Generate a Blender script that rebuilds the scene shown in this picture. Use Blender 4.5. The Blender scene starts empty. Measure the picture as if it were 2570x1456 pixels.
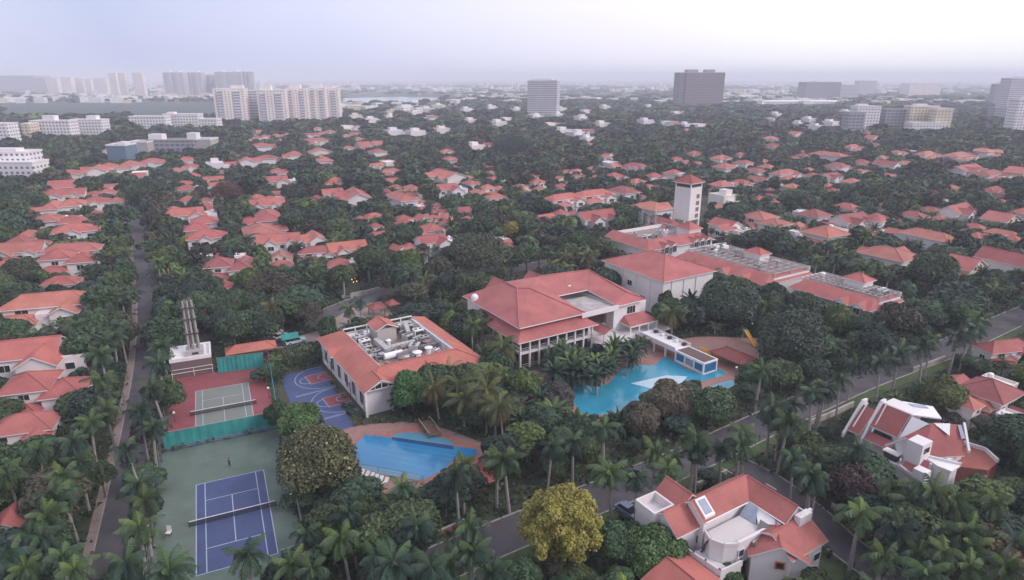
import bpy, math, random
import numpy as np
from mathutils import Vector
# ------------------------------------------------------------------ camera, sky, sun, exposure
sc = bpy.context.scene
COL = sc.collection
CAM_H, PITCH, FOC = 67.0, 0.3156, 1636.7          # metres, radians, focal length for a 2570 px wide frame
cam = bpy.data.cameras.new('camera'); camo = bpy.data.objects.new('camera', cam); COL.objects.link(camo)
cam.sensor_width = 36.0; cam.lens = 36.0 * FOC / 2570.0
cam.clip_start = 1.0; cam.clip_end = 60000.0
camo.location = (0, 0, CAM_H); camo.rotation_euler = (math.pi / 2 - PITCH, 0, 0)
sc.camera = camo
SUN_EL, SUN_AZ = math.radians(36), math.radians(112)   # azimuth clockwise from +Y: soft light from the right, a little behind the camera
SKY_AZ = math.radians(52)                               # the palest cloud lies ahead right
sd = bpy.data.lights.new('sun', 'SUN'); so = bpy.data.objects.new('sun', sd); COL.objects.link(so)
sd.energy = 1.5; sd.angle = math.radians(25); sd.color = (1.0, 0.90, 0.93)
so.rotation_euler = (math.pi / 2 - SUN_EL, 0, -SUN_AZ + math.pi)
so.location = (0, 0, 300)
wd = bpy.data.worlds.new('World'); sc.world = wd; wd.use_nodes = True
nt = wd.node_tree; nt.nodes.clear()
N = nt.nodes.new; K = nt.links.new
out = N('ShaderNodeOutputWorld'); sky = N('ShaderNodeTexSky'); sky.sky_type = 'NISHITA'; sky.sun_disc = False
sky.sun_elevation = SUN_EL; sky.sun_rotation = SUN_AZ; sky.air_density = 1.3; sky.dust_density = 3.0
b1 = N('ShaderNodeBackground'); b1.inputs['Strength'].default_value = 0.09; K(sky.outputs[0], b1.inputs['Color'])
tc = N('ShaderNodeTexCoord'); dp = N('ShaderNodeVectorMath'); dp.operation = 'DOT_PRODUCT'
K(tc.outputs['Generated'], dp.inputs[0]); dp.inputs[1].default_value = (math.sin(SKY_AZ), math.cos(SKY_AZ), 0.7)
ns = N('ShaderNodeTexNoise'); ns.inputs['Scale'].default_value = 2.2; ns.inputs['Detail'].default_value = 5
mp = N('ShaderNodeMapping'); mp.inputs['Scale'].default_value = (1, 1, 3.5); K(tc.outputs['Generated'], mp.inputs[0]); K(mp.outputs[0], ns.inputs['Vector'])
am = N('ShaderNodeMath'); am.operation = 'MULTIPLY_ADD'; K(ns.outputs['Fac'], am.inputs[0]); am.inputs[1].default_value = 0.16; K(dp.outputs['Value'], am.inputs[2])
cr = N('ShaderNodeValToRGB'); K(am.outputs[0], cr.inputs[0])
e = cr.color_ramp.elements
e[0].position = 0.0; e[0].color = (0.76, 0.75, 0.88, 1)
e[1].position = 1.06; e[1].color = (1.0, 0.985, 1.0, 1)
for p_, c_ in ((0.10, (0.58, 0.62, 0.82, 1)), (0.26, (0.465, 0.515, 0.76, 1)), (0.52, (0.62, 0.65, 0.875, 1)), (0.82, (0.885, 0.855, 0.965, 1))):
    m_ = e.new(p_); m_.color = c_
b2 = N('ShaderNodeBackground'); b2.inputs['Strength'].default_value = 1.0; K(cr.outputs[0], b2.inputs['Color'])
mx = N('ShaderNodeMixShader'); mx.inputs[0].default_value = 0.82
K(b1.outputs[0], mx.inputs[1]); K(b2.outputs[0], mx.inputs[2]); K(mx.outputs[0], out.inputs['Surface'])
sc.view_settings.view_transform = 'Standard'; sc.view_settings.look = 'None'
sc.view_settings.exposure = 0.45; sc.view_settings.gamma = 1.0
sc.render.engine = 'CYCLES'
cy = sc.cycles
cy.use_denoising = True; cy.max_bounces = 5; cy.diffuse_bounces = 3; cy.glossy_bounces = 2; cy.transmission_bounces = 2
cy.transparent_max_bounces = 4; cy.volume_bounces = 2; cy.sample_clamp_indirect = 3.0
# ------------------------------------------------------------------ where a picture point of the survey lies on the ground
SP, CP = math.sin(PITCH), math.cos(PITCH)
def G(px, py, z=0.0):
    u = (px - 1285) / FOC; v = (728 - py) / FOC
    t = (z - CAM_H) / (-SP + v * CP)
    return (u * t, (CP + v * SP) * t)
def P(x, y, z):
    z = z - CAM_H; fw = y * CP - z * SP; up = y * SP + z * CP
    return 1285 + FOC * x / fw, 728 - FOC * up / fw, fw
YB, YL = 0.5585, 0.432          # yaw of the club buildings, of the tennis courts
def B2W(u, v, yaw=YB): return (u * math.cos(yaw) - v * math.sin(yaw), u * math.sin(yaw) + v * math.cos(yaw))
R = random.Random(7)
# ------------------------------------------------------------------ materials
MAT = {}
def nodes(m):
    m.use_nodes = True; t = m.node_tree
    return t, t.nodes['Principled BSDF'], t.nodes.new, t.links.new
def mix(t, fac, a, b, mode='MIX'):
    n = t.nodes.new('ShaderNodeMix'); n.data_type = 'RGBA'; n.blend_type = mode
    for s, x in ((n.inputs[0], fac), (n.inputs[6], a), (n.inputs[7], b)):
        if isinstance(x, bpy.types.NodeSocket): t.links.new(x, s)
        elif isinstance(x, (int, float)): s.default_value = x
        else: s.default_value = (*x, 1)
    return n.outputs[2]
def ramp(t, x, p0, p1, c0=0.0, c1=1.0):
    n = t.nodes.new('ShaderNodeMapRange'); t.links.new(x, n.inputs[0])
    n.inputs[1].default_value = p0; n.inputs[2].default_value = p1; n.inputs[3].default_value = c0; n.inputs[4].default_value = c1
    return n.outputs[0]
def noise(t, scale, detail=4, coord='Object', rough=0.55, sx=(1, 1, 1)):
    tc = t.nodes.new('ShaderNodeTexCoord'); mp = t.nodes.new('ShaderNodeMapping'); mp.inputs['Scale'].default_value = sx
    if coord == 'Position':
        g = t.nodes.new('ShaderNodeNewGeometry'); t.links.new(g.outputs['Position'], mp.inputs[0])
    else: t.links.new(tc.outputs[coord], mp.inputs[0])
    n = t.nodes.new('ShaderNodeTexNoise'); n.inputs['Scale'].default_value = scale; n.inputs['Detail'].default_value = detail
    n.inputs['Roughness'].default_value = rough; t.links.new(mp.outputs[0], n.inputs['Vector'])
    return n.outputs['Fac']
def plain(name, c, rough=0.7, var=0.18, scale=1.2, metal=0.0, coord='Position', tint=False, c2=None):
    m = bpy.data.materials.new(name); t, b, Nn, L = nodes(m)
    f = ramp(t, noise(t, scale, 5, coord), 0.3, 0.7)
    d = c2 or tuple(x * (1 - var) for x in c)
    col = mix(t, f, d, c)
    if tint:
        oi = Nn('ShaderNodeObjectInfo'); col = mix(t, 1.0, col, oi.outputs['Color'], 'MULTIPLY')
    L(col, b.inputs['Base Color']); b.inputs['Roughness'].default_value = rough; b.inputs['Metallic'].default_value = metal
    MAT[name] = m; return m
def mk_roof(name, c):
    m = bpy.data.materials.new(name); t, b, Nn, L = nodes(m)
    uv = Nn('ShaderNodeUVMap'); uv.uv_map = 'UVMap'; sp = Nn('ShaderNodeSeparateXYZ'); L(uv.outputs[0], sp.inputs[0])
    def saw(s, k, w):
        a = Nn('ShaderNodeMath'); a.operation = 'MULTIPLY'; L(s, a.inputs[0]); a.inputs[1].default_value = k
        f = Nn('ShaderNodeMath'); f.operation = 'FRACT'; L(a.outputs[0], f.inputs[0])
        return ramp(t, f.outputs[0], 0.0, w)
    rows = saw(sp.outputs[1], 2.6, 0.35); cols = saw(sp.outputs[0], 3.2, 0.3)
    big = ramp(t, noise(t, 0.22, 5, 'Position'), 0.3, 0.72); fine = ramp(t, noise(t, 3.5, 3, 'Position'), 0.25, 0.8)
    col = mix(t, big, tuple(x * 0.72 for x in c), (c[0] * 1.08, c[1] * 1.2, c[2] * 1.12))
    col = mix(t, fine, mix(t, 0.3, col, (0.30, 0.14, 0.11)), col)
    col = mix(t, ramp(t, rows, 0, 1, 0.30, 0.0), col, (0.17, 0.07, 0.055))
    col = mix(t, ramp(t, cols, 0, 1, 0.12, 0.0), col, (0.17, 0.07, 0.055))
    grime = ramp(t, noise(t, 0.9, 6, 'Position', 0.7), 0.54, 0.74, 0.0, 0.42)
    col = mix(t, grime, col, (0.13, 0.085, 0.07))
    oi = Nn('ShaderNodeObjectInfo'); col = mix(t, 1.0, col, oi.outputs['Color'], 'MULTIPLY')
    L(col, b.inputs['Base Color']); b.inputs['Roughness'].default_value = 0.75
    bp = Nn('ShaderNodeBump'); bp.inputs['Strength'].default_value = 0.5; bp.inputs['Distance'].default_value = 0.05
    ad = Nn('ShaderNodeMath'); ad.operation = 'MULTIPLY'; L(rows, ad.inputs[0]); L(cols, ad.inputs[1]); L(ad.outputs[0], bp.inputs['Height']); L(bp.outputs[0], b.inputs['Normal'])
    MAT[name] = m; return m
mk_roof('roof_tile', (0.465, 0.130, 0.119))
def mk_wall(name, c):
    m = bpy.data.materials.new(name); t, b, Nn, L = nodes(m)
    st = ramp(t, noise(t, 0.7, 6, 'Position', 0.65, (1, 1, 0.22)), 0.52, 0.78, 0.0, 0.38)
    col = mix(t, st, c, tuple(x * 0.62 for x in c))
    col = mix(t, ramp(t, noise(t, 0.12, 3, 'Position'), 0.35, 0.7), tuple(x * 0.9 for x in c), col)
    oi = Nn('ShaderNodeObjectInfo'); col = mix(t, 1.0, col, oi.outputs['Color'], 'MULTIPLY')
    L(col, b.inputs['Base Color']); b.inputs['Roughness'].default_value = 0.85; MAT[name] = m
mk_wall('white_wall', (0.74, 0.70, 0.70)); mk_wall('cream_wall', (0.70, 0.63, 0.52)); mk_wall('grey_wall', (0.34, 0.33, 0.33))
mk_wall('concrete', (0.42, 0.39, 0.37)); mk_wall('brick_wall', (0.17, 0.115, 0.115)); mk_wall('terrace', (0.60, 0.56, 0.55))
plain('stained_concrete', (0.50, 0.46, 0.45), .85, .3, .35, c2=(.24, .21, .21)); plain('terrace_floor', (0.34, 0.25, 0.24), .85, .3, .5, c2=(.2, .14, .135)); plain('white_paint', (0.80, 0.77, 0.77), 0.6, 0.1); plain('steel', (0.45, 0.45, 0.46), 0.4, 0.2, metal=0.6); plain('dark_metal', (0.06, 0.055, 0.055), 0.5)
plain('rust_metal', (0.28, 0.20, 0.17), 0.7, 0.4); plain('machine', (0.50, 0.49, 0.49), 0.5, 0.3); plain('blue_panel', (0.16, 0.2, 0.3), 0.15, 0.2)
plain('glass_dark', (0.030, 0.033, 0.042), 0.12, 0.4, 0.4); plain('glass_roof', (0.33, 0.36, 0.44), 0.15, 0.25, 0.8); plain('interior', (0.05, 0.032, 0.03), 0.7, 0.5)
plain('wood', (0.20, 0.115, 0.075), 0.6, 0.4); plain('lit_wood', (0.32, 0.17, 0.06), 0.6, 0.4); plain('yellow_plastic', (0.70, 0.36, 0.05), 0.4, 0.1); plain('orange_plastic', (0.62, 0.17, 0.05), 0.4, 0.1)
plain('blue_glass', (0.03, 0.17, 0.36), 0.2, 0.3); plain('teal_plastic', (0.05, 0.33, 0.38), 0.4, 0.15); plain('rubber', (0.02, 0.02, 0.022), 0.8); plain('canvas', (0.78, 0.76, 0.76), 0.8, 0.08)
plain('car_paint', (1, 1, 1), 0.25, 0.05, tint=True); plain('cloth', (1, 1, 1), 0.9, 0.15, tint=True); plain('skin', (0.36, 0.2, 0.14), 0.6); plain('hair', (0.02, 0.015, 0.013), 0.6)
plain('bark', (0.14, 0.11, 0.09), 0.9, 0.45, 3.0); plain('palm_bark', (0.33, 0.30, 0.28), 0.9, 0.35, 2.5); plain('crownshaft', (0.10, 0.19, 0.06), 0.5, 0.3)
plain('asphalt', (0.112, 0.100, 0.112), 0.85, 0.4, 0.35); plain('paving', (0.33, 0.25, 0.23), 0.85, 0.3, 0.9); plain('kerb', (0.40, 0.36, 0.33), 0.85, 0.3)
plain('pink_deck', (0.34, 0.19, 0.165), 0.8, 0.25, 1.1); plain('red_coping', (0.36, 0.155, 0.125), 0.7, 0.3, 1.4); plain('lawn', (0.075, 0.115, 0.04), 0.95, 0.4, 0.8)
plain('court_red', (0.27, 0.066, 0.075), 0.75, 0.26, 0.35); plain('court_sage', (0.19, 0.205, 0.18), 0.75, 0.12, 0.25); plain('court_green', (0.128, 0.175, 0.145), 0.75, 0.28, 0.3)
plain('court_blue', (0.058, 0.082, 0.195), 0.7, 0.22, 0.35); plain('line_paint', (0.42, 0.47, 0.60), 0.7, 0.2, 2.0); plain('teal_screen', (0.035, 0.30, 0.285), 0.8, 0.3, 0.5); plain('slate_blue', (0.12, 0.2, 0.27), 0.8, 0.2)
plain('ledge_tile', (0.46, 0.60, 0.68), .5, .15); plain('yard_red', (0.33, 0.10, 0.08), 0.8, 0.2)
def mk_water(name, c, c2):
    m = bpy.data.materials.new(name); t, b, Nn, L = nodes(m)
    L(mix(t, ramp(t, noise(t, 0.16, 3, 'Position'), 0.3, 0.7), c, c2), b.inputs['Base Color'])
    b.inputs['Roughness'].default_value = 0.12
    bp = Nn('ShaderNodeBump'); bp.inputs['Strength'].default_value = 0.22; bp.inputs['Distance'].default_value = 0.03
    L(noise(t, 2.6, 3, 'Position'), bp.inputs['Height']); L(bp.outputs[0], b.inputs['Normal']); MAT[name] = m
mk_water('pool_water', (0.028, 0.235, 0.37), (0.042, 0.29, 0.41)); mk_water('lap_water', (0.024, 0.175, 0.37), (0.036, 0.21, 0.41)); mk_water('shallow_water', (0.08, 0.24, 0.36), (0.10, 0.28, 0.38)); mk_water('lake_water', (0.25, 0.29, 0.32), (0.3, 0.33, 0.35))
mk_water('shadowed_water', (0.02, 0.06, 0.16), (0.03, 0.08, 0.2))  # water colour darkened for the drop shadow across the lap pool
def mk_leaf():
    m = bpy.data.materials.new('foliage'); t, b, Nn, L = nodes(m)
    at = Nn('ShaderNodeAttribute'); at.attribute_name = 'leafcol'; oi = Nn('ShaderNodeObjectInfo')
    col = mix(t, 1.0, at.outputs['Color'], oi.outputs['Color'], 'MULTIPLY')
    L(col, b.inputs['Base Color']); b.inputs['Roughness'].default_value = 0.55; b.inputs['Specular IOR Level'].default_value = 0.3
    MAT['foliage'] = m
mk_leaf()
def mk_net():
    m = bpy.data.materials.new('netting'); t, b, Nn, L = nodes(m); b.inputs['Base Color'].default_value = (.03, .03, .035, 1); b.inputs['Alpha'].default_value = .42; MAT['netting'] = m
mk_net()
def mk_ground():
    m = bpy.data.materials.new('soil'); t, b, Nn, L = nodes(m)
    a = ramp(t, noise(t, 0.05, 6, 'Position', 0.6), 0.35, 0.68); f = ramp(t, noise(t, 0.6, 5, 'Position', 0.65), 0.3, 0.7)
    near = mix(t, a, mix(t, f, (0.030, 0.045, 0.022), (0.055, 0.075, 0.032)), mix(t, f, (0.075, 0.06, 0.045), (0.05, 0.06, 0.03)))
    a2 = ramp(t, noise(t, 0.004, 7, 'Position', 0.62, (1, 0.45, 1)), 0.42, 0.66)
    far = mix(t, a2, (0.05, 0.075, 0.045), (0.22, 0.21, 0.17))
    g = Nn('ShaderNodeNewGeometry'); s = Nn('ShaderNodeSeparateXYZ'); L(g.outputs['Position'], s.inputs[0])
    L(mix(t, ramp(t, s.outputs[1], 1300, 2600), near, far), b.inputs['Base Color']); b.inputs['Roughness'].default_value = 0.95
    MAT['soil'] = m
mk_ground()
def mk_facade(name, wall, glass, fh, bay, gy=0.55, gx=0.5):
    m = bpy.data.materials.new(name); t, b, Nn, L = nodes(m)
    uv = Nn('ShaderNodeUVMap'); uv.uv_map = 'UVMap'; sp = Nn('ShaderNodeSeparateXYZ'); L(uv.outputs[0], sp.inputs[0])
    def band(s, per, w):
        a = Nn('ShaderNodeMath'); a.operation = 'DIVIDE'; L(s, a.inputs[0]); a.inputs[1].default_value = per
        f = Nn('ShaderNodeMath'); f.operation = 'FRACT'; L(a.outputs[0], f.inputs[0])
        g = Nn('ShaderNodeMath'); g.operation = 'LESS_THAN'; L(f.outputs[0], g.inputs[0]); g.inputs[1].default_value = w
        return g.outputs[0]
    a = Nn('ShaderNodeMath'); a.operation = 'MULTIPLY'; L(band(sp.outputs[1], fh, gy), a.inputs[0]); L(band(sp.outputs[0], bay, gx), a.inputs[1])
    w = mix(t, ramp(t, noise(t, 0.05, 4, 'Position'), 0.35, 0.7), tuple(x * 0.88 for x in wall), wall)
    gN = Nn('ShaderNodeNewGeometry'); sz = Nn('ShaderNodeSeparateXYZ'); L(gN.outputs['Normal'], sz.inputs[0])
    up = Nn('ShaderNodeMath'); up.operation = 'LESS_THAN'; L(sz.outputs[2], up.inputs[0]); up.inputs[1].default_value = 0.5
    k = Nn('ShaderNodeMath'); k.operation = 'MULTIPLY'; L(a.outputs[0], k.inputs[0]); L(up.outputs[0], k.inputs[1])
    L(mix(t, k.outputs[0], w, glass), b.inputs['Base Color']); b.inputs['Roughness'].default_value = 0.7; MAT[name] = m
mk_facade('tower_pale', (0.84, 0.76, 0.72), (0.30, 0.26, 0.26), 3.2, 4.2, 0.45, 0.4)
mk_facade('tower_brown', (0.30, 0.22, 0.24), (0.10, 0.085, 0.10), 3.4, 5.0, 0.62, 0.9)
mk_facade('tower_white', (0.66, 0.64, 0.67), (0.22, 0.21, 0.26), 3.6, 3.0, 0.5, 0.93)
mk_facade('block_grey', (0.33, 0.32, 0.36), (0.13, 0.13, 0.16), 3.5, 4.5, 0.55, 0.75)
mk_facade('block_white', (0.80, 0.77, 0.77), (0.17, 0.16, 0.17), 3.3, 3.6, 0.45, 0.5)
mk_facade('block_cream', (0.66, 0.58, 0.44), (0.2, 0.17, 0.15), 3.2, 4.0, 0.45, 0.5)
mk_facade('tower_far', (0.56, 0.53, 0.57), (0.2, 0.2, 0.25), 3.4, 6.0, 0.5, 0.6)
# ------------------------------------------------------------------ mesh helpers
class MB:
    def __init__(s): s.v = []; s.f = []; s.m = []
    def poly(s, pts, m=0):
        k = len(s.v); s.v += [tuple(p) for p in pts]; s.f.append(tuple(range(k, k + len(pts)))); s.m.append(m)
    def box(s, x0, x1, y0, y1, z0, z1, m=0, top=None):
        k = len(s.v); s.v += [(x0, y0, z0), (x1, y0, z0), (x1, y1, z0), (x0, y1, z0), (x0, y0, z1), (x1, y0, z1), (x1, y1, z1), (x0, y1, z1)]
        s.f += [tuple(k + i for i in q) for q in ((0, 3, 2, 1), (0, 1, 5, 4), (1, 2, 6, 5), (2, 3, 7, 6), (3, 0, 4, 7), (4, 5, 6, 7))]
        s.m += [m] * 5 + [m if top is None else top]
    def obox(s, cx, cy, z0, w, d, h, yaw=0, m=0, taper=1.0):
        c, sn = math.cos(yaw), math.sin(yaw); k = len(s.v)
        for z, q in ((z0, 1.0), (z0 + h, taper)):
            for a, b in ((-1, -1), (1, -1), (1, 1), (-1, 1)):
                x, y = a * w / 2 * q, b * d / 2 * q; s.v.append((cx + x * c - y * sn, cy + x * sn + y * c, z))
        s.f += [tuple(k + i for i in q) for q in ((0, 3, 2, 1), (0, 1, 5, 4), (1, 2, 6, 5), (2, 3, 7, 6), (3, 0, 4, 7), (4, 5, 6, 7))]; s.m += [m] * 6
    def slab(s, pts, t=0.16, mt=0, ms=1):
        n = len(pts); k = len(s.v)
        s.v += [tuple(p) for p in pts] + [(p[0], p[1], p[2] - t) for p in pts]
        s.f.append(tuple(range(k, k + n))); s.m.append(mt)
        s.f.append(tuple(range(k + 2 * n - 1, k + n - 1, -1))); s.m.append(ms)
        for i in range(n):
            j = (i + 1) % n; s.f.append((k + i, k + n + i, k + n + j, k + j)); s.m.append(ms)
    def prism(s, pts, z0, z1, mt=0, ms=0):
        s.slab([(p[0], p[1], z1) for p in pts], z1 - z0, mt, ms)
    def tube(s, p0, p1, r0, r1=None, n=8, m=0, cap=True):
        r1 = r0 if r1 is None else r1
        a, b = Vector(p0), Vector(p1); d = (b - a).normalized(); h = d.orthogonal().normalized(); g = d.cross(h); k = len(s.v)
        for p, r in ((a, r0), (b, r1)):
            for i in range(n):
                q = 2 * math.pi * i / n; s.v.append(tuple(p + (h * math.cos(q) + g * math.sin(q)) * r))
        for i in range(n):
            j = (i + 1) % n; s.f.append((k + i, k + j, k + n + j, k + n + i)); s.m.append(m)
        if cap: s.f.append(tuple(range(k + 2 * n - 1, k + n - 1, -1))[::-1]); s.m.append(m); s.f.append(tuple(range(k + n - 1, k - 1, -1))); s.m.append(m)
    def chain(s, pts, rad, n=7, m=0):
        for i in range(len(pts) - 1): s.tube(pts[i], pts[i + 1], rad[i], rad[i + 1], n, m)
    def dome(s, c, r, h, n=14, k=5, m=0):
        rings = []
        for j in range(k + 1):
            a = math.pi / 2 * j / k; rr, z = r * math.cos(a), h * math.sin(a)
            if j == k: rings.append([len(s.v)]); s.v.append((c[0], c[1], c[2] + h)); break
            rings.append(list(range(len(s.v), len(s.v) + n)))
            for i in range(n): q = 2 * math.pi * i / n; s.v.append((c[0] + rr * math.cos(q), c[1] + rr * math.sin(q), c[2] + z))
        for j in range(k):
            for i in range(n):
                i2 = (i + 1) % n
                if j == k - 1: s.f.append((rings[j][i], rings[j][i2], rings[j + 1][0]))
                else: s.f.append((rings[j][i], rings[j][i2], rings[j + 1][i2], rings[j + 1][i]))
                s.m.append(m)
    def hip(s, u0, u1, v0, v1, ze, rise, ov=0.6, t=0.2, mt=0, ms=1):
        u0 -= ov; u1 += ov; v0 -= ov; v1 += ov; w, d = u1 - u0, v1 - v0; zr = ze + rise
        if w >= d: a, b = (u0 + d / 2, (v0 + v1) / 2, zr), (u1 - d / 2, (v0 + v1) / 2, zr)
        else: a, b = ((u0 + u1) / 2, v0 + w / 2, zr), ((u0 + u1) / 2, v1 - w / 2, zr)
        A, Bq, C, D = (u0, v0, ze), (u1, v0, ze), (u1, v1, ze), (u0, v1, ze)
        if abs(a[0] - b[0]) + abs(a[1] - b[1]) < 0.05:
            for q in ((A, Bq, a), (Bq, C, a), (C, D, a), (D, A, a)): s.slab(q, t, mt, ms)
        elif w >= d:
            for q in ((A, Bq, b, a), (Bq, C, b), (C, D, a, b), (D, A, a)): s.slab(q, t, mt, ms)
        else:
            for q in ((A, Bq, a), (Bq, C, b, a), (C, D, b), (D, A, a, b)): s.slab(q, t, mt, ms)
        r = 0.13
        for p, q in ((A, a), (D, b if w < d else a), (Bq, a if w < d else b), (C, b), (a, b)):
            if (Vector(p) - Vector(q)).length > 0.3: s.tube((p[0], p[1], p[2] + 0.03), (q[0], q[1], q[2] + 0.03), r, r, 5, mt)
    def gable(s, u0, u1, v0, v1, ze, rise, axis='u', ov=0.5, t=0.2, mt=0, ms=1, wall=None, wm=0):
        U0, U1, V0, V1 = u0 - ov, u1 + ov, v0 - ov, v1 + ov; zr = ze + rise
        if axis == 'u':
            vm = (v0 + v1) / 2; k = rise / ((V1 - V0) / 2)
            s.slab([(U0, V0, ze), (U1, V0, ze), (U1, vm, zr), (U0, vm, zr)], t, mt, ms)
            s.slab([(U1, V1, ze), (U0, V1, ze), (U0, vm, zr), (U1, vm, zr)], t, mt, ms)
            s.tube((U0, vm, zr + .03), (U1, vm, zr + .03), 0.13, 0.13, 5, mt)
            if wall is not None:
                for uu in (u0, u1): wall.poly([(uu, v0, ze + k * ov - t), (uu, v1, ze + k * ov - t), (uu, vm, zr - t)], wm)
        else:
            um = (u0 + u1) / 2; k = rise / ((U1 - U0) / 2)
            s.slab([(U0, V1, ze), (U0, V0, ze), (um, V0, zr), (um, V1, zr)], t, mt, ms)
            s.slab([(U1, V0, ze), (U1, V1, ze), (um, V1, zr), (um, V0, zr)], t, mt, ms)
            s.tube((um, V0, zr + .03), (um, V1, zr + .03), 0.13, 0.13, 5, mt)
            if wall is not None:
                for vv in (v0, v1): wall.poly([(u0, vv, ze + k * ov - t), (u1, vv, ze + k * ov - t), (um, vv, zr - t)], wm)
    def build(s, name, mats, parent=None, smooth=False):
        me = bpy.data.meshes.new(name); me.from_pydata(s.v, [], s.f)
        for m in mats: me.materials.append(MAT[m])
        if len(mats) > 1: me.polygons.foreach_set('material_index', s.m)
        if smooth: me.polygons.foreach_set('use_smooth', [True] * len(s.f))
        uvl = me.uv_layers.new(name='UVMap'); uv = np.zeros(len(me.loops) * 2, np.float32)
        for p in me.polygons:
            n = p.normal
            if abs(n.z) < 0.999: h = Vector((-n.y, n.x, 0)).normalized(); g = n.cross(h)
            else: h, g = Vector((1, 0, 0)), Vector((0, 1, 0))
            for li in p.loop_indices:
                co = Vector(s.v[me.loops[li].vertex_index]); uv[2 * li] = co.dot(h); uv[2 * li + 1] = co.dot(g)
        uvl.data.foreach_set('uv', uv); me.update()
        return link(name, me, parent)
def link(name, me, parent=None):
    o = bpy.data.objects.new(name, me); COL.objects.link(o)
    if parent is not None: o.parent = parent
    return o
def tag(o, label, cat, group=None, kind=None):
    if label: o['label'] = label
    if cat: o['category'] = cat
    if group: o['group'] = group
    if kind: o['kind'] = kind
    return o
def struct(o): o['kind'] = 'structure'; return o
def empty(name, x, y, z=0.0, yaw=0.0, sc_=1.0):
    o = bpy.data.objects.new(name, None); COL.objects.link(o); o.location = (x, y, z); o.rotation_euler = (0, 0, yaw); o.scale = (sc_,) * 3
    o.empty_display_size = 0.5; return o
def copy_tree(o, parent=None):
    c = o.copy(); COL.objects.link(c)
    if parent is not None: c.parent = parent
    for ch in list(o.children): copy_tree(ch, c)
    return c
def arr_mesh(name, V, Q, mats, mi=None, col=None):
    me = bpy.data.meshes.new(name); nv, nq = len(V), len(Q)
    me.vertices.add(nv); me.vertices.foreach_set('co', np.asarray(V, np.float32).ravel())
    me.loops.add(nq * 4); me.loops.foreach_set('vertex_index', np.asarray(Q, np.int32).ravel())
    me.polygons.add(nq); me.polygons.foreach_set('loop_start', np.arange(0, nq * 4, 4, dtype=np.int32))
    for m in mats: me.materials.append(MAT[m])
    if mi is not None: me.polygons.foreach_set('material_index', np.asarray(mi, np.int32))
    me.update(calc_edges=True)
    if col is not None:
        a = me.attributes.new('leafcol', 'FLOAT_COLOR', 'FACE')
        c4 = np.ones((nq, 4), np.float32); c4[:, :3] = col; a.data.foreach_set('color', c4.ravel())
    return me
# ------------------------------------------------------------------ the setting: ground, roads, decks, water
def sheet(name, pts, z, mat, kind=True, thick=None):
    b = MB()
    if thick: b.prism(pts, z - thick, z)
    else: b.poly([(x, y, z) for x, y in pts])
    o = b.build(name, [mat])
    return struct(o) if kind else o
def ngrid():
    b = MB(); xs = [-16000, -4000, -900, 0, 900, 4000, 16000]; ys = [-600, 0, 500, 1500, 4000, 15500]
    for i in range(6):
        for j in range(5): b.poly([(xs[i], ys[j], 0), (xs[i + 1], ys[j], 0), (xs[i + 1], ys[j + 1], 0), (xs[i], ys[j + 1], 0)])
    return struct(b.build('ground', ['soil']))
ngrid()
def ribbon(name, px, off0, off1, z, mat, world=None, thick=None, taper=1.0):
    pts = world or [G(*p) for p in px]; L_, R_ = [], []
    for i, p in enumerate(pts):
        a, c = pts[max(0, i - 1)], pts[min(len(pts) - 1, i + 1)]
        d = Vector((c[0] - a[0], c[1] - a[1])).normalized(); n = Vector((-d.y, d.x))
        k0 = 1 + (taper - 1) * i / (len(pts) - 1); L_.append((p[0] + n.x * off0 * k0, p[1] + n.y * off0 * k0)); R_.append((p[0] + n.x * off1, p[1] + n.y * off1))
    b = MB()
    for i in range(len(pts) - 1):
        q = [(*R_[i], z), (*R_[i + 1], z), (*L_[i + 1], z), (*L_[i], z)]
        if thick: b.slab(q, thick, 0, 0)
        else: b.poly(q)
    return struct(b.build(name, [mat])), L_ + R_[::-1]
def smooth(pts, n=6):
    o = []
    for i in range(len(pts) - 1):
        p0, p1, p2, p3 = pts[max(0, i - 1)], pts[i], pts[i + 1], pts[min(len(pts) - 1, i + 2)]
        for k in range(n):
            t = k / n
            o.append(tuple(0.5 * (2 * p1[j] + (p2[j] - p0[j]) * t + (2 * p0[j] - 5 * p1[j] + 4 * p2[j] - p3[j]) * t * t + (3 * p1[j] - p0[j] - 3 * p2[j] + p3[j]) * t ** 3) for j in range(2)))
    return o + [pts[-1]]
KEEP = []                      # ground polygons no tree may stand in
road_main_w = smooth([G(*p) for p in ((1100, 1470), (1249, 1402), (1316, 1373), (1511, 1288), (1588, 1258), (1709, 1204), (1776, 1174), (2024, 1053), (2212, 966), (2413, 889), (2570, 815), (2760, 735))])
_, k = ribbon('road', None, 0.0, 7.4, 0.02, 'asphalt', road_main_w); KEEP.append(k)
ribbon('kerb', None, -0.28, 0.0, 0.14, 'kerb', road_main_w, 0.14); ribbon('kerb', None, 7.4, 7.68, 0.14, 'kerb', road_main_w, 0.14)
_, k = ribbon('pavement', None, -2.6, -0.28, 0.11, 'lawn', road_main_w, 0.1); KEEP.append(k)
side_w = smooth([G(*p) for p in ((1835, 1160), (1930, 1210), (2030, 1285), (2110, 1360), (2190, 1420), (2290, 1490))])
_, k = ribbon('road', None, -3.0, 2.8, 0.024, 'asphalt', side_w); KEEP.append(k)
ribbon('kerb', None, 2.8, 3.05, 0.13, 'kerb', side_w, 0.13); ribbon('kerb', None, -3.25, -3.0, 0.13, 'kerb', side_w, 0.13)
left_w = smooth([G(*p) for p in ((214, 1490), (224, 1442), (278, 1208), (315, 1040), (338, 906), (345, 772), (337, 671), (325, 584), (300, 520))])
_, k = ribbon('road', None, -4.2, 0.0, 0.02, 'asphalt', left_w, None, 1.75); KEEP.append(k)
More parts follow.
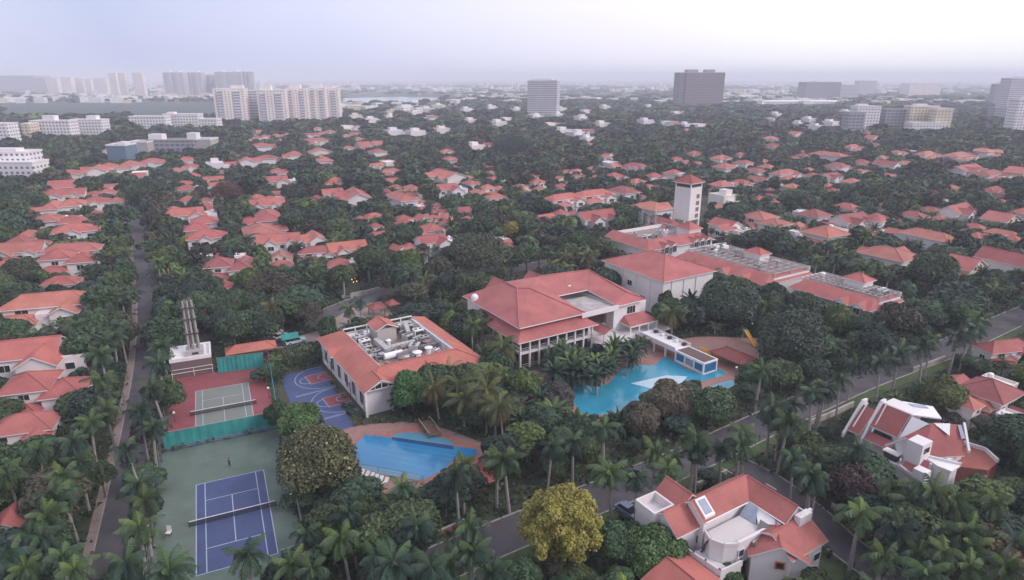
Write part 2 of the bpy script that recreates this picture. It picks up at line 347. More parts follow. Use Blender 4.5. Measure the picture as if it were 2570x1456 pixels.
ribbon('kerb', None, 0.0, 0.22, 0.12, 'kerb', left_w, 0.12); _, k = ribbon('pavement', None, 0.22, 1.5, 0.09, 'paving', left_w, 0.09); KEEP.append(k)
back_w = smooth([G(*p) for p in ((800, 822), (822, 800), (850, 778), (990, 726), (1150, 693), (1340, 668), (1480, 640))])
_, k = ribbon('road', None, -4.2, 4.2, 0.02, 'asphalt', back_w); KEEP.append(k)
ribbon('kerb', None, 4.2, 4.5, 0.16, 'kerb', back_w, 0.16)
lot = [G(*p) for p in ((585, 905), (690, 860), (800, 830), (830, 845), (800, 905), (700, 935), (668, 905), (590, 912))]
sheet('forecourt', lot, 0.028, 'paving'); KEEP.append(lot)
sheet('forecourt', [G(*p) for p in ((838, 800), (890, 770), (960, 755), (985, 790), (870, 825), (840, 830))], 0.03, 'paving'); KEEP.append([G(*p) for p in ((838, 800), (890, 770), (960, 755), (985, 790), (870, 825), (840, 830))])
sheet('lawn', [G(*p) for p in ((1960, 1456), (2040, 1400), (2110, 1420), (2130, 1500), (1960, 1500))], 0.03, 'lawn'); KEEP.append([G(*p) for p in ((1960, 1456), (2040, 1400), (2110, 1420), (2130, 1500), (1960, 1500))])
sheet('lawn', [G(*p) for p in ((1470, 1440), (1500, 1390), (1570, 1390), (1580, 1470), (1470, 1470))], 0.03, 'lawn')
sheet('lawn', [G(*p) for p in ((960, 1370), (1120, 1290), (1180, 1320), (1040, 1400))], 0.03, 'lawn')
def rect(u0, u1, v0, v1, yaw): return [B2W(u, v, yaw) for u, v in ((u0, v0), (u1, v0), (u1, v1), (u0, v1))]
# tennis and basketball courts -------------------------------------------------
def lines(b, segs, z, w, yaw):
    for (u0, v0, u1, v1) in segs:
        d = Vector((u1 - u0, v1 - v0)).normalized() * w / 2; n = Vector((-d.y, d.x))
        b.poly([(*B2W(u0 - d.x - n.x, v0 - d.y - n.y, yaw), z), (*B2W(u1 + d.x - n.x, v1 + d.y - n.y, yaw), z), (*B2W(u1 + d.x + n.x, v1 + d.y + n.y, yaw), z), (*B2W(u0 - d.x + n.x, v0 - d.y + n.y, yaw), z)])
def tennis(x0, y0, surround, infill, smat, imat):
    u0, v0 = x0 * math.cos(YL) + y0 * math.sin(YL), -x0 * math.sin(YL) + y0 * math.cos(YL)
    W, L_ = 10.97, 23.77
    s = rect(*surround, YL); sheet('tennis_court', s, 0.05, smat, thick=0.05); KEEP.append(s)
    sheet('tennis_court', rect(u0 - infill, u0 + W + infill, v0 - infill, v0 + L_ + infill, YL), 0.054, imat)
    b = MB(); m = v0 + L_ / 2; sgl = 1.372; seg = [(u0, v0, u0 + W, v0), (u0, v0 + L_, u0 + W, v0 + L_), (u0, v0, u0, v0 + L_), (u0 + W, v0, u0 + W, v0 + L_), (u0 + sgl, v0, u0 + sgl, v0 + L_), (u0 + W - sgl, v0, u0 + W - sgl, v0 + L_),
        (u0 + sgl, m - 6.4, u0 + W - sgl, m - 6.4), (u0 + sgl, m + 6.4, u0 + W - sgl, m + 6.4), (u0 + W / 2, m - 6.4, u0 + W / 2, m + 6.4)]
    for i, g in enumerate(seg): lines(b, [g], 0.058 + 0.0015 * i, 0.14, YL)
    struct(b.build('court_lines', ['line_paint']))
    r = empty('tennis_net', *B2W(u0 + W / 2, m, YL), 0.06, YL)
    nb = MB(); nb.box(-6.4, 6.4, -0.015, 0.015, 0.04, 0.98); nb.build('net', ['netting'], r)
    tb = MB(); tb.box(-6.4, 6.4, -0.035, 0.035, 0.98, 1.08); tb.build('net_band', ['white_paint'], r)
    for s_ in (-1, 1): pb = MB(); pb.tube((s_ * 6.45, 0, 0), (s_ * 6.45, 0, 1.15), 0.06); pb.build('post', ['dark_metal'], r)
    return r, u0, v0
n1, cu, cv = tennis(-44.57, 75.0, (-15.0, 5.6, 82, 124.4), 0.0, 'court_green', 'court_blue')
tag(n1, 'white-banded net across the blue tennis court', 'tennis net')
n2, du, dv = tennis(-60.9, 110.2, (-14.2, 6.0, 125.4, 158.6), 0.0, 'court_red', 'court_sage')
tag(n2, 'dark net across the sage and red tennis court', 'tennis net')
def screen_fence(label, u0, v0, u1, v1, h, base=0.0, mat='teal_screen', panels=5, z0=0.06, bm=None, step=3.5):
    r = empty('windscreen_fence', *B2W(u0, v0, YL)); a = B2W(u0, v0, YL); c = B2W(u1, v1, YL)
    d = Vector((c[0] - a[0], c[1] - a[1])); n = max(2, int(d.length / step)); yaw = math.atan2(d.y, d.x); r.rotation_euler.z = yaw
    if base: wb = MB(); wb.box(0, d.length, -0.1, 0.1, 0, base); wb.build('base_wall', [bm or 'slate_blue'], r)
    for i in range(n + 1):
        pb = MB(); x = d.length * i / n; pb.tube((x, 0.12, 0), (x, 0.12, h + 0.15), 0.055, n=6); pb.build('post', ['steel'], r)
    for i in range(panels):
        x0, x1 = d.length * i / panels, d.length * (i + 1) / panels - 0.04; sb = MB(); k = 8; rr = random.Random(i)
        for q in range(k):
            xa, xb = x0 + (x1 - x0) * q / k, x0 + (x1 - x0) * (q + 1) / k
            ya, yb = 0.05 * math.sin(q * 1.9 + i), 0.05 * math.sin((q + 1) * 1.9 + i)
            sb.poly([(xa, ya, base + z0), (xb, yb, base + z0), (xb, yb, h), (xa, ya, h)]); sb.poly([(xa, ya + .03, base + z0), (xa, ya + .03, h), (xb, yb + .03, h), (xb, yb + .03, base + z0)])
        sb.build('screen_panel', [mat], r)
    tb = MB(); tb.tube((0, 0.12, h + .1), (d.length, 0.12, h + .1), 0.05, n=6); tb.build('top_rail', ['steel'], r)
    return tag(r, label, 'fence')
screen_fence('long teal windscreen fence dividing the two tennis courts', -14.4, 124.9, 5.7, 124.9, 3.7, 0.7)
screen_fence('teal windscreen fence behind the red tennis court', -4.2, 157.6, 6.0, 156.6, 3.8)
screen_fence('low teal windscreen at the near end of the blue court', 2.2, 83.0, 8.8, 83.6, 3.2, panels=3)
def mesh_fence(label, pts, h, yaw=YL, step=3.0, rails=(0.2, 0.55, 0.98), mat='steel', rr=0.05):
    a = pts[0]; r = empty('chain_link_fence', *B2W(*a, yaw)); W0 = B2W(*a, yaw); n_ = 0
    for p, q in zip(pts, pts[1:]):
        A, C = Vector(B2W(*p, yaw)) - Vector(W0), Vector(B2W(*q, yaw)) - Vector(W0); n = max(1, int((C - A).length / step))
        for i in range(n + 1):
            x = A.lerp(C, i / n); b = MB(); b.tube((x.x, x.y, 0), (x.x, x.y, h), rr, n=5); b.build('post', [mat], r)
        b = MB()
        for f in rails: b.tube((A.x, A.y, h * f), (C.x, C.y, h * f), rr * 0.7, n=4)
        b.build('rail', [mat], r)
    return tag(r, label, 'fence')
mesh_fence('tall green post and rail fence right of the red tennis court', [(6.2, 125.5), (7.2, 156.5)], 3.8, mat='teal_plastic')
mesh_fence('thin post fence along the left edge of both tennis courts', [(-15.2, 84), (-15.0, 124.5), (-14.4, 150)], 3.0, step=4.0)
mesh_fence('thin post fence right of the blue tennis court', [(5.9, 86), (6.0, 124)], 3.0, step=4.0)
bb = rect(8.6, 19.4, 121.0, 150.4, 0.50)
bbw = [G(*p) for p in ((702, 946), (806, 919), (868, 1036), (905, 1090), (790, 1125), (745, 1050))]
sheet('basketball_court', bbw, 0.05, 'court_blue', thick=0.05); KEEP.append(bbw)
bx0, by0 = G(702, 946); BBY = 0.575
def bbl(u, v): x, y = B2W(u, v, BBY); return (bx0 + x, by0 + y)
def bbpoly(name, uv, z, mat): return sheet(name, [bbl(*p) for p in uv], z, mat)
for dvv, tall in ((-5.6, 1), (-18.6, 1)):
    bbpoly('court_key', [(5.0, dvv - 2.4), (10.0, dvv - 2.4), (10.0, dvv + 2.4), (5.0, dvv + 2.4)], 0.054, 'court_red')
    b = MB(); z = 0.059
    def arc(cu_, cv_, r, a0, a1, n=26, w=0.13):
        for i in range(n):
            q0, q1 = a0 + (a1 - a0) * i / n, a0 + (a1 - a0) * (i + 1) / n
            b.poly([(*bbl(cu_ + (r + s) * math.cos(q), cv_ + (r + s) * math.sin(q)), z) for s, q in ((-w / 2, q0), (w / 2, q0), (w / 2, q1), (-w / 2, q1))][::-1])
    arc(8.2, dvv, 6.0, math.pi / 2, 1.5 * math.pi); arc(5.0, dvv, 1.8, math.pi / 2, 1.5 * math.pi); arc(8.8, dvv, 1.4, math.pi / 2, 1.5 * math.pi)
    def seg(a, c, w=0.13):
        d = Vector((c[0] - a[0], c[1] - a[1])).normalized() * w / 2; n = (-d.y, d.x)
        b.poly([(*bbl(a[0] - n[0], a[1] - n[1]), z + .002), (*bbl(c[0] - n[0], c[1] - n[1]), z + .002), (*bbl(c[0] + n[0], c[1] + n[1]), z + .002), (*bbl(a[0] + n[0], a[1] + n[1]), z + .002)])
    for y_ in (-6.0, 6.0): seg((8.2, dvv + y_), (10, dvv + y_))
    for y_ in (-2.4, 2.4): seg((5.0, dvv + y_), (10, dvv + y_))
    seg((5.0, dvv - 2.4), (5.0, dvv + 2.4)); seg((0.3, dvv - 6.6), (10, dvv - 6.6)); seg((0.3, dvv - 7.0), (10, dvv - 7.0))
    struct(b.build('court_lines', ['line_paint']))
    r = empty('basketball_hoop', *bbl(10.1, dvv), 0.05, BBY)
    p = MB(); p.tube((0.5, 0, 0), (0.5, 0, 3.2), 0.08); p.tube((0.5, 0, 3.1), (-0.6, 0, 3.3), 0.06); p.build('pole', ['dark_metal'], r)
    p = MB(); p.box(-0.66, -0.6, -0.9, 0.9, 2.9, 3.95); p.build('backboard', ['white_paint'], r)
    p = MB()
    for i in range(10): a = math.pi * 2 * i / 10; a2 = math.pi * 2 * (i + 1) / 10; p.tube((-0.9 + .23 * math.cos(a), .23 * math.sin(a), 3.05), (-0.9 + .23 * math.cos(a2), .23 * math.sin(a2), 3.05), 0.02, n=4)
    p.build('rim', ['orange_plastic'], r)
    tag(r, 'basketball hoop on dark pole at the %s red key by the annex wall' % ('far' if dvv > -10 else 'near'), 'basketball hoop', 'basketball hoops')
# pools and decks ----------------------------------------------------------------
def px(pts): return [G(*p) for p in pts]
def close_smooth(pts, n=5): o = smooth(pts + [pts[0]], n); return o[:-1]
deck1 = px([(840, 1085), (905, 1068), (1010, 1060), (1085, 1066), (1150, 1090), (1240, 1122), (1255, 1150), (1215, 1215), (1175, 1245), (1080, 1225), (1010, 1248), (920, 1232), (860, 1180), (828, 1140)])
sheet('pool_deck', deck1, 0.12, 'pink_deck', thick=0.12); KEEP.append(deck1)
lap = px([(918, 1093), (1010, 1104), (1140, 1122), (1197, 1129), (1195, 1150), (1142, 1150), (1118, 1178), (1062, 1207), (960, 1188), (900, 1170), (886, 1148), (890, 1118)])
cop = px([(914, 1088), (962, 1092), (985, 1082), (1030, 1075), (1085, 1081), (1128, 1095), (1150, 1112), (1203, 1123), (1207, 1154), (1150, 1156), (1122, 1184), (1062, 1212), (955, 1193), (893, 1174), (880, 1149), (884, 1115)])
sheet('pool_edge', cop, 0.17, 'red_coping', thick=0.17)
sheet('pool_water', lap, 0.175, 'lap_water')
bump = px([(985, 1099), (988, 1092), (1020, 1087), (1070, 1091), (1115, 1101), (1137, 1113), (1136, 1120)])
sheet('pool_water', bump, 0.179, 'shallow_water')
b = MB()
q = px([(984, 1099), (984, 1107), (1138, 1131), (1138, 1121)]); b.poly([(*p, 0.187) for p in q][::-1]); struct(b.build('pool_shadow_band', ['shadowed_water']))  # drop shadow painted as a dark band between pool and back strip
b = MB()
for (x0, y0, x1, y1) in ((955, 1127, 1135, 1157), (975, 1117, 1140, 1146), (955, 1140, 1110, 1170), (965, 1154, 1085, 1180)):
    a, c = Vector(G(x0, y0)), Vector(G(x1, y1)); d = (c - a).normalized() * 0.09; n = (-d.y, d.x)
    b.poly([(a.x - n[0], a.y - n[1], 0.183), (c.x - n[0], c.y - n[1], 0.183), (c.x + n[0], c.y + n[1], 0.183), (a.x + n[0], a.y + n[1], 0.183)])
struct(b.build('lane_lines', ['shallow_water']))
sheet('pool_water', px([(905, 1170), (1060, 1194), (1050, 1207), (955, 1192), (902, 1176)]), 0.187, 'shallow_water')
deck2 = px([(1290, 945), (1340, 930), (1400, 945), (1560, 900), (1600, 860), (1660, 860), (1760, 845), (1905, 850), (1905, 905), (1870, 945), (1850, 965), (1740, 980), (1600, 1030), (1500, 1065), (1430, 1050), (1390, 1020), (1300, 1000), (1275, 965)])
sheet('pool_deck', deck2, 0.12, 'pink_deck', thick=0.12); KEEP.append(deck2)
lag = close_smooth(px([(1372, 952), (1440, 965), (1520, 965), (1560, 925), (1590, 917), (1640, 918), (1665, 900), (1690, 903), (1730, 930), (1790, 925), (1820, 938), (1795, 950), (1740, 962), (1690, 985), (1610, 1010), (1545, 1036), (1495, 1043), (1455, 1036), (1440, 1010), (1405, 985)]), 4)
ctr = Vector((sum(p[0] for p in lag) / len(lag), sum(p[1] for p in lag) / len(lag)))
sheet('pool_edge', [tuple(Vector(p) + (Vector(p) - ctr).normalized() * 0.55) for p in lag], 0.16, 'pink_deck', thick=0.16)
sheet('pool_water', lag, 0.165, 'pool_water')
sheet('pool_ledge', px([(1583, 964), (1672, 944), (1725, 947), (1700, 975), (1630, 976)]), 0.2, 'ledge_tile', thick=0.03)
sheet('pool_water', px([(1790, 968), (1835, 955), (1850, 965), (1815, 985), (1770, 985)]), 0.17, 'pool_water')
sheet('pool_water', px([(1738, 893), (1762, 887), (1785, 893), (1765, 902), (1742, 902)]), 0.17, 'pool_water')
isl = close_smooth(px([(1475, 945), (1520, 935), (1528, 962), (1480, 970)]), 4); sheet('planting_bed', isl, 0.5, 'red_coping', thick=0.4)
# distant setting: lake, field
sheet('lake', px([(858, 247), (1000, 243), (1110, 246), (1060, 258), (930, 261), (858, 256)]), 0.3, 'lake_water')
plain('field_green', (0.06, 0.09, 0.078), 0.95, 0.4, 0.01); sheet('field', px([(0, 262), (300, 258), (545, 262), (545, 292), (260, 300), (0, 305)]), 0.2, 'field_green')
# ------------------------------------------------------------------ buildings
class House:
    """a building: Empty root with wall, roof, window ... children, all in metres about its base"""
    def __init__(s, name, x, y, yaw, wall='white_wall', roofcol=(1, 1, 1)):
        s.root = empty(name, x, y, 0, yaw); s.W = MB(); s.Rf = MB(); s.wall = wall; s.rc = roofcol; s.ob = []
    def L(s, px, py, z):        # a surveyed roof point in the building's own axes
        x, y = G(px, py, z); x -= s.root.location.x; y -= s.root.location.y; a = s.root.rotation_euler.z
        return (x * math.cos(a) + y * math.sin(a), -x * math.sin(a) + y * math.cos(a), z)
    def box(s, u0, u1, v0, v1, z0, z1): s.W.box(u0, u1, v0, v1, z0, z1)
    def hip(s, u0, u1, v0, v1, ze, rise, ov=0.6, z0=0.0):
        s.W.box(u0, u1, v0, v1, z0, ze - 0.1); s.Rf.hip(u0, u1, v0, v1, ze, rise, ov)
    def gable(s, u0, u1, v0, v1, ze, rise, axis='u', ov=0.5, z0=0.0):
        k = rise / ((v1 - v0) / 2 + ov) if axis == 'u' else rise / ((u1 - u0) / 2 + ov)
        s.W.box(u0, u1, v0, v1, z0, ze + k * ov - 0.2); s.Rf.gable(u0, u1, v0, v1, ze, rise, axis, ov, wall=s.W)
    def flat(s, u0, u1, v0, v1, z, par=0.6, z0=0.0):
        s.W.box(u0, u1, v0, v1, z0, z); p = 0.18
        s.W.box(u0 - .05, u1 + .05, v0 - .05, v0 + p, z, z + par); s.W.box(u0 - .05, u1 + .05, v1 - p, v1 + .05, z, z + par)
        s.W.box(u0 - .05, u0 + p, v0 + p, v1 - p, z, z + par); s.W.box(u1 - p, u1 + .05, v0 + p, v1 - p, z, z + par)
    def win(s, u, v, z, w, h, face='v-', name='window', glass='glass_dark', frame='white_paint'):
        b = MB(); f = 0.09
        def bx(a0, a1, z0, z1, d0, d1, m):
            if face == 'v-': b.box(u + a0, u + a1, v - d1, v - d0, z + z0, z + z1, m)
            elif face == 'v+': b.box(u + a0, u + a1, v + d0, v + d1, z + z0, z + z1, m)
            elif face == 'u-': b.box(u - d1, u - d0, v + a0, v + a1, z + z0, z + z1, m)
            else: b.box(u + d0, u + d1, v + a0, v + a1, z + z0, z + z1, m)
        bx(-w / 2, w / 2, 0, h, 0.0, 0.04, 1)
        for a0, a1, z0, z1 in ((-w / 2 - f, -w / 2, -f, h + f), (w / 2, w / 2 + f, -f, h + f), (-w / 2, w / 2, -f, 0), (-w / 2, w / 2, h, h + f)): bx(a0, a1, z0, z1, 0.0, 0.10, 0)
        n = max(1, round(w / 1.1))
        for i in range(1, n): x = -w / 2 + w * i / n; bx(x - .03, x + .03, 0, h, 0.04, 0.08, 0)
        o = b.build(name, [frame, glass], s.root); return o
    def child(s, name, b, mats, smooth=False): return b.build(name, mats, s.root, smooth)
    def done(s, label, cat='house', group=None):
        if s.W.f:
            o = s.W.build('wall', [s.wall], s.root)
        if s.Rf.f:
            o = s.Rf.build('roof', ['roof_tile', 'white_paint'], s.root); o.color = (*s.rc, 1)
        tag(s.root, label, cat, group); return s.root
def tank(h, u, v, z, r=0.6, hh=1.1, mat='white_paint'):
    b = MB(); b.tube((u, v, z), (u, v, z + hh), r, r, 12); b.dome((u, v, z + hh), r, 0.25, 12, 3); h.child('water_tank', b, [mat])
BASES = []            # (x, y, radius) of every building, kept clear of trunks
# ---- annex with the machines on its terrace (origin at its front left corner)
ax, ay = B2W(38.0, 117.6); a = House('annex_building', ax, ay, YB); AU, AV = 29.0, 34.0; a.rc = (1.12, 1.1, 1.0)
KEEP.append(rect(37, 68.5, 116.5, 153, YB))
iu0, iu1, iv0, iv1, ze, zi = 5.6, 23.6, 5.2, 28.6, 6.0, 8.3
for q in (((0, 0, ze), (AU, 0, ze), (iu1, iv0, zi), (iu0, iv0, zi)), ((0, AV, ze), (0, 0, ze), (iu0, iv0, zi), (iu0, iv1 + 1.5, zi)), ((AU, 0, ze), (AU, AV, ze), (iu1, iv1 + 1.5, zi), (iu1, iv0, zi))): a.Rf.slab(q, 0.22, 0, 1)
for p, q in (((0, 0, ze), (iu0, iv0, zi)), ((AU, 0, ze), (iu1, iv0, zi)), ((iu0, iv0, zi), (iu1, iv0, zi))): a.Rf.tube((*p[:2], p[2] + .05), (*q[:2], q[2] + .05), 0.16, n=5)
a.box(0.7, AU - 0.7, 0.9, AV - 0.7, 0, 5.75)
a.W.box(iu0 + .05, iu1 - .05, iv0 + .05, iv1 + .4, 5.75, 6.2); pb = MB(); pb.box(iu0 + .35, iu1 - .65, iv0 + .35, iv1 + 1.1, 6.2, 6.25); a.child('terrace_floor', pb, ['terrace_floor'])
for (u0, u1, v0, v1) in ((iu0, iu1, iv0 + .1, iv0 + .3), (iu0 + .1, iu0 + .3, iv0 + .3, iv1), (iu1 - .3, iu1 - .1, iv0 + .3, iv1)): a.W.box(u0, u1, v0, v1, 6.25, 8.05)
for gu, gw in ((3.6, 7.2), (15.5, 6.2)):
    a.Rf.gable(gu - gw / 2, gu + gw / 2, -0.3, 4.6, 5.9, gw * 0.30, 'v', 0.35, wall=a.W)
    fb = MB(); fb.poly([(gu - gw / 2 + .6, -0.34, 6.15), (gu + gw / 2 - .6, -0.34, 6.15), (gu, -0.34, 5.9 + gw * .3 - .75)]); a.child('gable_glazing', fb, ['glass_dark'])
    for s_ in (-1, 0, 1): pb = MB(); pb.box(gu + s_ * gw / 5 - .05, gu + s_ * gw / 5 + .05, -0.42, -0.35, 6.1, 7.2 + (0.5 if s_ == 0 else -.2)); a.child('mullion', pb, ['white_paint'])
a.Rf.gable(-0.3, 3.6, 21.0, 24.2, 6.0, 1.3, 'u', 0.3, wall=a.W)
pb = MB(); pb.box(6.2, 24, 0.86, 0.93, 0.8, 3.7); a.child('veranda_opening', pb, ['lit_wood'])
for u in (0.3, 6.0, 12, 18, 24, 28.6): pb = MB(); pb.box(u - .22, u + .22, 0.1, 0.5, 0, 5.8); a.child('column', pb, ['white_paint'])
for v in (4, 9, 14, 19, 24, 29): a.win(0.7, v, 1.2, 2.2, 3.2, 'u-')
for v in (3.0, 8.0): pb = MB(); pb.box(0.62, 0.69, v - .2, v + .2, 0, 5.7); a.child('pilaster', pb, ['grey_wall'])
fr = MB()
for u in np.linspace(iu0, iu1, 7): fr.box(u - .12, u + .12, iv1 + 1.2, iv1 + 1.5, 6.25, 8.3)
fr.box(iu0, iu1, iv1 + 1.2, iv1 + 1.5, 8.3, 8.55); fr.box(iu0, iu1, iv1 + 1.25, iv1 + 1.45, 7.3, 7.45); a.child('beam_frame', fr, ['white_wall'])
fr = MB()
for v in np.linspace(iv0 + 1, iv1, 8): fr.box(iu1 - .6, iu1 - .35, v - .12, v + .12, 6.25, 8.0)
fr.box(iu1 - .6, iu1 - .35, iv0, iv1, 8.0, 8.2); a.child('beam_frame', fr, ['white_wall'])
st = MB(); st.box(11.2, 16.0, 21.5, 27.0, 6.25, 9.9); a.child('stair_house', st, ['concrete'])
st = MB(); st.gable(11.2, 16.0, 21.5, 27.0, 9.9, 1.3, 'v', 0.5); o = a.child('stair_roof', st, ['roof_tile', 'white_paint']); o.color = (1.12, 1.1, 1, 1)
annex = a.done('wide annex building with red tiled roof ringing a machine-filled sunken terrace', 'building')
rr = random.Random(5)
plain('machine_dark', (0.14, 0.13, 0.13), 0.6, 0.3)
def machine(kind, u, v, z, w, d, h, yaw=0, mat='machine', label=None, org=(ax, ay), yw=YB, grp='rooftop machines'):
    X, Y = org[0] + B2W(u, v, yw)[0], org[1] + B2W(u, v, yw)[1]; r = empty(kind, X, Y, z, yw + yaw)
    b = MB()
    if kind == 'air_conditioner':
        b.box(-w / 2, w / 2, -d / 2, d / 2, 0.15, h); b.build('casing', [mat], r)
        for i in range(2):
            f = MB(); x = (-.25 + .5 * i) * w; f.tube((x, 0, h), (x, 0, h + .12), min(w, d) * .22, n=10); f.build('fan_cowl', ['dark_metal'], r)
        g = MB(); g.box(-w / 2 * .85, w / 2 * .85, -d / 2 - .03, -d / 2, 0.3, h * .85); g.build('grille', ['dark_metal'], r)
        g = MB()
        for sx in (-1, 1): g.box(sx * w * .35 - .06, sx * w * .35 + .06, -d / 2, d / 2, 0, .15)
        g.build('foot', ['dark_metal'], r)
    elif kind == 'water_tank':
        b.tube((-w / 2, 0, d / 2 + .2), (w / 2, 0, d / 2 + .2), d / 2, n=14); b.build('drum', [mat], r)
        g = MB()
        for sx in (-1, 1): g.box(sx * w * .3 - .1, sx * w * .3 + .1, -d * .4, d * .4, 0, .4)
        g.build('cradle', ['concrete'], r)
    elif kind == 'duct':
        b.box(-w / 2, w / 2, -d / 2, d / 2, h * .35, h); b.build('channel', [mat], r)
        n = max(2, int(w / 1.2)); g = MB()
        for i in range(n + 1): x = -w / 2 + w * i / n; g = MB(); g.box(x - .05, x + .05, -d / 2 - .04, d / 2 + .04, h * .33, h + .04); g.build('flange', ['steel'], r)
        g = MB()
        for i in range(n): x = -w / 2 + w * (i + .5) / n; g.box(x - .05, x + .05, -.05, .05, 0, h * .35)
        g.build('support', ['dark_metal'], r)
    elif kind == 'vent_stack':
        b.tube((0, 0, 0), (0, 0, h), w / 2, n=10); b.tube((0, 0, h), (0, 0, h + .1), w * .75, w * .75, 10); b.tube((0, 0, h + .1), (0, 0, h + .45), w * .75, .05, 10); b.build('pipe', [mat], r)
        g = MB(); g.box(-w * .7, w * .7, -w * .7, w * .7, 0, .15); g.build('base', ['concrete'], r)
    return tag(r, label, kind.replace('_', ' '), grp)
T = 6.25
for k_, u, v, w, d, h, yw, mt, lb in (
    ('water_tank', 11.2, 12.0, 4.4, 1.5, 1.8, .05, 'white_paint', 'white horizontal drum tank in the middle of the annex terrace'),
    ('duct', 14.0, 15.8, 8.5, 1.0, 1.6, .05, 'machine', 'long pale duct crossing the annex terrace behind the drum tank'),
    ('duct', 10.6, 17.2, 7.5, 1.3, 2.0, 1.57, 'machine', 'upright pale duct run beside the stair house of the annex terrace'),
    ('duct', 19.4, 23.2, 7.0, 1.0, 2.4, 1.3, 'machine', 'curving pale duct right of the stair house on the annex terrace'),
    ('air_conditioner', 8.0, 25.0, 2.6, 1.8, 1.9, 0, 'machine', 'pale air conditioner in the back left corner of the annex terrace'),
    ('air_conditioner', 8.2, 22.2, 2.4, 1.8, 1.8, .1, 'white_paint', 'white air conditioner left of the stair house on the annex terrace'),
    ('air_conditioner', 7.6, 19.0, 2.0, 1.6, 1.6, 0, 'machine', 'pale air conditioner by the left edge of the annex terrace'),
    ('air_conditioner', 8.4, 15.6, 2.2, 1.6, 1.5, .1, 'steel', 'grey air conditioner by the left edge of the annex terrace'),
    ('air_conditioner', 20.6, 25.6, 2.4, 2.0, 2.0, 0, 'machine', 'pale air conditioner in the back right corner of the annex terrace'),
    ('air_conditioner', 17.6, 26.6, 2.2, 1.8, 1.8, .2, 'rust_metal', 'rusty air conditioner behind the curving duct on the annex terrace'),
    ('air_conditioner', 21.6, 21.4, 2.4, 1.8, 1.9, 0, 'white_paint', 'white air conditioner by the right edge of the annex terrace'),
    ('air_conditioner', 18.0, 19.6, 2.2, 1.8, 1.9, .4, 'machine', 'pale air conditioner in front of the curving duct on the annex terrace'),
    ('air_conditioner', 21.0, 16.8, 2.4, 1.8, 1.7, 0, 'steel', 'grey air conditioner by the right edge of the annex terrace'),
    ('air_conditioner', 17.0, 13.2, 2.6, 2.2, 1.9, .9, 'machine', 'pale boxy air conditioner right of the drum tank on the annex terrace'),
    ('vent_stack', 9.0, 27.2, 1.1, 1.1, 1.6, 0, 'rust_metal', 'rusty round vent at the back of the annex terrace'),
    ('vent_stack', 12.6, 18.2, .9, .9, 1.9, 0, 'white_paint', 'white vent in front of the stair house on the annex terrace'),
    ('vent_stack', 19.2, 10.2, 1.3, 1.3, 1.5, 0, 'white_paint', 'right white cone-topped vent at the front of the annex terrace'),
    ('vent_stack', 16.0, 9.4, 1.5, 1.5, 1.4, 0, 'white_paint', 'left white cone-topped vent at the front of the annex terrace'),
    ('vent_stack', 8.2, 8.6, .9, .9, 1.1, 0, 'rust_metal', 'small rusty vent near the front left corner of the annex terrace'),
    ('duct', 13.0, 7.2, 12.0, .9, 1.0, 0, 'concrete', 'low grey duct along the front edge of the annex terrace'),
    ('duct', 20.2, 12.6, 5.0, 1.0, 1.3, 0, 'machine_dark', 'dark duct at the right end of the annex terrace')):
    machine(k_, u, v, T, w, d, h, yw, mt, lb)
rr = random.Random(9); n_ = 0
while n_ < 22:
    u, v = rr.uniform(6.6, 22.4), rr.uniform(6.6, 28.0)
    if 10.2 < u < 17 and 20.5 < v < 28: continue
    n_ += 1; k_ = rr.choice(['air_conditioner', 'air_conditioner', 'vent_stack', 'duct', 'water_tank']); w_ = rr.uniform(1.1, 1.7)
    machine(k_, u, v, T, w_ if k_ != 'duct' else 3.0, {'duct': .6, 'water_tank': 1.0, 'vent_stack': .8}.get(k_, w_ * .8), rr.uniform(.9, 1.5), rr.choice([0, 1.57, .4]), rr.choice(['machine', 'white_paint', 'steel', 'rust_metal']), 'small ' + k_.replace('_', ' ') + ' among the crowded machines on the annex terrace', grp='small machines crowding the annex terrace')
# ---- main clubhouse (origin at the front corner of its upper eaves)
KEEP.append(rect(75.5, 120, 117.5, 152, YB))
cx_, cy_ = B2W(78.0, 121.6); c = House('clubhouse', cx_, cy_, YB); c.rc = (1.0, 0.98, 1.06)
UE, VE, ZE = 40.6, 28.8, 10.2
# upper roof: a ring of slopes with a pyramid at the front left, a sunken flat court at the right
zr, ap = 14.6, (10.3, 15.8)
c.Rf.slab([(0, 0, ZE), (20.0, 0, ZE), (11.6, 13.4, zr), (9.0, 15.2, zr)], .24, 0, 1)
c.Rf.slab([(0, VE, ZE), (0, 0, ZE), (9.0, 15.2, zr), (9.0, 21.5, zr)], .24, 0, 1)
c.Rf.slab([(20.0, 0, ZE), (20.0, 12.0, ZE + 1.2), (11.6, 13.4, zr)], .24, 0, 1)
c.Rf.slab([(20.0, 12.0, ZE + 1.2), (20.0, 21.5, zr - .2), (11.6, 13.4, zr)], .24, 0, 1); c.Rf.slab([(20.0, 21.5, zr - .2), (9.0, 21.5, zr), (9.0, 15.2, zr), (11.6, 13.4, zr)], .24, 0, 1)
c.Rf.slab([(13.2, VE, ZE), (0, VE, ZE), (9.0, 21.5, zr)], .24, 0, 1)
c.Rf.slab([(20.0, 12.0, ZE + 1.2), (29.8, 12.0, ZE + 1.2), (37.6, 21.2, 13.6), (20.0, 21.5, 14.4)], .24, 0, 1)
c.Rf.slab([(UE, VE, ZE), (13.2, VE, ZE), (20.0, 21.5, 14.4), (37.6, 21.2, 13.6)], .24, 0, 1)
c.Rf.slab([(29.8, 12.0, ZE + 1.2), (30.4, 0.9, ZE + .15), (36.5, 3.5, 12.0), (37.6, 21.2, 13.6)], .24, 0, 1)
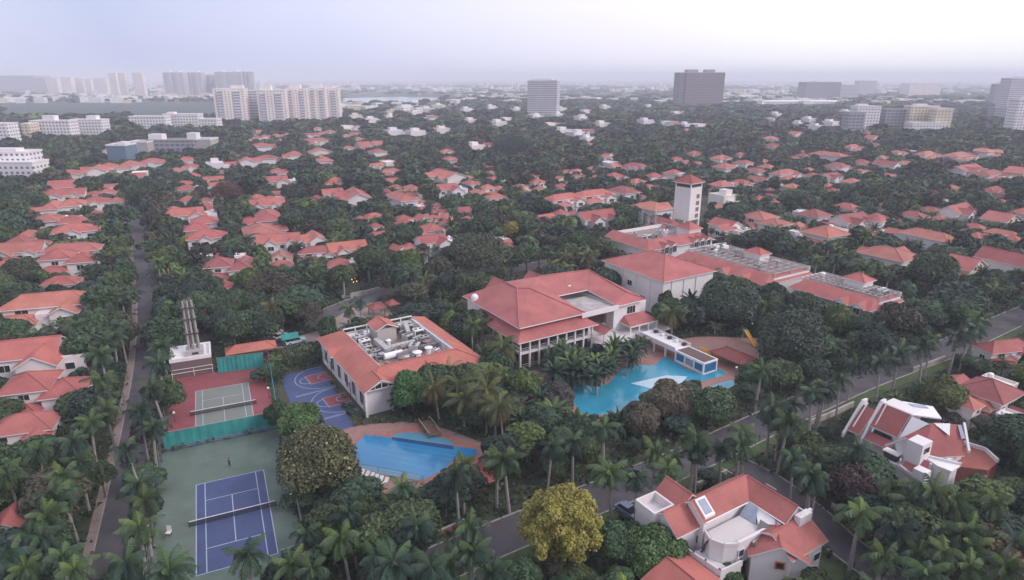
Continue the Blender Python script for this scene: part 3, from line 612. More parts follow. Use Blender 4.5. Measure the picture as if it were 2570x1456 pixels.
c.Rf.slab([(30.4, 0.9, ZE + .15), (30.0, 0, ZE - .1), (UE, 0, ZE), (36.5, 3.5, 12.0)], .24, 0, 1)
c.Rf.slab([(UE, 0, ZE), (UE, VE, ZE), (37.6, 21.2, 13.6), (36.5, 3.5, 12.0)], .24, 0, 1)
for p, q in (((0, 0, ZE), (9.0, 15.2, zr)), ((9, 15.2, zr), (9, 21.5, zr)), ((11.6, 13.4, zr), (9.0, 15.2, zr)), ((11.6, 13.4, zr), (20, 0.2, ZE + .05)), ((20, 21.5, 14.4), (37.6, 21.2, 13.6)), ((37.6, 21.2, 13.6), (36.5, 3.5, 12)), ((36.5, 3.5, 12), (UE, 0, ZE))):
    c.Rf.tube((*p[:2], p[2] + .06), (*q[:2], q[2] + .06), 0.2, n=5)
# small gablet ridges at the back
c.Rf.gable(7.2, 12.2, 22.2, 28.3, 11.2, 3.0, 'v', .3); c.Rf.gable(18.9, 24.3, 22.2, 28.3, 11.0, 3.1, 'v', .3)
# court floor and its walls
pb = MB(); pb.box(20.3, 30.1, 0.35, 11.9, ZE - .5, ZE - .44); c.child('court_floor', pb, ['stained_concrete']); c.W.box(20.2, 30.2, 0.3, 12.0, ZE - 1.2, ZE - .5); c.W.box(19.0, 31.0, 0.05, 0.3, ZE - 1.2, ZE + .1)
# skirt roof round the front left
c.Rf.slab([(-1.6, -2.2, 7.4), (22.6, -2.2, 7.4), (19.5, 1.8, 9.3), (1.6, 1.8, 9.3)], .22, 0, 1)
c.Rf.slab([(-1.6, 20.5, 7.4), (-1.6, -2.2, 7.4), (1.6, 1.8, 9.3), (1.6, 20.5, 9.3)], .22, 0, 1)
c.Rf.slab([(22.6, -2.2, 7.4), (22.6, 2.6, 7.4), (19.5, 1.8, 9.3)], .22, 0, 1)
# upper body
c.W.box(1.5, 19.4, 1.6, 27.5, 7.9, 9.9); c.W.box(1.0, 39.4, 19.0, 27.8, 0, 9.9); c.W.box(30.6, 39.6, 1.4, 19.0, 0, 9.9); c.W.box(19.4, 30.6, 4.4, 19.0, 0, 8.6)
# two storeys of columns with dark bays behind
c.W.box(-0.4, 21.6, -1.0, -0.5, 3.7, 4.3); c.W.box(-0.4, 0.1, -0.5, 20, 3.7, 4.3); c.W.box(0.2, 21.4, -0.4, 19.0, 3.55, 3.7)
for i in range(9):
    u = -0.25 + 2.72 * i; pb = MB(); pb.box(u - .2, u + .2, -1.1, -.7, 0, 7.45); c.child('column', pb, ['white_paint'])
for i in range(1, 7):
    v = -0.9 + 3.1 * i; pb = MB(); pb.box(-.55, -.2, v - .2, v + .2, 0, 7.45); c.child('column', pb, ['white_paint'])
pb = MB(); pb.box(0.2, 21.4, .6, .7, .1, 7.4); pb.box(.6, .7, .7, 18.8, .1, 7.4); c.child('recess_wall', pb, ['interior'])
pb = MB()
for z in (.5, 1.0, 4.75, 5.2): pb.box(-.2, 21.4, -.95, -.9, z, z + .06)
c.child('balustrade', pb, ['white_paint'])
pb = MB(); pb.box(2.9, 4.7, .45, .55, .3, 3.2); c.child('lit_doorway', pb, ['lit_wood'])
for i in (0, 2, 3, 5, 6): pb = MB(); u = 1.1 + 2.72 * i; pb.box(u - .9, u + .9, .5, .58, 4.5, 6.6); c.child('glass_door', pb, ['glass_dark'])
# terrace opening, right block, lower porch
pb = MB(); pb.box(23.4, 30.4, 4.2, 4.38, 4.4, 8.2); c.child('arched_opening', pb, ['lit_wood'])
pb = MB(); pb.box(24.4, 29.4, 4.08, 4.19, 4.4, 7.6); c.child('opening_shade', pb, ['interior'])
for u in (23.0, 30.2): pb = MB(); pb.box(u, u + .5, 3.6, 4.2, 4.3, 8.4); c.child('pier', pb, ['cream_wall'])
c.win(36.6, 1.4, 6.6, 2.8, 2.0, 'v-')
c.Rf.slab([(32.6, -3.2, 4.9), (42.6, -3.2, 4.9), (40.6, 1.3, 6.4), (34.2, 1.3, 6.4)], .22, 0, 1); c.Rf.slab([(32.6, 1.3, 4.9), (32.6, -3.2, 4.9), (34.2, 1.3, 6.4)], .22, 0, 1)
pb = MB(); pb.box(32.7, 42.5, -3.1, 1.2, 4.5, 4.68); c.child('porch_ceiling', pb, ['white_paint'])
for u in (32.9, 36, 39.2, 42.2): pb = MB(); pb.box(u - .16, u + .16, -3.0, -2.7, 2.4, 4.5); c.child('column', pb, ['white_paint'])
# raised walkway with gabled porch
c.W.box(22.0, 46.0, -4.4, 1.2, 1.9, 2.4); c.W.box(22, 31.5, -4.6, -4.3, 2.4, 3.3); c.W.box(32.6, 41.0, -4.6, -4.3, 2.4, 3.2)
for u in (23, 27, 31, 36, 40, 44): pb = MB(); pb.box(u - .2, u + .2, -4.3, -3.9, 0, 1.9); c.child('column', pb, ['white_paint'])
c.Rf.gable(22.3, 26.0, -5.0, 0.2, 5.6, 1.2, 'v', .3, wall=c.W)
for u in (22.4, 25.9): pb = MB(); pb.box(u - .14, u + .14, -4.9, -4.6, 2.3, 5.7); c.child('column', pb, ['white_paint'])
pb = MB(); pb.dome((0.9, 23.5, ZE + .9), 1.0, 1.0, 14, 5); pb.tube((.9, 23.5, ZE - .2), (.9, 23.5, ZE + .9), 1.0, 1.0, 14); c.child('water_tank', pb, ['white_paint'])
c.box(39.6, 44.0, 3.6, 9.0, 0, 8.2)
c.done('large clubhouse with broad red hipped roofs and white colonnade facing the lagoon pool', 'clubhouse')
# ---- hall behind it
KEEP.append(rect(130, 154, 127, 157, YB))
hx, hy = B2W(131.6, 128.4); h = House('assembly_hall', hx, hy, YB); h.rc = (1.04, .96, 1.06)
h.hip(0.8, 21.5, 0.8, 27.2, 11.0, 4.2, 0.8)
for u in (4, 9, 14): h.W.box(u, u + .5, .55, .8, 0, 10.6)
for v in (6, 12, 18): h.W.box(.55, .8, v, v + .5, 0, 10.6)
h.win(12, .8, 2, 2.4, 2.2, 'v-'); h.win(.8, 9, 2, 2.4, 2.2, 'u-'); h.win(.8, 15, 6, 2, 1.6, 'u-')
h.done('tall white assembly hall under one plain red hipped roof behind the clubhouse', 'building')
# ---- water tower
tx, ty = G(1727, 562, 6.0); t_ = House('water_tower', tx, ty, math.radians(40)); KEEP.append([(tx - 9, ty - 4), (tx + 9, ty - 4), (tx + 9, ty + 12), (tx - 9, ty + 12)])
s_ = 8.2
t_.box(0, s_, 0, s_, 7.2, 21.6); t_.box(-.25, s_ + .25, -.25, s_ + .25, 23.0, 23.6)
for u, v in ((0, 0), (s_ - .9, 0), (0, s_ - .9), (s_ - .9, s_ - .9)):
    pb = MB(); pb.box(u, u + .9, v, v + .9, 0, 7.2); t_.child('leg', pb, ['white_wall'])
for u, v in ((0, 0), (s_ - .5, 0), (0, s_ - .5), (s_ - .5, s_ - .5)): t_.W.box(u, u + .5, v, v + .5, 21.6, 23.0)
pb = MB(); pb.box(.3, s_ - .3, .3, s_ - .3, 21.6, 23.0); t_.child('belfry', pb, ['interior'])
t_.Rf.hip(0, s_, 0, s_, 23.6, 3.3, .9); t_.rc = (.75, .6, .62)
for z in (8.0, 10.8, 13.6, 16.6): t_.win(5.6, 0, z, 2.2, 1.9, 'v-', 'louvre_window', 'wood')
t_.done('tall white water tower with brown pyramid roof and four brown windows', 'tower')
# ---- hotel range in front of the tower
KEEP.append(rect(162, 201, 163, 196, YB))
ox, oy = B2W(163.5, 168.0); q = House('gabled_hotel_range', ox, oy, YB); q.rc = (.98, .92, .98)
q.box(0.8, 34, 0.8, 25, 0, 6.9)
q.Rf.slab([(0, 0, 7), (35, 0, 7), (31, 6, 9.4), (5, 6, 9.4)], .2, 0, 1); q.Rf.slab([(0, 26, 7), (0, 0, 7), (5, 6, 9.4), (5, 26, 9.4)], .2, 0, 1); q.Rf.slab([(35, 0, 7), (35, 26, 7), (31, 26, 9.4), (31, 6, 9.4)], .2, 0, 1)
q.W.box(5.1, 30.9, 6.1, 25, 7.0, 7.5); pb = MB(); pb.box(5.2, 30.8, 6.2, 24.9, 7.5, 7.6); q.child('terrace_floor', pb, ['terrace_floor'])
for u in (8.6, 12.6, 24.0, 27.4, 30.8):
    q.Rf.gable(u - 1.5, u + 1.5, -.4, 3.4, 7.2, 1.5, 'v', .3, wall=q.W); q.win(u, -.4, 5.0, 1.9, 2.4, 'v-')
q.Rf.hip(26.0, 32.5, 5.5, 12, 10.6, 2.6, .6); q.W.box(26, 32.5, 5.5, 12, 7.6, 10.5)
q.W.box(4.8, 5.1, 6, 25, 7.2, 8.6); q.W.box(5, 31, 25, 25.4, 7.2, 8.8)
for v in (5, 10, 15): q.win(.8, v, 2, 1.8, 2.0, 'u-')
q.done('red roofed hotel range with row of small white gables below the water tower', 'hotel')
for i, (u, v) in enumerate(((8, 12), (11, 12.5), (14, 12), (20, 16), (23, 15), (9, 18), (18, 11))): machine('air_conditioner', u, v, 7.6, 2.2, 1.7, 1.7, .2 * i, ('machine', 'white_paint', 'steel')[i % 3], 'air conditioner on the flat roof of the gabled hotel range below the water tower', (ox, oy), YB, 'machines on the gabled hotel range')
# ---- pylon cage beside the tower
for i, (px_, py_, hh) in enumerate(((1606, 585, 11), (1622, 590, 10), (1640, 588, 12))):
    x, y = G(px_, py_ + 8, 0); r = empty('lattice_mast', x, y, 0, .4); g = MB()
    for a_, b_ in ((-.7, -.7), (.7, -.7), (.7, .7), (-.7, .7)): g.tube((a_, b_, 0), (a_, b_, hh), .12, n=5)
    g.build('leg', ['steel'], r); g = MB()
    for z in range(0, int(hh), 2):
        for (p, q2) in (((-.7, -.7), (.7, -.7)), ((.7, -.7), (.7, .7)), ((.7, .7), (-.7, .7)), ((-.7, .7), (-.7, -.7))): g.tube((*p, z), (*q2, z + 1.8), .07, n=4); g.tube((*p, z), (*q2, z), .07, n=4)
    g.build('bracing', ['steel'], r); tag(r, ('leftmost', 'middle', 'rightmost')[i] + ' of three grey lattice masts left of the water tower', 'mast', 'lattice masts')
# ---- two hotel wings with flat machine roofs
def wing(u0, u1, v0, v1, label, hip_at, seed, gables):
    KEEP.append(rect(u0 - 2, u1 + 2, v0 - 2, v1 + 2, YB))
    wx, wy = B2W(u0, v0); w = House('hotel_wing', wx, wy, YB); U, V = u1 - u0, v1 - v0; w.rc = (1.02, .95, .98)
    w.box(2, U - 1, .5, V - .5, 0, 7.2); w.W.box(5.2, U - 1.2, .7, V - .7, 7.2, 8.1); pb = MB(); pb.box(5.4, U - 1.3, .9, V - .9, 8.1, 8.2); w.child('terrace_floor', pb, ['terrace_floor'])
    w.Rf.slab([(0, V, 6.9), (0, 0, 6.9), (5.2, 2.2, 9.2), (5.2, V - 2.2, 9.2)], .2, 0, 1)
    w.Rf.slab([(0, 0, 6.9), (U, 0, 6.9), (U - 2, 2.2, 8.9), (5.2, 2.2, 9.2)], .2, 0, 1)
    w.W.box(U - 1.2, U - .9, .7, V - .7, 8.2, 9.4); w.W.box(5.2, U - 1.2, V - .7, V - .5, 8.2, 9.4)
    for v in gables: w.Rf.gable(-.6, 3.4, v - 1.8, v + 1.8, 7.0, 1.6, 'u', .3, wall=w.W); w.win(-.6, v, 5.2, 1.8, 1.8, 'u-')
    hu, hv = hip_at; sb = MB(); sb.box(hu - 2.4, hu + 2.4, hv - 3, hv + 3, 8.2, 11.2); w.child('stair_house', sb, ['white_wall'])
    sb = MB(); sb.hip(hu - 2.4, hu + 2.4, hv - 3, hv + 3, 11.2, 1.7, .6); o = sb.build('stair_roof', ['roof_tile', 'white_paint'], w.root); o.color = (1.05, .97, 1, 1)
    fr = MB(); rr = random.Random(seed)
    for i in range(14): v = 1.5 + (V - 3) * i / 13; fr.box(6, U - 2, v - .1, v + .1, 9.2, 9.45)
    for i in range(5): u = 6 + (U - 8) * i / 4; fr.box(u - .1, u + .1, 1, V - 1, 9.46, 9.7)
    for u in (6, U / 2 + 2, U - 2.2):
        for v in np.linspace(1.2, V - 1.2, 6): fr.box(u - .12, u + .12, v - .12, v + .12, 8.2, 9.2)
    w.child('pipe_rack', fr, ['concrete'])
    w.done(label, 'hotel'); n = 0
    for i in range(13):
        u, v = rr.uniform(7, U - 3), rr.uniform(2, V - 2)
        if abs(u - hu) < 4.5 and abs(v - hv) < 5: continue
        k_ = rr.choice(['air_conditioner', 'air_conditioner', 'duct', 'vent_stack'])
        machine(k_, u, v, 8.2, rr.uniform(2, 3) if k_ != 'vent_stack' else 1, 1.7 if k_ != 'duct' else .9, rr.uniform(1.6, 2.4), rr.choice([0, 1.57]), rr.choice(['machine', 'white_paint', 'steel']), k_.replace('_', ' ') + ' on the flat roof of the ' + ('nearer' if seed == 3 else 'farther') + ' hotel wing', (wx, wy), YB, 'machines on the hotel wings')
wing(164.5, 188.5, 119, 157, 'long hotel wing with machine roof and red stair house farther from camera', (17.5, 17), 2, (8, 16))
wing(169.5, 186.5, 89, 114.5, 'hotel wing with machine roof and red stair house nearer the right road', (12.5, 11.5), 3, (3.5, 8.5))
# ---- floodlight / sign pylon on its white roofed store beside the red court
bx, by = B2W(-14.0, 158.9, YL); p = House('pavilion', bx, by, YL, 'brick_wall')
p.box(0, 8.6, 0, 8.2, 0, 3.9); KEEP.append(rect(-15, -4, 158, 168, YL))
b = MB(); b.box(-.15, 8.75, -.15, .25, 3.9, 4.75); b.box(-.15, 8.75, 7.95, 8.35, 3.9, 4.75); b.box(-.15, .25, .25, 7.95, 3.9, 4.75); b.box(8.35, 8.75, .25, 7.95, 3.9, 4.75); b.box(.25, 8.35, .25, 7.95, 3.9, 4.15); p.child('roof_parapet', b, ['white_paint'])
b = MB()
for z in (1.2, 2.1): b.tube((-.2, -.35, z), (8.8, -.35, z), .07, n=5)
for u in (0, 4.6, 8.6): b.tube((u, -.35, 0), (u, -.35, 2.2), .06, n=5)
p.child('rail', b, ['white_paint']); p.done('brick store with white parapet roof beside the red tennis court', 'pavilion')
mx_, my_ = B2W(-14.0 + 5.3, 158.9 + 3.6, YL); r = empty('lattice_pylon', mx_, my_, 4.15, YL); PH = 13.4
b = MB(); b.box(-1.9, 1.9, -1.9, 1.9, 0, 1.3); b.build('base', ['concrete'], r); b = MB(); b.box(-.6, .8, -1.98, -1.9, .4, .9); b.build('hatch', ['interior'], r)
for u, v in ((-1.1, -.6), (0, -.9), (1.1, -.6), (-.7, .7), (.7, .7)): b = MB(); b.tube((u, v, 1.3), (u * .85, v * .85, PH), .26, .2, 8); b.build('leg', ['rust_metal' if v > 0 else 'grey_wall'], r)
for z in (5.2, 8.8, 11.6): b = MB(); b.box(-1.5, 1.5, -1.25, -1.0, z, z + .25); b.box(-1.5, 1.5, .8, 1.05, z, z + .25); b.box(-1.5, -1.25, -1.0, .8, z, z + .25); b.box(1.25, 1.5, -1.0, .8, z, z + .25); b.build('ring', ['dark_metal'], r)
b = MB(); n = 12
for i in range(n): z = 1.5 + (PH - 2) * i / n; b.tube((-1.05, -.62, z), (1.05, -.62, z + .9), .05, n=4)
b.build('bracing', ['rust_metal'], r); tag(r, 'tall slender rust and grey pylon standing on the white parapet roof', 'pylon')
# ---- foreground white villa (axes shared with the club)
vx, vy = B2W(65, 50); v = House('courtyard_villa', vx, vy, YB); v.rc = (1.0, 1.0, 1.0); KEEP.append(rect(57.5, 79, 38.5, 60.5, YB))
ze, zr = 7.8, 9.8; A1, A2, A3 = (-1.8, .6), (7.7, .6), (7.7, -5.6)
v.Rf.slab([(-1.8, .6, ze), (7.7, .6, ze), (10.1, 3.2, zr), (-1.8, 3.2, zr)], .18, 0, 1)
v.Rf.slab([(12.6, 5.9, ze), (-1.8, 5.9, ze), (-1.8, 3.2, zr), (10.1, 3.2, zr)], .18, 0, 1)
v.Rf.slab([(7.7, .6, ze), (7.7, -5.6, ze), (10.1, -5.6, zr), (10.1, 3.2, zr)], .18, 0, 1)
v.Rf.slab([(12.6, -5.6, ze), (12.6, 5.9, ze), (10.1, 3.2, zr), (10.1, -5.6, zr)], .18, 0, 1)
v.Rf.slab([(10.6, 6.4, ze - .5), (6.2, 6.4, ze - .5), (6.2, 5.6, ze + .1), (10.6, 5.6, ze + .1)], .12, 1, 1)
for p_, q_ in (((-1.8, 3.2, zr), (10.1, 3.2, zr)), ((10.1, 3.2, zr), (10.1, -5.6, zr))): v.Rf.tube((*p_[:2], p_[2] + .04), (*q_[:2], q_[2] + .04), .13, n=5)
v.W.box(-1.3, 12.0, 1.0, 5.5, 0, 7.9); v.W.box(8.2, 12.0, -5.2, 1.0, 0, 7.9)
for (u, vv) in ((-1.3, 0),): v.W.poly([(-1.3, 1.0, 7.9), (-1.3, 5.5, 7.9), (-1.3, 3.2, 9.6)])
v.W.poly([(8.2, -5.2, 7.9), (12.0, -5.2, 7.9), (10.1, -5.2, 9.6)])
b = MB(); b.tube((7.55, -5.5, ze + .02), (7.55, .4, ze + .02), .09, n=6); b.tube((-1.6, .45, ze + .02), (7.4, .45, ze + .02), .09, n=6); v.child('gutter', b, ['white_paint'])
# left gable facing the drive, and the open white roof box
v.gable(-2.4, 1.6, 4.6, 9.2, 7.9, 1.9, 'v', .35)
v.W.box(-6.4, -2.6, 5.6, 9.4, 0, 6.6); 
for (u0, u1, v0, v1) in ((-6.5, -6.2, 5.5, 9.5), (-2.8, -2.5, 5.5, 9.5), (-6.2, -2.8, 5.5, 5.8), (-6.2, -2.8, 9.2, 9.5)): v.W.box(u0, u1, v0, v1, 6.6, 8.1)
v.gable(-5.4, 1.0, 2.0, 7.0, 6.4, 2.3, 'u', .5)
v.Rf.slab([(-6.9, 5.2, 4.7), (-6.9, 3.0, 4.7), (-5.4, 3.0, 5.4), (-5.4, 5.2, 5.4)], .15, 0, 1)
b = MB(); b.slab([(-1.3, .85, 8.35), (.7, .85, 8.35), (.7, 3.0, 10.0), (-1.3, 3.0, 10.0)], .4, 0, 0); v.child('skylight_kerb', b, ['white_paint']); b = MB(); b.slab([(-1.0, 1.1, 8.6), (.4, 1.1, 8.6), (.4, 2.75, 9.87), (-1.0, 2.75, 9.87)], .05, 0, 0); v.child('skylight', b, ['glass_roof'])
# curved flat terrace with the walls below it
ter = [(-1.6, .4), (-2.3, -1.2), (-1.5, -2.9), (.2, -3.8), (2.6, -3.9), (6.0, -4.0), (7.9, -3.8), (7.9, .4)]
v.W.prism(ter, 3.0, 6.3); v.W.prism([(.2, -3.9), (2.7, -4.0), (6, -4.05), (6, -3.6), (.3, -3.5)], 6.32, 6.75)
b = MB(); b.prism([(-1.2, .3), (-1.9, -1.2), (-1.2, -2.6), (.4, -3.4), (2.6, -3.5), (7.8, -3.5), (7.8, .3)], 6.3, 6.42); v.child('roof_terrace', b, ['terrace'])
rim = ter[:6]
for p_, q_ in zip(rim, rim[1:]): d_ = Vector((q_[0] - p_[0], q_[1] - p_[1])); v.W.obox((p_[0] + q_[0]) / 2, (p_[1] + q_[1]) / 2, 6.3, d_.length + .1, .22, .42, math.atan2(d_.y, d_.x))
b = MB(); b.poly([(5.4, .2, 6.5), (5.6, -2.4, 6.5), (7.5, -1.0, 7.9), (7.4, .4, 8.0)]); b.poly([(5.3, .25, 6.5), (5.4, .2, 6.5), (7.4, .4, 8.0), (7.3, .5, 8.0)]); v.child('glass_canopy', b, ['glass_roof'])
b = MB(); b.slab([(5.8, -2.6, 6.7), (7.6, -5.0, 7.4), (7.9, -.2, 7.8)], .1, 0, 0); v.child('sail_roof', b, ['white_paint'])
b = MB(); b.slab([(4.6, -3.4, 6.6), (7.0, -4.8, 6.7), (6.2, -2.6, 7.3)], .08, 0, 0); v.child('louvre_canopy', b, ['machine_dark'])
# balcony
bal = [(-4.2, 1.2), (-3.6, -4.4), (0.4, -4.6), (.2, -3.0), (-2.0, -1.2), (-1.6, .6)]
v.W.prism(bal, 0, 3.4)
for p_, q_ in zip(bal[:3], bal[1:4]): d_ = Vector((q_[0] - p_[0], q_[1] - p_[1])); v.W.obox((p_[0] + q_[0]) / 2, (p_[1] + q_[1]) / 2, 3.4, d_.length + .15, .2, .95, math.atan2(d_.y, d_.x))
for i, (u, vv) in enumerate(((-4.05, 0), (-3.85, -2.0), (-3.6, -4.2), (.35, -4.4))): b = MB(); b.box(u - .1, u + .1, vv - .1, vv + .1, 3.2, 4.5); v.child('baluster', b, ['dark_metal'])
v.win(.9, -3.92, 4.3, 1.0, 1.1, 'v-'); v.win(-1.4, -.3, 4.2, 1.4, 1.3, 'u-')
b = MB()
for i in range(9): b.tube((-2.4 + .3 * math.sin(i), .1 - .28 * i * .4, 3.6 + .30 * i), (-1.7 + .25 * math.cos(i), .2 - .2 * i * .4, 3.75 + .30 * i), .13, n=6)
v.child('spiral_stair', b, ['dark_metal'])
b = MB(); b.box(3.4, 6.2, -4.4, -4.1, .4, 3.0); v.child('carport_shade', b, ['interior']); b = MB(); b.slab([(2.9, -4.1, 6.1), (2.9, -4.6, 3.6), (6.0, -4.6, 3.6), (6.0, -4.1, 6.1)], .1, 0, 0); v.child('side_wall_panel', b, ['cream_wall'])
# right wing: hip along u with a diagonal gable to the front
v.gable(5.0, 12.0, -8.8, -2.4, 5.6, 2.1, 'u', .5)
dv = math.radians(45)
def dg(s, w): return (5.6 + (s - w) * .7071, -6.1 + (s + w) * .7071)      # s along the diagonal (back), w across
r0 = -2.6
v.Rf.slab([(*dg(r0, 4.0), 5.1), (*dg(r0, 0), 7.3), (*dg(5.5, 0), 7.3), (*dg(5.5, 4.0), 5.1)][::-1], .18, 0, 1)
v.Rf.slab([(*dg(r0, 0), 7.3), (*dg(r0, -4.0), 5.1), (*dg(5.5, -4.0), 5.1), (*dg(5.5, 0), 7.3)][::-1], .18, 0, 1)
pr = [dg(-2.1, 3.5), dg(-2.1, -3.5), dg(4, -3.5), dg(4, 3.5)]; v.W.prism(pr[::-1] if False else pr, 0, 5.2)
v.W.poly([(*dg(-2.1, 3.5), 5.2), (*dg(-2.1, -3.5), 5.2), (*dg(-2.1, 0), 7.05)])
v.Rf.tube((*dg(r0, 0), 7.35), (*dg(5.0, 0), 7.35), .13, n=5)
wb = MB(); wb.obox(*dg(-2.16, -.2), 3.4, 1.3, .12, 1.2, YB * 0 - dv, 0); wb.obox(*dg(-2.24, -.2), 3.6, .9, .06, .8, -dv, 1); o = wb.build('window', ['orange_plastic', 'glass_dark'], v.root)
v.Rf.slab([(*dg(-3.2, -4.6), 1.9), (*dg(-3.2, -3.0), 2.5), (*dg(-.6, -3.0), 2.5), (*dg(-.6, -4.6), 1.9)][::-1], .15, 0, 1)
v.win(12.0, -5.6, 3.0, 2.2, 1.3, 'u+'); v.win(11.0, -8.8, 2.6, 1.4, 1.2, 'v-')
b = MB()
for i in range(10): b.box(2.6 + .14 * i, 2.66 + .14 * i, -5.6, -3.9, 5.55, 5.7)
v.child('pergola', b, ['machine_dark'])
v.W.box(9.6, 12.2, -6.5, -5.5, 7.0, 8.6); v.W.box(12.2, 13.0, -6.0, -5.6, 7.9, 8.5)
v.win(-1.3, 2.3, 3.4, 1.2, 1.4, 'u-'); v.win(-4.4, 2.0, 3, 1.4, 1.3, 'v-')
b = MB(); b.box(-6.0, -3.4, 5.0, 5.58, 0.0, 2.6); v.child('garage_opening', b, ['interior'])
v.done('large white villa with L-shaped red tile roof and curved white roof terrace', 'villa')
# lower neighbour cut by the picture's bottom edge
x, y = B2W(52.2, 41.5); w = House('garden_pavilion', x, y, YB); KEEP.append(rect(50, 61, 39, 52, YB)); w.rc = (1.08, 1.02, 1); w.gable(0, 8, 0, 8.6, 3.7, 1.7, 'v', .5); w.win(0, 4, 1, 1.5, 1.3, 'u-'); w.done('low red tiled pavilion left of the big white courtyard villa', 'pavilion')
# ---- second villa, with sloping white fin walls
vx, vy = B2W(112, 48); v = House('fin_wall_villa', vx, vy, YB); v.rc = (.86, .78, .84); KEEP.append(rect(105, 128, 38, 61, YB))
def S(pts, t=.18, m=0): v.Rf.slab(pts, t, m, 1)
for vv, u0, u1, z0, z1 in ((11.3, -.5, 4.4, 2.6, 8.2), (8.3, .6, 5.2, 2.6, 9.2)):
    k = len(v.W.v); v.W.slab([(u0, vv, z0), (u1, vv, z1), (u1, vv + .45, z1), (u0, vv + .45, z0)][::-1][::-1], .9, 0, 0); v.W.box(u1 - .1, u1 + 1.4, vv, vv + .45, 0, z1)
    v.W.slab([(u0 + 1.2, vv - .9, z0 + 1.7), (u1, vv - .9, z1), (u1, vv - .7, z1), (u0 + 1.2, vv - .7, z0 + 1.7)], .3, 0, 0)
S([(.2, 8.8, 3.3), (4.3, 8.8, 7.4), (4.3, 11.2, 7.4), (.2, 11.2, 3.3)][::-1]); S([(2.2, 3.2, 5.0), (2.2, 8.2, 5.0), (5.5, 8.2, 8.6), (5.5, 3.2, 8.6)][::-1])
S([(0.6, 3.4, 2.8), (0.6, 8.0, 2.8), (2.4, 8.0, 4.0), (2.4, 3.4, 4.0)][::-1])
v.W.box(2.6, 9.0, 2.6, 10.8, 0, 4.9); v.W.box(5.6, 9.0, 3.0, 8.3, 4.9, 8.8); b = MB(); b.box(2.2, 2.55, 4.2, 7.4, 3.9, 4.5); v.child('slot_window', b, ['glass_dark'])
b = MB(); b.prism([(5.5, 3.0), (8.6, -.6), (12.0, 2.6), (9.4, 6.6), (5.5, 8.3)], 8.5, 8.75); v.child('white_roof', b, ['white_paint'])
b = MB(); b.prism([(8.6, 4.4), (10.4, 2.6), (11.0, 3.6), (9.0, 5.6)], 8.76, 8.9); v.child('skylight', b, ['glass_roof'])
b = MB(); b.poly([(2.4, 2.9, 5.1), (5.4, 2.9, 8.5), (5.6, .0, 8.3), (2.8, 1.8, 6.0)]); v.child('slope_wall', b, ['white_wall'])
S([(1.8, 1.9, 6.0), (0.4, -2.2, 4.2), (6.8, -6.0, 4.6), (11.0, -3.1, 7.9), (5.6, -.4, 8.5)]); S([(5.6, -.4, 8.5), (11.0, -3.1, 7.9), (12.4, 1.6, 5.8), (8.0, 3.0, 6.0)])
b = MB(); b.poly([(5.9, -.6, 8.58), (7.0, -3.0, 6.95), (8.9, -1.95, 8.32)]); v.child('roof_window', b, ['blue_panel'])
b = MB(); b.poly([(8.3, -4.4, 6.62), (8.95, -4.75, 6.68), (10.6, -3.0, 8.02), (10.0, -2.7, 8.04)]); v.child('roof_window', b, ['glass_roof'])
v.W.slab([(7.4, -6.1, 5.5), (7.6, -6.4, 5.5), (11.4, -3.3, 8.4), (11.2, -3.0, 8.4)], .5)
v.W.box(1.6, 9.4, -2.4, 2.6, 0, 4.5); v.W.box(4, 8.4, -5.0, -2.4, 0, 4.2)
v.W.obox(-1.6, -2.2, 4.0, 3.1, 2.5, 4.4, 0); b = MB(); b.box(-2.4, -.8, -3.55, -3.46, 6.6, 7.5); v.child('window', b, ['glass_dark'])
v.W.slab([(-1.7, -4.8, 2.6), (-1.4, .1, 7.6), (-1.7, .1, 7.9), (-2.0, -4.8, 2.9)], .5); v.W.slab([(-2.0, .1, 7.9), (-3.4, 2.4, 5.8), (-3.2, 2.5, 5.6), (-1.7, .2, 7.6)], .5)
v.W.box(-1.6, -1.3, -4.6, .1, 0, 5.0); v.W.poly([(-1.62, -3.6, 3.6), (-1.62, .1, 7.4), (-1.62, 1.6, 5.6), (-1.62, .6, 3.6)])
b = MB(); b.box(-2.9, -1.7, .3, 2.6, 3.1, 4.3); v.child('verandah_shade', b, ['interior']); v.W.box(-3.1, -1.6, .1, 2.8, 4.32, 4.5); v.W.box(-3.7, -3.4, -.2, 3.0, 2.2, 3.2); v.W.box(-3.4, 0, -2, 3, 0, 3.0)
b = MB(); b.prism([(-.4, -2.9), (2.0, -7.5), (-1.2, -7.6), (-1.4, -5.4)], 4.9, 5.15); b.prism([(-.4, -2.7), (2.2, -7.5), (2.0, -7.6), (-.6, -2.9)], 5.15, 5.6); v.child('white_roof', b, ['white_paint'])
v.W.prism([(-.6, -3.1), (1.7, -7.2), (-.9, -7.3), (-1.2, -5.2)], 0, 4.9)
S([(-4.4, -1.4, 3.6), (-4.4, -5.4, 3.6), (-1.8, -4.4, 5.4), (-1.8, -1.0, 5.4)]); v.W.box(-4.0, -1.7, -5.0, -1.2, 0, 3.5)
v.W.slab([(-4.6, -1.2, 3.9), (-4.4, -5.8, 2.6), (-4.2, -5.7, 2.6), (-4.4, -1.0, 4.1)], .6)
b = MB(); b.box(-4.8, -3.0, -5.4, -3.4, 3.0, 4.7); v.child('white_roof', b, ['white_paint'])
b = MB(); pts = [(5.5, -6.0), (8.5, -9.2), (12.5, -9.0), (14.8, -6.0), (13.8, -2.6), (11, -2.2)]; b.prism(pts, 0, 2.9); v.child('round_terrace', b, ['yard_red'])
for p_, q_ in zip(pts[2:], pts[3:]): d_ = Vector((q_[0] - p_[0], q_[1] - p_[1])); v.W.obox((p_[0] + q_[0]) / 2, (p_[1] + q_[1]) / 2, 2.9, d_.length, .35, .7, math.atan2(d_.y, d_.x))
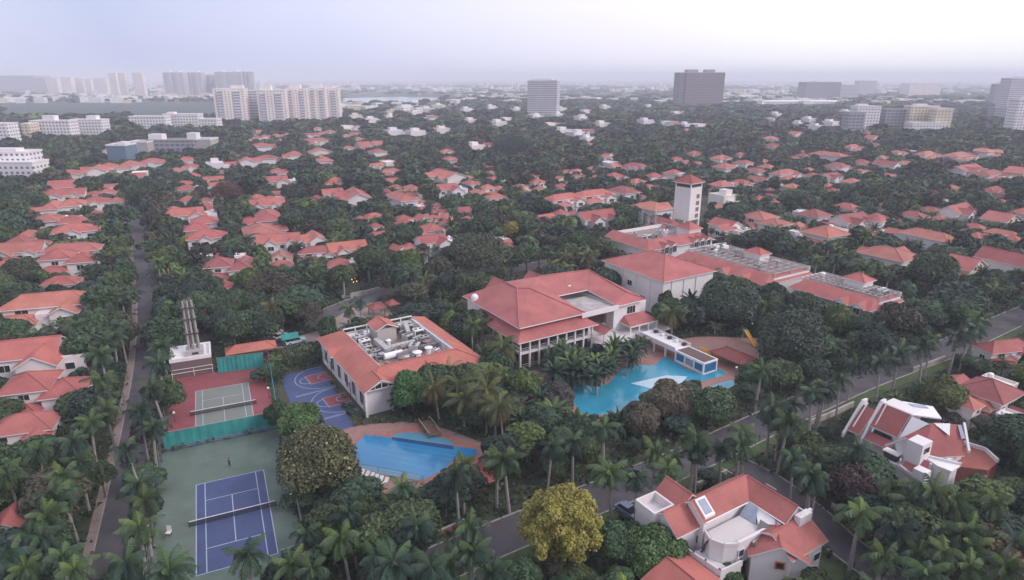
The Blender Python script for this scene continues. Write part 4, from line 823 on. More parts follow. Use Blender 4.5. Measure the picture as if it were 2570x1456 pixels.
v.done('white villa with sloping white fin walls and dark red angular roofs', 'villa')
# ---- house kinds: blocks in metres around the origin, the front towards -v
def blocks(h, kind, rng, wins=True):
    if kind == 0:
        h.hip(-6.5, 5, -2.5, 6, 6.2, 2.7); h.gable(0, 5.2, -6, -2.5, 5.2, 1.6, 'v'); h.hip(-7.5, -.5, -6.5, -2.6, 3.2, 1.3); h.win(2.6, -6, 3.0, 1.8, 1.5); h.win(-4, -2.5, 4.3, 1.6, 1.2)
        h.win(5, 2, 3.4, 1.6, 1.4, 'u+'); h.win(-6.5, 2, 3.4, 1.6, 1.4, 'u-'); tank(h, 5.6, 5.0, 5.0)
    elif kind == 1:
        h.gable(-7, 3, -3, 4.5, 6, 2.5, 'u'); h.gable(-2, 4, -7, 0, 5.5, 2.2, 'v'); h.flat(3, 7.5, -3.5, 3.5, 5.2); h.win(1, -7, 3.2, 1.8, 1.6); h.win(-5, -3, 3.6, 1.7, 1.3); h.win(5.2, -3.5, 3, 1.5, 1.3); h.win(-7, 1, 3.2, 1.5, 1.3, 'u-'); tank(h, 6.4, 2.4, 5.2)
    elif kind == 2:
        h.hip(-7, 1, -2, 6.5, 6.4, 2.4); h.hip(.4, 7.2, -4, 3.5, 5.4, 2.1); h.hip(-6.4, .2, -6.6, -2.1, 3.4, 1.5); h.win(3.8, -4, 3.2, 1.8, 1.4); h.win(-3, -2, 4.6, 1.8, 1.1); h.win(7.2, 0, 3, 1.6, 1.3, 'u+')
    elif kind == 3:
        h.gable(-7.2, 7, -2.5, 5, 5.8, 2.9, 'u'); h.gable(-5, -.6, -5.6, 1, 5.4, 2.3, 'v'); h.gable(2.4, 5.6, -4.4, 1, 5.4, 1.7, 'v'); h.win(-2.8, -5.6, 3.2, 2, 1.7); h.win(4, -4.4, 3.3, 1.5, 1.4); h.win(.9, -2.5, 3.2, 1.3, 1.4); h.win(7, 1.2, 3, 1.6, 1.6, 'u+'); tank(h, 6.0, -4.5, 2.0)
    elif kind == 4:
        h.hip(-7.5, 7.5, -1, 5.5, 6, 2.3); h.hip(-7.9, -1, -5, -1.1, 3.8, 1.4); h.gable(1.5, 6, -4.6, -1, 5, 1.7, 'v'); h.flat(-1, 1.5, -3.8, -1, 4.4, .8); h.win(3.7, -4.6, 2.8, 2, 1.5); h.win(-4, -1, 4.5, 2.2, 1.0); h.win(-7.5, 2, 3, 1.8, 1.4, 'u-')
    elif kind == 5:
        h.hip(-5, 5, -5, 5, 6.2, 3.0, .8); h.hip(-7.4, -5, -3.4, 3, 3.4, 1.1); h.flat(5, 8, -2.8, 4.4, 6.6, .5); h.win(0, -5, 3.6, 2.4, 1.4); h.win(-3.4, -5, 3.6, 1.2, 1.2); h.win(6.5, -2.8, 4, 1.5, 1.3); h.win(8, 1, 4, 1.6, 1.3, 'u+'); tank(h, 6.5, 3, 6.6, .7)
    elif kind == 6:
        h.gable(-6, 6, -4.6, 4.6, 5.4, 3.2, 'v', .6); h.hip(-8, -6, -4, 4, 3.2, 1.1); h.gable(-2.2, 2.2, -6.8, -4.6, 3.4, 1.3, 'v'); h.win(-2, -4.6, 4.8, 1.5, 1.4); h.win(2, -4.6, 4.8, 1.5, 1.4); h.win(6, 0, 3, 2, 1.4, 'u+')
    elif kind == 7:
        h.hip(-6, 6, -4, 5, 6, 2.6, .7); h.gable(-2.2, 1.8, -6.2, -2, 5.6, 1.9, 'v'); h.gable(3.2, 7, -1.4, 2.8, 5.2, 1.6, 'u'); h.win(-.2, -6.2, 3.4, 1.8, 1.7); h.win(4.4, -4, 3.4, 1.6, 1.4); h.win(-4, -4, 3.4, 1.6, 1.4); tank(h, -6.9, 4, 3.0)
    elif kind == 8:      # white flat roofed house
        h.flat(-6, 4, -4, 5, 6.2); h.flat(4, 7.5, -2, 4.5, 3.6); h.flat(-3, 1.5, 0, 4.4, 8.8, .4, 6.2); h.win(-4, -4, 3.6, 1.8, 1.5); h.win(0, -4, 3.6, 2.6, 1.5); h.win(-2, -4, .8, 3, 1.6); h.win(4, 1, 4, 1.8, 1.4, 'u+'); tank(h, -4.6, 3.4, 6.2, .7)
    elif kind == 9:      # white flat house with one red slope
        h.flat(-6.5, 1, -3, 5, 6.0); h.gable(1, 6.6, -4.4, 4, 4.6, 2.2, 'v'); h.flat(-6, -1, -6, -3, 3.1, .7); h.win(-3, -3, 3.8, 2.4, 1.5); h.win(3.8, -4.4, 2.6, 1.8, 1.4); tank(h, -5, 3.5, 6.0)
PROTO = {}
def proto(kind):
    if kind not in PROTO:
        h = House('red_roofed_house' if kind < 8 else 'white_flat_roofed_house', 0, -500 - 40 * kind, 0, 'white_wall' if kind != 6 else 'cream_wall'); blocks(h, kind, R); PROTO[kind] = [h.done('', 'house'), False]
    return PROTO[kind]
WORD = {0: 'hip and front gable', 1: 'crossed gables', 2: 'three stepped hips', 3: 'two front gables', 4: 'long hip and porch', 5: 'square hip, white block', 6: 'one broad gable', 7: 'hip, two small gables', 8: 'white flat roofed', 9: 'white terraced'}
HOUSES = []        # px, py, depth, half width px, height px
ALLH = []
def house(px_, py_, wpx, kind, turn=None, zc=6.0, note=None):
    x, y = G(px_, py_, zc); fw = P(x, y, zc)[2]; wm = wpx * fw / FOC; s = min(1.9, max(.55, wm / (15.0 if kind < 8 or fw < 420 else 11.5)))
    pr = proto(kind)
    if pr[1] is False: r, pr[1] = pr[0], True
    else: r = copy_tree(pr[0])
    yaw = (YL if px_ < 900 else YB + .05 * math.sin(px_)) if turn is None else turn
    if turn is None: yaw += R.choice([0, 0, 0, math.pi / 2, -math.pi / 2]) + R.uniform(-.06, .06)
    r.location = (x, y, 0); r.rotation_euler = (0, 0, yaw); r.scale = (s, s * R.uniform(.9, 1.05), min(1.2, max(.72, s)) * (.86 if fw > 230 else 1.0))
    t = R.choice([(1, 1, 1), (.92, .84, .88), (1.1, 1.05, 1.0), (1.0, .9, .95), (.84, .72, .76), (1.12, 1.12, 1.02), (1.15, 1.28, 1.1), (.74, .7, .76), (.95, 1.05, 1.0)]); wl = R.choice([(1, 1, 1), (1, .97, .92), (.95, .95, 1), (1.05, 1.0, .98)])
    for ch in r.children:
        nm = ch.name.split('.')[0]
        if nm == 'roof': ch.color = (*t, 1)
        elif nm == 'wall': ch.color = (*wl, 1)
    if fw > 420:           # too far for its windows to show
        for ch in list(r.children):
            if ch.name.split('.')[0] in ('window', 'water_tank'): bpy.data.objects.remove(ch)
    HOUSES.append((px_, py_, fw, wpx / 2)); BASES.append((x, y, 7.5 * s)); ALLH.append((r, x, y, kind, t, note)); return r
HL = '''105 893 205 1|112 975 190 2|66 1062 170 0|118 776 190 4|150 700 95 7|172 655 125 2|176 630 120 4|188 578 112 7|45 628 118 3|12 640 60 0|20 1290 95 6|70 960 90 1|525 628 66 9|572 668 112 2|556 708 66 0|615 640 60 6|702 628 70 6|800 625 95 4|850 652 78 5
238 427 80 3|335 413 66 0|291 393 30 2|479 416 52 7|543 410 46 8|677 396 76 2|804 380 70 6|647 343 32 0|700 336 28 2|804 333 34 4|703 453 80 1|466 470 62 5|539 460 54 3|697 487 45 9|462 494 58 0|519 504 40 2|164 488 92 3|117 520 92 4|281 477 60 2|241 503 76 7|446 527 80 4|486 536 105 1|663 512 84 3|653 545 122 4|496 564 112 2|516 591 104 7|667 578 134 0|700 601 104 3|64 607 100 2|776 612 56 9|844 482 74 1
894 333 32 4|911 363 52 6|951 380 62 2|975 406 48 9|1129 396 46 7|1142 414 34 0|1115 440 104 3|1232 427 40 5|1186 454 54 0|1239 468 62 2|1266 447 38 9|995 460 44 7|968 472 40 0|1028 470 64 4|1022 494 112 4|1055 508 54 9|1099 508 42 0|884 492 112 3|938 534 64 7|944 558 48 0|1008 545 70 2|1162 518 58 6|1119 535 36 0|1350 450 48 7|1316 473 42 5|1414 460 50 0|1450 420 38 2|1490 426 28 6|1534 410 54 9|1591 416 58 4|1548 440 58 0|1598 449 50 7|1641 461 48 2|1497 490 104 4|1424 528 68 2|1500 545 106 3|1641 520 98 7|1691 433 58 5|1702 396 42 0|1262 588 54 9|1095 600 102 1|1040 606 50 2
1195 366 48 8|1444 333 44 8|1477 346 34 8|1253 306 62 8|1276 296 38 9|1340 289 44 8|1403 286 36 8|1293 272 42 8|1233 266 52 8|1172 272 46 8|1102 262 62 8|1015 269 52 9|975 289 36 8|894 289 52 8|1347 264 28 8|1681 306 62 9|1625 266 28 8
1743 384 46 7|1753 404 38 0|1719 400 34 6|1940 366 46 4|1997 336 42 6|2044 316 56 8|2000 309 30 8|1820 420 62 5|1867 406 52 2|1897 426 56 7|1927 414 46 0|1977 436 72 4|2017 386 38 0|2088 388 82 4|2161 405 48 0|2138 415 30 2|2041 433 44 7|2088 440 58 3|2138 451 54 5|2084 458 36 0|2145 370 52 4|2188 346 42 6|2228 411 58 3|2259 380 42 2|2332 388 62 4|2416 391 92 4|2496 438 88 4|2396 467 54 0|2342 473 36 2|2503 478 74 4|2530 500 56 2|1940 484 44 1|1810 462 66 5|1816 490 78 8|1813 511 48 6|2044 536 84 5|1917 552 124 2|2010 555 48 0|1997 576 66 8|2141 552 98 3|2081 555 48 6|2245 569 64 1|2292 536 74 0|2366 538 34 2|2336 515 54 7|2409 529 98 3|2379 500 36 8|2513 545 92 6|2446 556 58 0|2513 576 72 4|2218 518 36 9|2071 586 114 5|2342 592 124 4|2232 638 142 7|2420 662 110 6|2530 655 120 3|2555 590 60 2
300 375 46 9|1760 312 40 9|1722 312 30 8|2180 300 40 8'''
for row in HL.split('\n'):
    for it in row.split('|'):
        a_, b_, c__, d__ = it.split(); near = int(b_) > 600
        house(int(a_), int(b_), int(c__), int(d__), turn=((YL - .12 if int(a_) < 900 else None) if near else None))
base_rows = list(HOUSES)
def crowded(a_, b_, w_): return any(abs(a_ - q_[0]) < (w_ / 2 + q_[3]) * .72 and abs(b_ - q_[1]) < (w_ / 2 + q_[3]) * .34 for q_ in HOUSES)
for i in range(46):
    a2, b2 = (R.uniform(870, 1520), R.uniform(264, 332)) if i < 34 else (R.uniform(1600, 2140), R.uniform(266, 330)); ww = R.uniform(26, 54) * (b2 - 200) / 95 + 8
    if not crowded(a2, b2, ww * .7): house(a2, b2, ww, R.choice([8, 8, 9]))
BLOCK = ((1500, 560, 1800, 760), (1760, 580, 2290, 800), (1680, 420, 1780, 580), (300, 560, 400, 830), (540, 200, 860, 320), (1560, 560, 1700, 640))
for (a_, b_, f_, w_) in base_rows:
    if not 230 < f_ < 900: continue
    for dx, dy in ((1.35, -.2), (-1.35, .2), (.3, .68), (-.3, -.68)) if a_ > 780 or b_ < 440 else ((.1, .52), (-.1, -.52), (.6, .32), (-.6, -.28)):
        if a_ < 780 and b_ > 440 and abs(dx) > 1: continue
        ww = w_ * 2 * R.uniform(.7, 1.05); a2, b2 = a_ + dx * w_ * R.uniform(.9, 1.15), b_ + dy * w_ * R.uniform(.9, 1.2)
        if R.random() < (.9 if a_ < 950 else .62) and sum(1 for q_ in ALLH if q_[3] < 8) < 292 and b2 > 318 and not crowded(a2, b2, ww * (.45 if a_ < 780 and b_ > 440 else .82 if a_ < 950 else 1)) and not any(q_[0] < a2 < q_[2] and q_[1] < b2 < q_[3] for q_ in BLOCK) and b2 < (725 if a2 < 900 else 640): house(a2, b2, ww, R.choice([0, 1, 2, 3, 4, 5, 6, 7, 7, 0, 2]) if R.random() < .93 else 9)
house(2398, 950, 120, 6, YB + math.pi / 2, 6); house(2488, 962, 160, 5, YB, 7); house(2452, 1008, 86, 2, YB, 5); house(2540, 868, 130, 4, YB - .35, 6); house(2560, 1035, 80, 9, YB, 5)
for k_, (rt, used) in PROTO.items():
    if not used:
        for ch in list(rt.children): bpy.data.objects.remove(ch)
        bpy.data.objects.remove(rt)
# ------------------------------------------------------------------ far buildings (distance in metres, width and top read from the survey)
FARB = []
def far(name, x0, x1, ytop, dist, label, mat, cat='tower block', group=None, depth=None, yaw=None, tops=(), steps=(), bays=0, base=None):
    """one building: body, set back strips, roof boxes"""
    k = dist / (FOC * CP); xc = (x0 + x1) / 2; X = (xc - 1285) / FOC * dist * 1.0; fw = dist * CP + CAM_H * SP
    X = (xc - 1285) / FOC * fw; v = (728 - ytop) / FOC
    z = CAM_H + dist * (v * CP - SP) / (CP + v * SP); w = (x1 - x0) / FOC * fw; d = depth or w * .55
    r = empty(name, X, dist, 0, yaw if yaw is not None else -math.atan2(X, dist) * .0); b = MB(); b.box(-w / 2, w / 2, 0, d, 0, z)
    for (a0, a1, ex) in steps: b.box(-w / 2 + a0 * w, -w / 2 + a1 * w, -ex, 0, 0, z * .985)
    b.build('facade', [mat], r)
    t = MB(); t.box(-w / 2 - .3, w / 2 + .3, -.3, .05, z - .2, z + 1.0); t.box(-w / 2 - .3, w / 2 + .3, d - .05, d + .3, z - .2, z + 1); t.box(-w / 2 - .3, -w / 2 + .05, .05, d - .05, z - .2, z + 1); t.box(w / 2 - .05, w / 2 + .3, .05, d - .05, z - .2, z + 1); t.build('parapet', ['white_wall' if 'brown' not in mat and 'grey' not in mat else 'grey_wall'], r)
    for (a0, a1, hh) in tops: t = MB(); t.box(-w / 2 + a0 * w, -w / 2 + a1 * w, d * .2, d * .7, z, z + hh); t.build('roof_box', ['white_wall' if 'brown' not in mat else 'grey_wall'], r)
    for i in range(bays): u = -w / 2 + w * (i + .5) / bays; t = MB(); t.box(u - w / bays * .22, u + w / bays * .22, -1.6, 0.0, 3, z - 3); t.build('balcony_stack', ['tower_white'], r)
    FARB.append((X, dist, w)); return tag(r, label, cat, group)
AG = 'pale apartment towers in one row'
D0 = 900
for i, (x0, x1, yt, dd, tp) in enumerate(((548, 621, 224, 900, ((.55, .95, 5),)), (655, 722, 228, 910, ((.1, .5, 7),)), (726, 776, 224, 935, ((.2, .7, 6),)), (782, 822, 222, 955, ((.2, .8, 5),)), (800, 855, 223, 985, ((.5, .8, 3),)), (619, 658, 229, 940, ()))):
    far('apartment_tower', x0, x1, yt, dd, ['pale apartment tower at the left end of the row', 'pale apartment tower with a tall roof box, third from the left of the row', 'pale apartment tower fourth from the left of the row', 'narrow pale apartment tower second from the right of the row', 'pale apartment tower at the right end of the row', 'set back greyer apartment tower second from the left of the row'][i], 'tower_pale' if i < 5 else 'tower_white', 'apartment tower', AG, 22, .12, tp, ((.3, .62, 2.2),), 2 if i < 5 else 0)
far('office_tower', 1323, 1397, 202, 1180, 'pale banded office tower with a dark centre strip rising above the trees', 'tower_white', tops=((.1, .8, 3),), yaw=-.25, steps=((.0, .62, 2),), bays=1)
far('brown_tower', 1700, 1814, 183, 1500, 'broad brown tower block with two roof boxes on the skyline', 'tower_brown', tops=((.18, .42, 7), (.6, .8, 7)), yaw=.1, depth=40, steps=((.12, .88, 3),))
for a_ in (('grey_slab_block', 2018, 2105, 207, 1900, 'hazy grey slab block beyond the long white shed', 'block_grey'), ('hazy_block', 2106, 2152, 214, 1950, 'hazy pale block right of the grey slab block', 'tower_white'), ('hazy_block', 2152, 2196, 203, 2600, 'faint pale tower behind the hazy pale block', 'tower_far'), ('hazy_block', 2280, 2358, 210, 2500, 'wide faint pinkish block on the right skyline', 'tower_pale'), ('grey_tower', 2488, 2522, 212, 1500, 'grey tower left of the tall banded tower at the right edge', 'block_grey'), ('banded_tower', 2520, 2590, 197, 1250, 'tall white banded tower cut by the right edge of the picture', 'tower_white'), ('white_tower', 2537, 2600, 252, 780, 'nearer white tower with small windows at the right edge', 'block_white')):
    far(*a_, tops=((.3, .7, 4),))
for i, (x0, x1, yt, dd) in enumerate(((282, 300, 184, 2300), (303, 322, 184, 2350), (341, 366, 183, 2350))): far('pale_tower', x0, x1, yt, dd, ('left', 'middle', 'right')[i] + ' of three slim pale towers standing on the left skyline', 'tower_pale', group='slim towers on the left skyline')
for i, (x0, x1, yt, dd) in enumerate(((417, 466, 182, 2400), (468, 512, 182, 2450), (512, 543, 188, 2500), (545, 612, 181, 2450), (615, 640, 180, 2400))): far('skyline_tower', x0, x1, yt, dd, ('first', 'second', 'third', 'fourth', 'fifth')[i] + ' from the left of the broad hazy towers behind the pale apartment row', 'tower_far', group='broad hazy towers', steps=((.2, .4, 4), (.6, .8, 4)), tops=((.1, .3, 5), (.6, .8, 5)))
for i, (x0, x1, yt, dd) in enumerate(((-20, 95, 190, 2900), (95, 120, 196, 2800), (124, 150, 197, 2600), (154, 184, 195, 2700), (190, 214, 197, 2750), (218, 234, 199, 2700), (240, 272, 197, 2800))): far('hazy_tower', x0, x1, yt, dd, ('wide bluish block', 'narrow bluish block', 'pale block', 'fourth block', 'fifth block', 'narrow sixth block', 'seventh block')[i] + ' counted from the left end of the far left skyline', 'tower_far' if i < 2 else 'tower_pale', group='far left skyline')
for i, (x0, x1, yt, dd, m_, lb, tp) in enumerate((
    (-10, 30, 312, 640, 'block_white', 'white block at the left edge beyond the first trees', ()), (62, 82, 312, 700, 'block_cream', 'small yellowish house left of the long white apartments', ()),
    (84, 182, 305, 720, 'block_white', 'long white apartment block with roof house, left of the pair', ((.3, .6, 6),)), (182, 262, 302, 760, 'block_white', 'long white apartment block, right of the pair', ((.5, .8, 5),)),
    (330, 420, 294, 800, 'block_white', 'white low block behind trees left of the pale apartment row', ()), (415, 502, 288, 830, 'block_white', 'bright white low block just left of the pale apartment row', ((.1, .3, 3),)), (505, 548, 300, 800, 'block_white', 'small white block touching the pale apartment row', ()),
    (328, 376, 358, 560, 'concrete', 'blank left end of the grey unfinished hall', ()), (376, 490, 353, 570, 'block_grey', 'long grey unfinished hall with two dark window rows', ((.0, .3, 5), (.85, 1.05, 6))), (490, 534, 351, 575, 'concrete', 'blank right end of the grey unfinished hall', ()),
    (275, 322, 366, 520, 'slate_blue', 'small pale blue house beside the grey unfinished hall', ((.5, .9, 2.5),)), (-25, 80, 384, 445, 'block_white', 'stepped white block at the left edge of the picture', ((.1, .7, 2.5),)), (-25, 92, 410, 430, 'block_white', 'lower white terrace in front of the stepped white block', ()),
    (2122, 2162, 284, 760, 'block_grey', 'dark grey block left of the tall yellow building', ()), (2140, 2200, 268, 800, 'block_white', 'white stepped block left of the tall yellow building', ((.1, .5, 3),)), (2215, 2278, 276, 800, 'block_grey', 'grey block touching the tall yellow building', ()), (2275, 2345, 268, 790, 'block_cream', 'tall yellow building above the right side trees', ((.2, .6, 3),)), (2340, 2380, 274, 770, 'block_cream', 'red topped wing right of the tall yellow building', ()), (2285, 2370, 310, 760, 'block_white', 'low white base block in front of the tall yellow building', ()),
    (2490, 2535, 272, 1000, 'block_grey', 'low dark block at the foot of the tall banded tower', ()))):
    far('low_block', x0, x1, yt, dd, lb, m_, 'building', None, 16, None, tp)
sx, sy = G(1995, 262); r = empty('long_shed', sx, sy - 60, 0, .02); b = MB(); w_ = 190 / FOC * sy; b.gable(-w_ / 2, w_ / 2, 0, 40, 9, 3, 'u', 1); b.build('roof', ['white_paint', 'white_paint'], r); b = MB(); b.box(-w_ / 2, w_ / 2, 0, 40, 0, 9); b.build('wall', ['white_wall'], r); tag(r, 'long low white shed roof beyond the right side forest', 'shed')
# the far town: several hundred low pale blocks fading into the haze
rr = random.Random(21); b = MB()
for i in range(2600):
    d = rr.choice([rr.uniform(1250, 2200), rr.uniform(1900, 4200), rr.uniform(3500, 9000)]); x = rr.uniform(-.85, .85) * d * 1.05
    px_, py_, _f = P(x, d, 4)
    if 830 < px_ < 1130 and 236 < py_ < 264: continue
    if px_ < 560 and 256 < py_ < 300: continue
    if px_ > 1100 and d < 1600: continue
    cl = math.sin(x * .006 + 3) + math.sin(d * .004 + x * .002)
    if cl < (-.9 if px_ < 900 else -.1): continue
    s = rr.uniform(10, 26) * (1 + d / 5000); b.obox(x, d, 0, s, s * .7, rr.choice([9, 11, 13, 15, 18 if d > 2500 else 12, 34 if d > 3500 and rr.random() < .3 else 14]), rr.uniform(0, 1.5), rr.choice([0, 0, 0, 1, 2]))
o = b.build('distant_town', ['block_white', 'block_cream', 'tower_pale']); tag(o, 'pale low blocks of the far town fading into haze below the skyline', 'town', kind='stuff')
# ------------------------------------------------------------------ things around the pools
def umbrella(px_, py_, label, yaw=.3, s=1.0):
    x, y = G(px_, py_, 2.4); r = empty('parasol', x, y, .12, yaw, s); b = MB(); b.tube((0, 0, 0), (0, 0, 2.6), .04, n=6); b.build('pole', ['steel'], r)
    b = MB()
    for i in range(4):
        a0, a1 = math.pi / 4 + i * math.pi / 2, math.pi / 4 + (i + 1) * math.pi / 2; q = [(1.9 * math.cos(a0), 1.9 * math.sin(a0), 2.2), (1.9 * math.cos(a1), 1.9 * math.sin(a1), 2.2), (0, 0, 2.85)]
        b.poly(q); b.poly([(p_[0], p_[1], p_[2] - .03) for p_ in q][::-1]); b.poly([q[0], (q[0][0], q[0][1], 2.0), (q[1][0], q[1][1], 2.0), q[1]])
    b.build('canopy', ['canvas'], r); b = MB(); b.box(-.35, .35, -.35, .35, 0, .08); b.build('base', ['concrete'], r); return tag(r, label, 'parasol', 'white parasols by the lagoon pool')
umbrella(1325, 945, 'white square parasol at the front corner of the clubhouse', .4, 1.15); umbrella(1489, 887, 'right white parasol among the palms before the clubhouse colonnade'); umbrella(1470, 893, 'left white parasol among the palms before the clubhouse colonnade', .8)
umbrella(1293, 982, 'white parasol left of the small red gazebo', .2, 1.2); umbrella(1310, 996, 'white parasol in front of the small red gazebo', .9, 1.1)
def gazebo(px_, py_, w, d, label, yaw=YB, h=2.6, rise=1.3, col=(.8, .72, .74)):
    x, y = G(px_, py_, h); r = empty('gazebo', x, y, .1, yaw); b = MB(); b.hip(-w / 2, w / 2, -d / 2, d / 2, h, rise, .5); o = b.build('roof', ['roof_tile', 'wood'], r); o.color = (*col, 1)
    for s1 in (-1, 1):
        for s2 in (-1, 1): b = MB(); b.box(s1 * w / 2 - .1, s1 * w / 2 + .1, s2 * d / 2 - .1, s2 * d / 2 + .1, 0, h); b.build('post', ['wood'], r)
    return tag(r, label, 'gazebo')
gazebo(1340, 978, 5, 5, 'small red gazebo between the two pools'); gazebo(945, 771, 3.6, 3.6, 'small red kiosk on the paving behind the annex', h=2.4); gazebo(985, 762, 2.6, 2.6, 'smaller red kiosk at the right of the pair behind the annex', h=2.2)
gz = gazebo(1822, 893, 5.2, 8.4, 'long dark red roofed shelter beside the water play yard', YB, 2.4, 1.5, (.62, .5, .56)); gz.location = (*B2W(123.4, 95.6), .1)
gazebo(630, 874, 11, 4.0, 'long orange roofed shelter behind the teal screen', YL, 2.6, 1.3, (1.15, 1.2, 1.0)); gazebo(1200, 1188, 4, 6, 'low red shelter at the right end of the lap pool', YB, 2.0, .7, (1, .85, .9))
def slide(px_, py_, label, yaw):
    x, y = G(px_, py_, 0); r = empty('water_slide', x, y, .12, yaw); b = MB(); pts = [(0, 0, 2.6), (0, -1.6, 1.9), (0, -3.2, 1.0), (0, -4.6, .4), (0, -5.4, .3)]
    for p_, q_ in zip(pts, pts[1:]):
        b.slab([(-.45, q_[1], q_[2]), (.45, q_[1], q_[2]), (.45, p_[1], p_[2]), (-.45, p_[1], p_[2])], .08, 0, 0)
        for s1 in (-1, 1): b.slab([(s1 * .45 - .05, q_[1], q_[2] + .35), (s1 * .45 + .05, q_[1], q_[2] + .35), (s1 * .45 + .05, p_[1], p_[2] + .35), (s1 * .45 - .05, p_[1], p_[2] + .35)], .4, 0, 0)
    b.build('chute', ['yellow_plastic'], r)
    for s1 in (-1, 1): b = MB(); b.tube((s1 * .4, .3, 0), (s1 * .4, .3, 3.4), .06, n=6); b.build('post', ['teal_plastic'], r)
    b = MB()
    for i in range(6): b.box(-.4, .4, .5 + .12 * (5 - i), .7 + .12 * (5 - i), .35 * i + .3, .35 * i + .36)
    b.build('ladder', ['steel'], r); b = MB(); b.box(-.5, .5, -.1, .8, 2.5, 2.6); b.build('platform', ['teal_plastic'], r); return tag(r, label, 'water slide', 'yellow water slides')
slide(1868, 853, 'yellow water slide at the far right of the water play yard', .2); slide(1752, 897, 'yellow water slide by the small play pool behind the louvre bridge', 1.2)
# louvred bridge pavilion over the lagoon and the raised walk to it
bx_, by_ = B2W(114.8, 95.0); r = empty('louvre_bridge', bx_, by_, 0, YB)
b = MB(); b.box(-2.4, 3.0, 9.2, 22.0, 2.55, 2.95); b.build('deck', ['white_wall'], r)
for vv in (0.1, 3.0, 6.0, 9.0):
    for u in (-2.2, 2.2): b = MB(); b.box(u - .17, u + .17, vv - .17, vv + .17, 0, 3.0); b.build('column', ['white_paint'], r)
for vv in (12.5, 16.5, 21.0):
    for u in (-2.2, 2.7): b = MB(); b.box(u - .17, u + .17, vv - .17, vv + .17, 0, 2.55); b.build('column', ['white_paint'], r)
b = MB()
for i in range(26): vv = .25 + .34 * i; b.box(-2.0, 2.0, vv, vv + .17, 3.02, 3.14)
b.build('louvre_roof', ['brick_wall'], r); b = MB(); b.box(-2.4, -2.1, -.1, 9.2, 2.75, 3.2); b.box(2.1, 2.4, -.1, 9.2, 2.75, 3.2); b.box(-2.1, 2.1, -.1, .15, 2.75, 3.2); b.box(-2.1, 2.1, 8.95, 9.2, 2.75, 3.2); b.build('roof_beam', ['white_paint'], r)
b = MB(); b.box(-2.0, 2.0, .05, .12, .5, 2.7); b.build('blue_glazing', ['blue_glass'], r); b = MB(); b.box(-2.3, 2.3, -.1, 9.2, .15, .35); b.build('floor_slab', ['white_wall'], r)
for k_, vv in enumerate((1.55, 4.5, 7.5)): b = MB(); b.box(-2.24, -2.18, vv - 1.2, vv + 1.2, .8, 2.5); b.build('window_panel', ['glass_roof' if k_ == 1 else 'blue_glass'], r)
b = MB(); b.box(-2.4, -2.2, 9.2, 22, 2.95, 3.75); b.box(2.8, 3.0, 9.2, 22, 2.95, 3.75); b.build('balustrade', ['white_wall'], r)
for k_, vv in enumerate((10.5, 13, 15.5, 18, 20.5)): b = MB(); b.box(1.6, 2.5, vv - .4, vv + .4, 2.95, 3.6); b.build('planter', ['white_wall' if k_ % 2 else 'interior'], r)
tag(r, 'white bridge pavilion with brown louvre roof and blue glazing over the lagoon pool', 'bridge pavilion'); KEEP.append(rect(111, 119, 94, 118, YB))
r = empty('wooden_footbridge', *G(1078, 1083), .2, YB - math.pi / 2 - .1); b = MB()
for i in range(14): b.box(-3.2 + .45 * i, -2.8 + .45 * i, -1.1, 1.1, .55 + .25 * math.sin(math.pi * i / 13), .63 + .25 * math.sin(math.pi * i / 13))
b.build('deck', ['wood'], r)
for s1 in (-1.15, 1.15):
    b = MB(); b.tube((-3.2, s1, 1.4), (3.2, s1, 1.4), .08, n=6); b.build('handrail', ['kerb'], r)
    for u in (-3, 0, 3): b = MB(); b.tube((u, s1, 0), (u, s1, 1.4), .07, n=6); b.build('post', ['wood'], r)
tag(r, 'brown wooden footbridge over the back edge of the lap pool', 'footbridge')
def lounger(px_, py_, label, yaw):
    r = empty('sun_lounger', *G(px_, py_), .12, yaw); b = MB(); b.box(-.33, .33, -1.0, .35, .28, .36); b.slab([(-.33, .35, .36), (.33, .35, .36), (.33, 1.0, .8), (-.33, 1.0, .8)], .07, 0, 0); b.build('seat', ['canvas'], r)
    for s1 in (-.28, .28):
        for q_ in (-.9, .3): b = MB(); b.box(s1 - .03, s1 + .03, q_ - .03, q_ + .03, 0, .28); b.build('leg', ['dark_metal'], r)
    return tag(r, label, 'sun lounger', 'sun loungers by the lap pool')
for i in range(6): lounger(906 + i * 12, 1196 + i * 4.2, 'dark framed sun lounger on the pink deck at the near edge of the lap pool', YB - .9 + .1 * math.sin(i * 5))
r = empty('guard_rail', *G(893, 1172), .15, 0); A_ = Vector(G(893, 1172)); b = MB(); pts = [Vector(G(*p_)) - A_ for p_ in ((893, 1176), (950, 1187), (1010, 1198), (1062, 1209))]
for p_, q_ in zip(pts, pts[1:]):
    b.tube((p_.x, p_.y, 1.0), (q_.x, q_.y, 1.0), .05, n=5); b.tube((p_.x, p_.y, .5), (q_.x, q_.y, .5), .035, n=5)
b.build('rail', ['rust_metal'], r)
for p_ in pts: b = MB(); b.tube((p_.x, p_.y, 0), (p_.x, p_.y, 1.05), .05, n=5); b.build('post', ['rust_metal'], r)
tag(r, 'rusty railing along the near edge of the lap pool', 'railing')
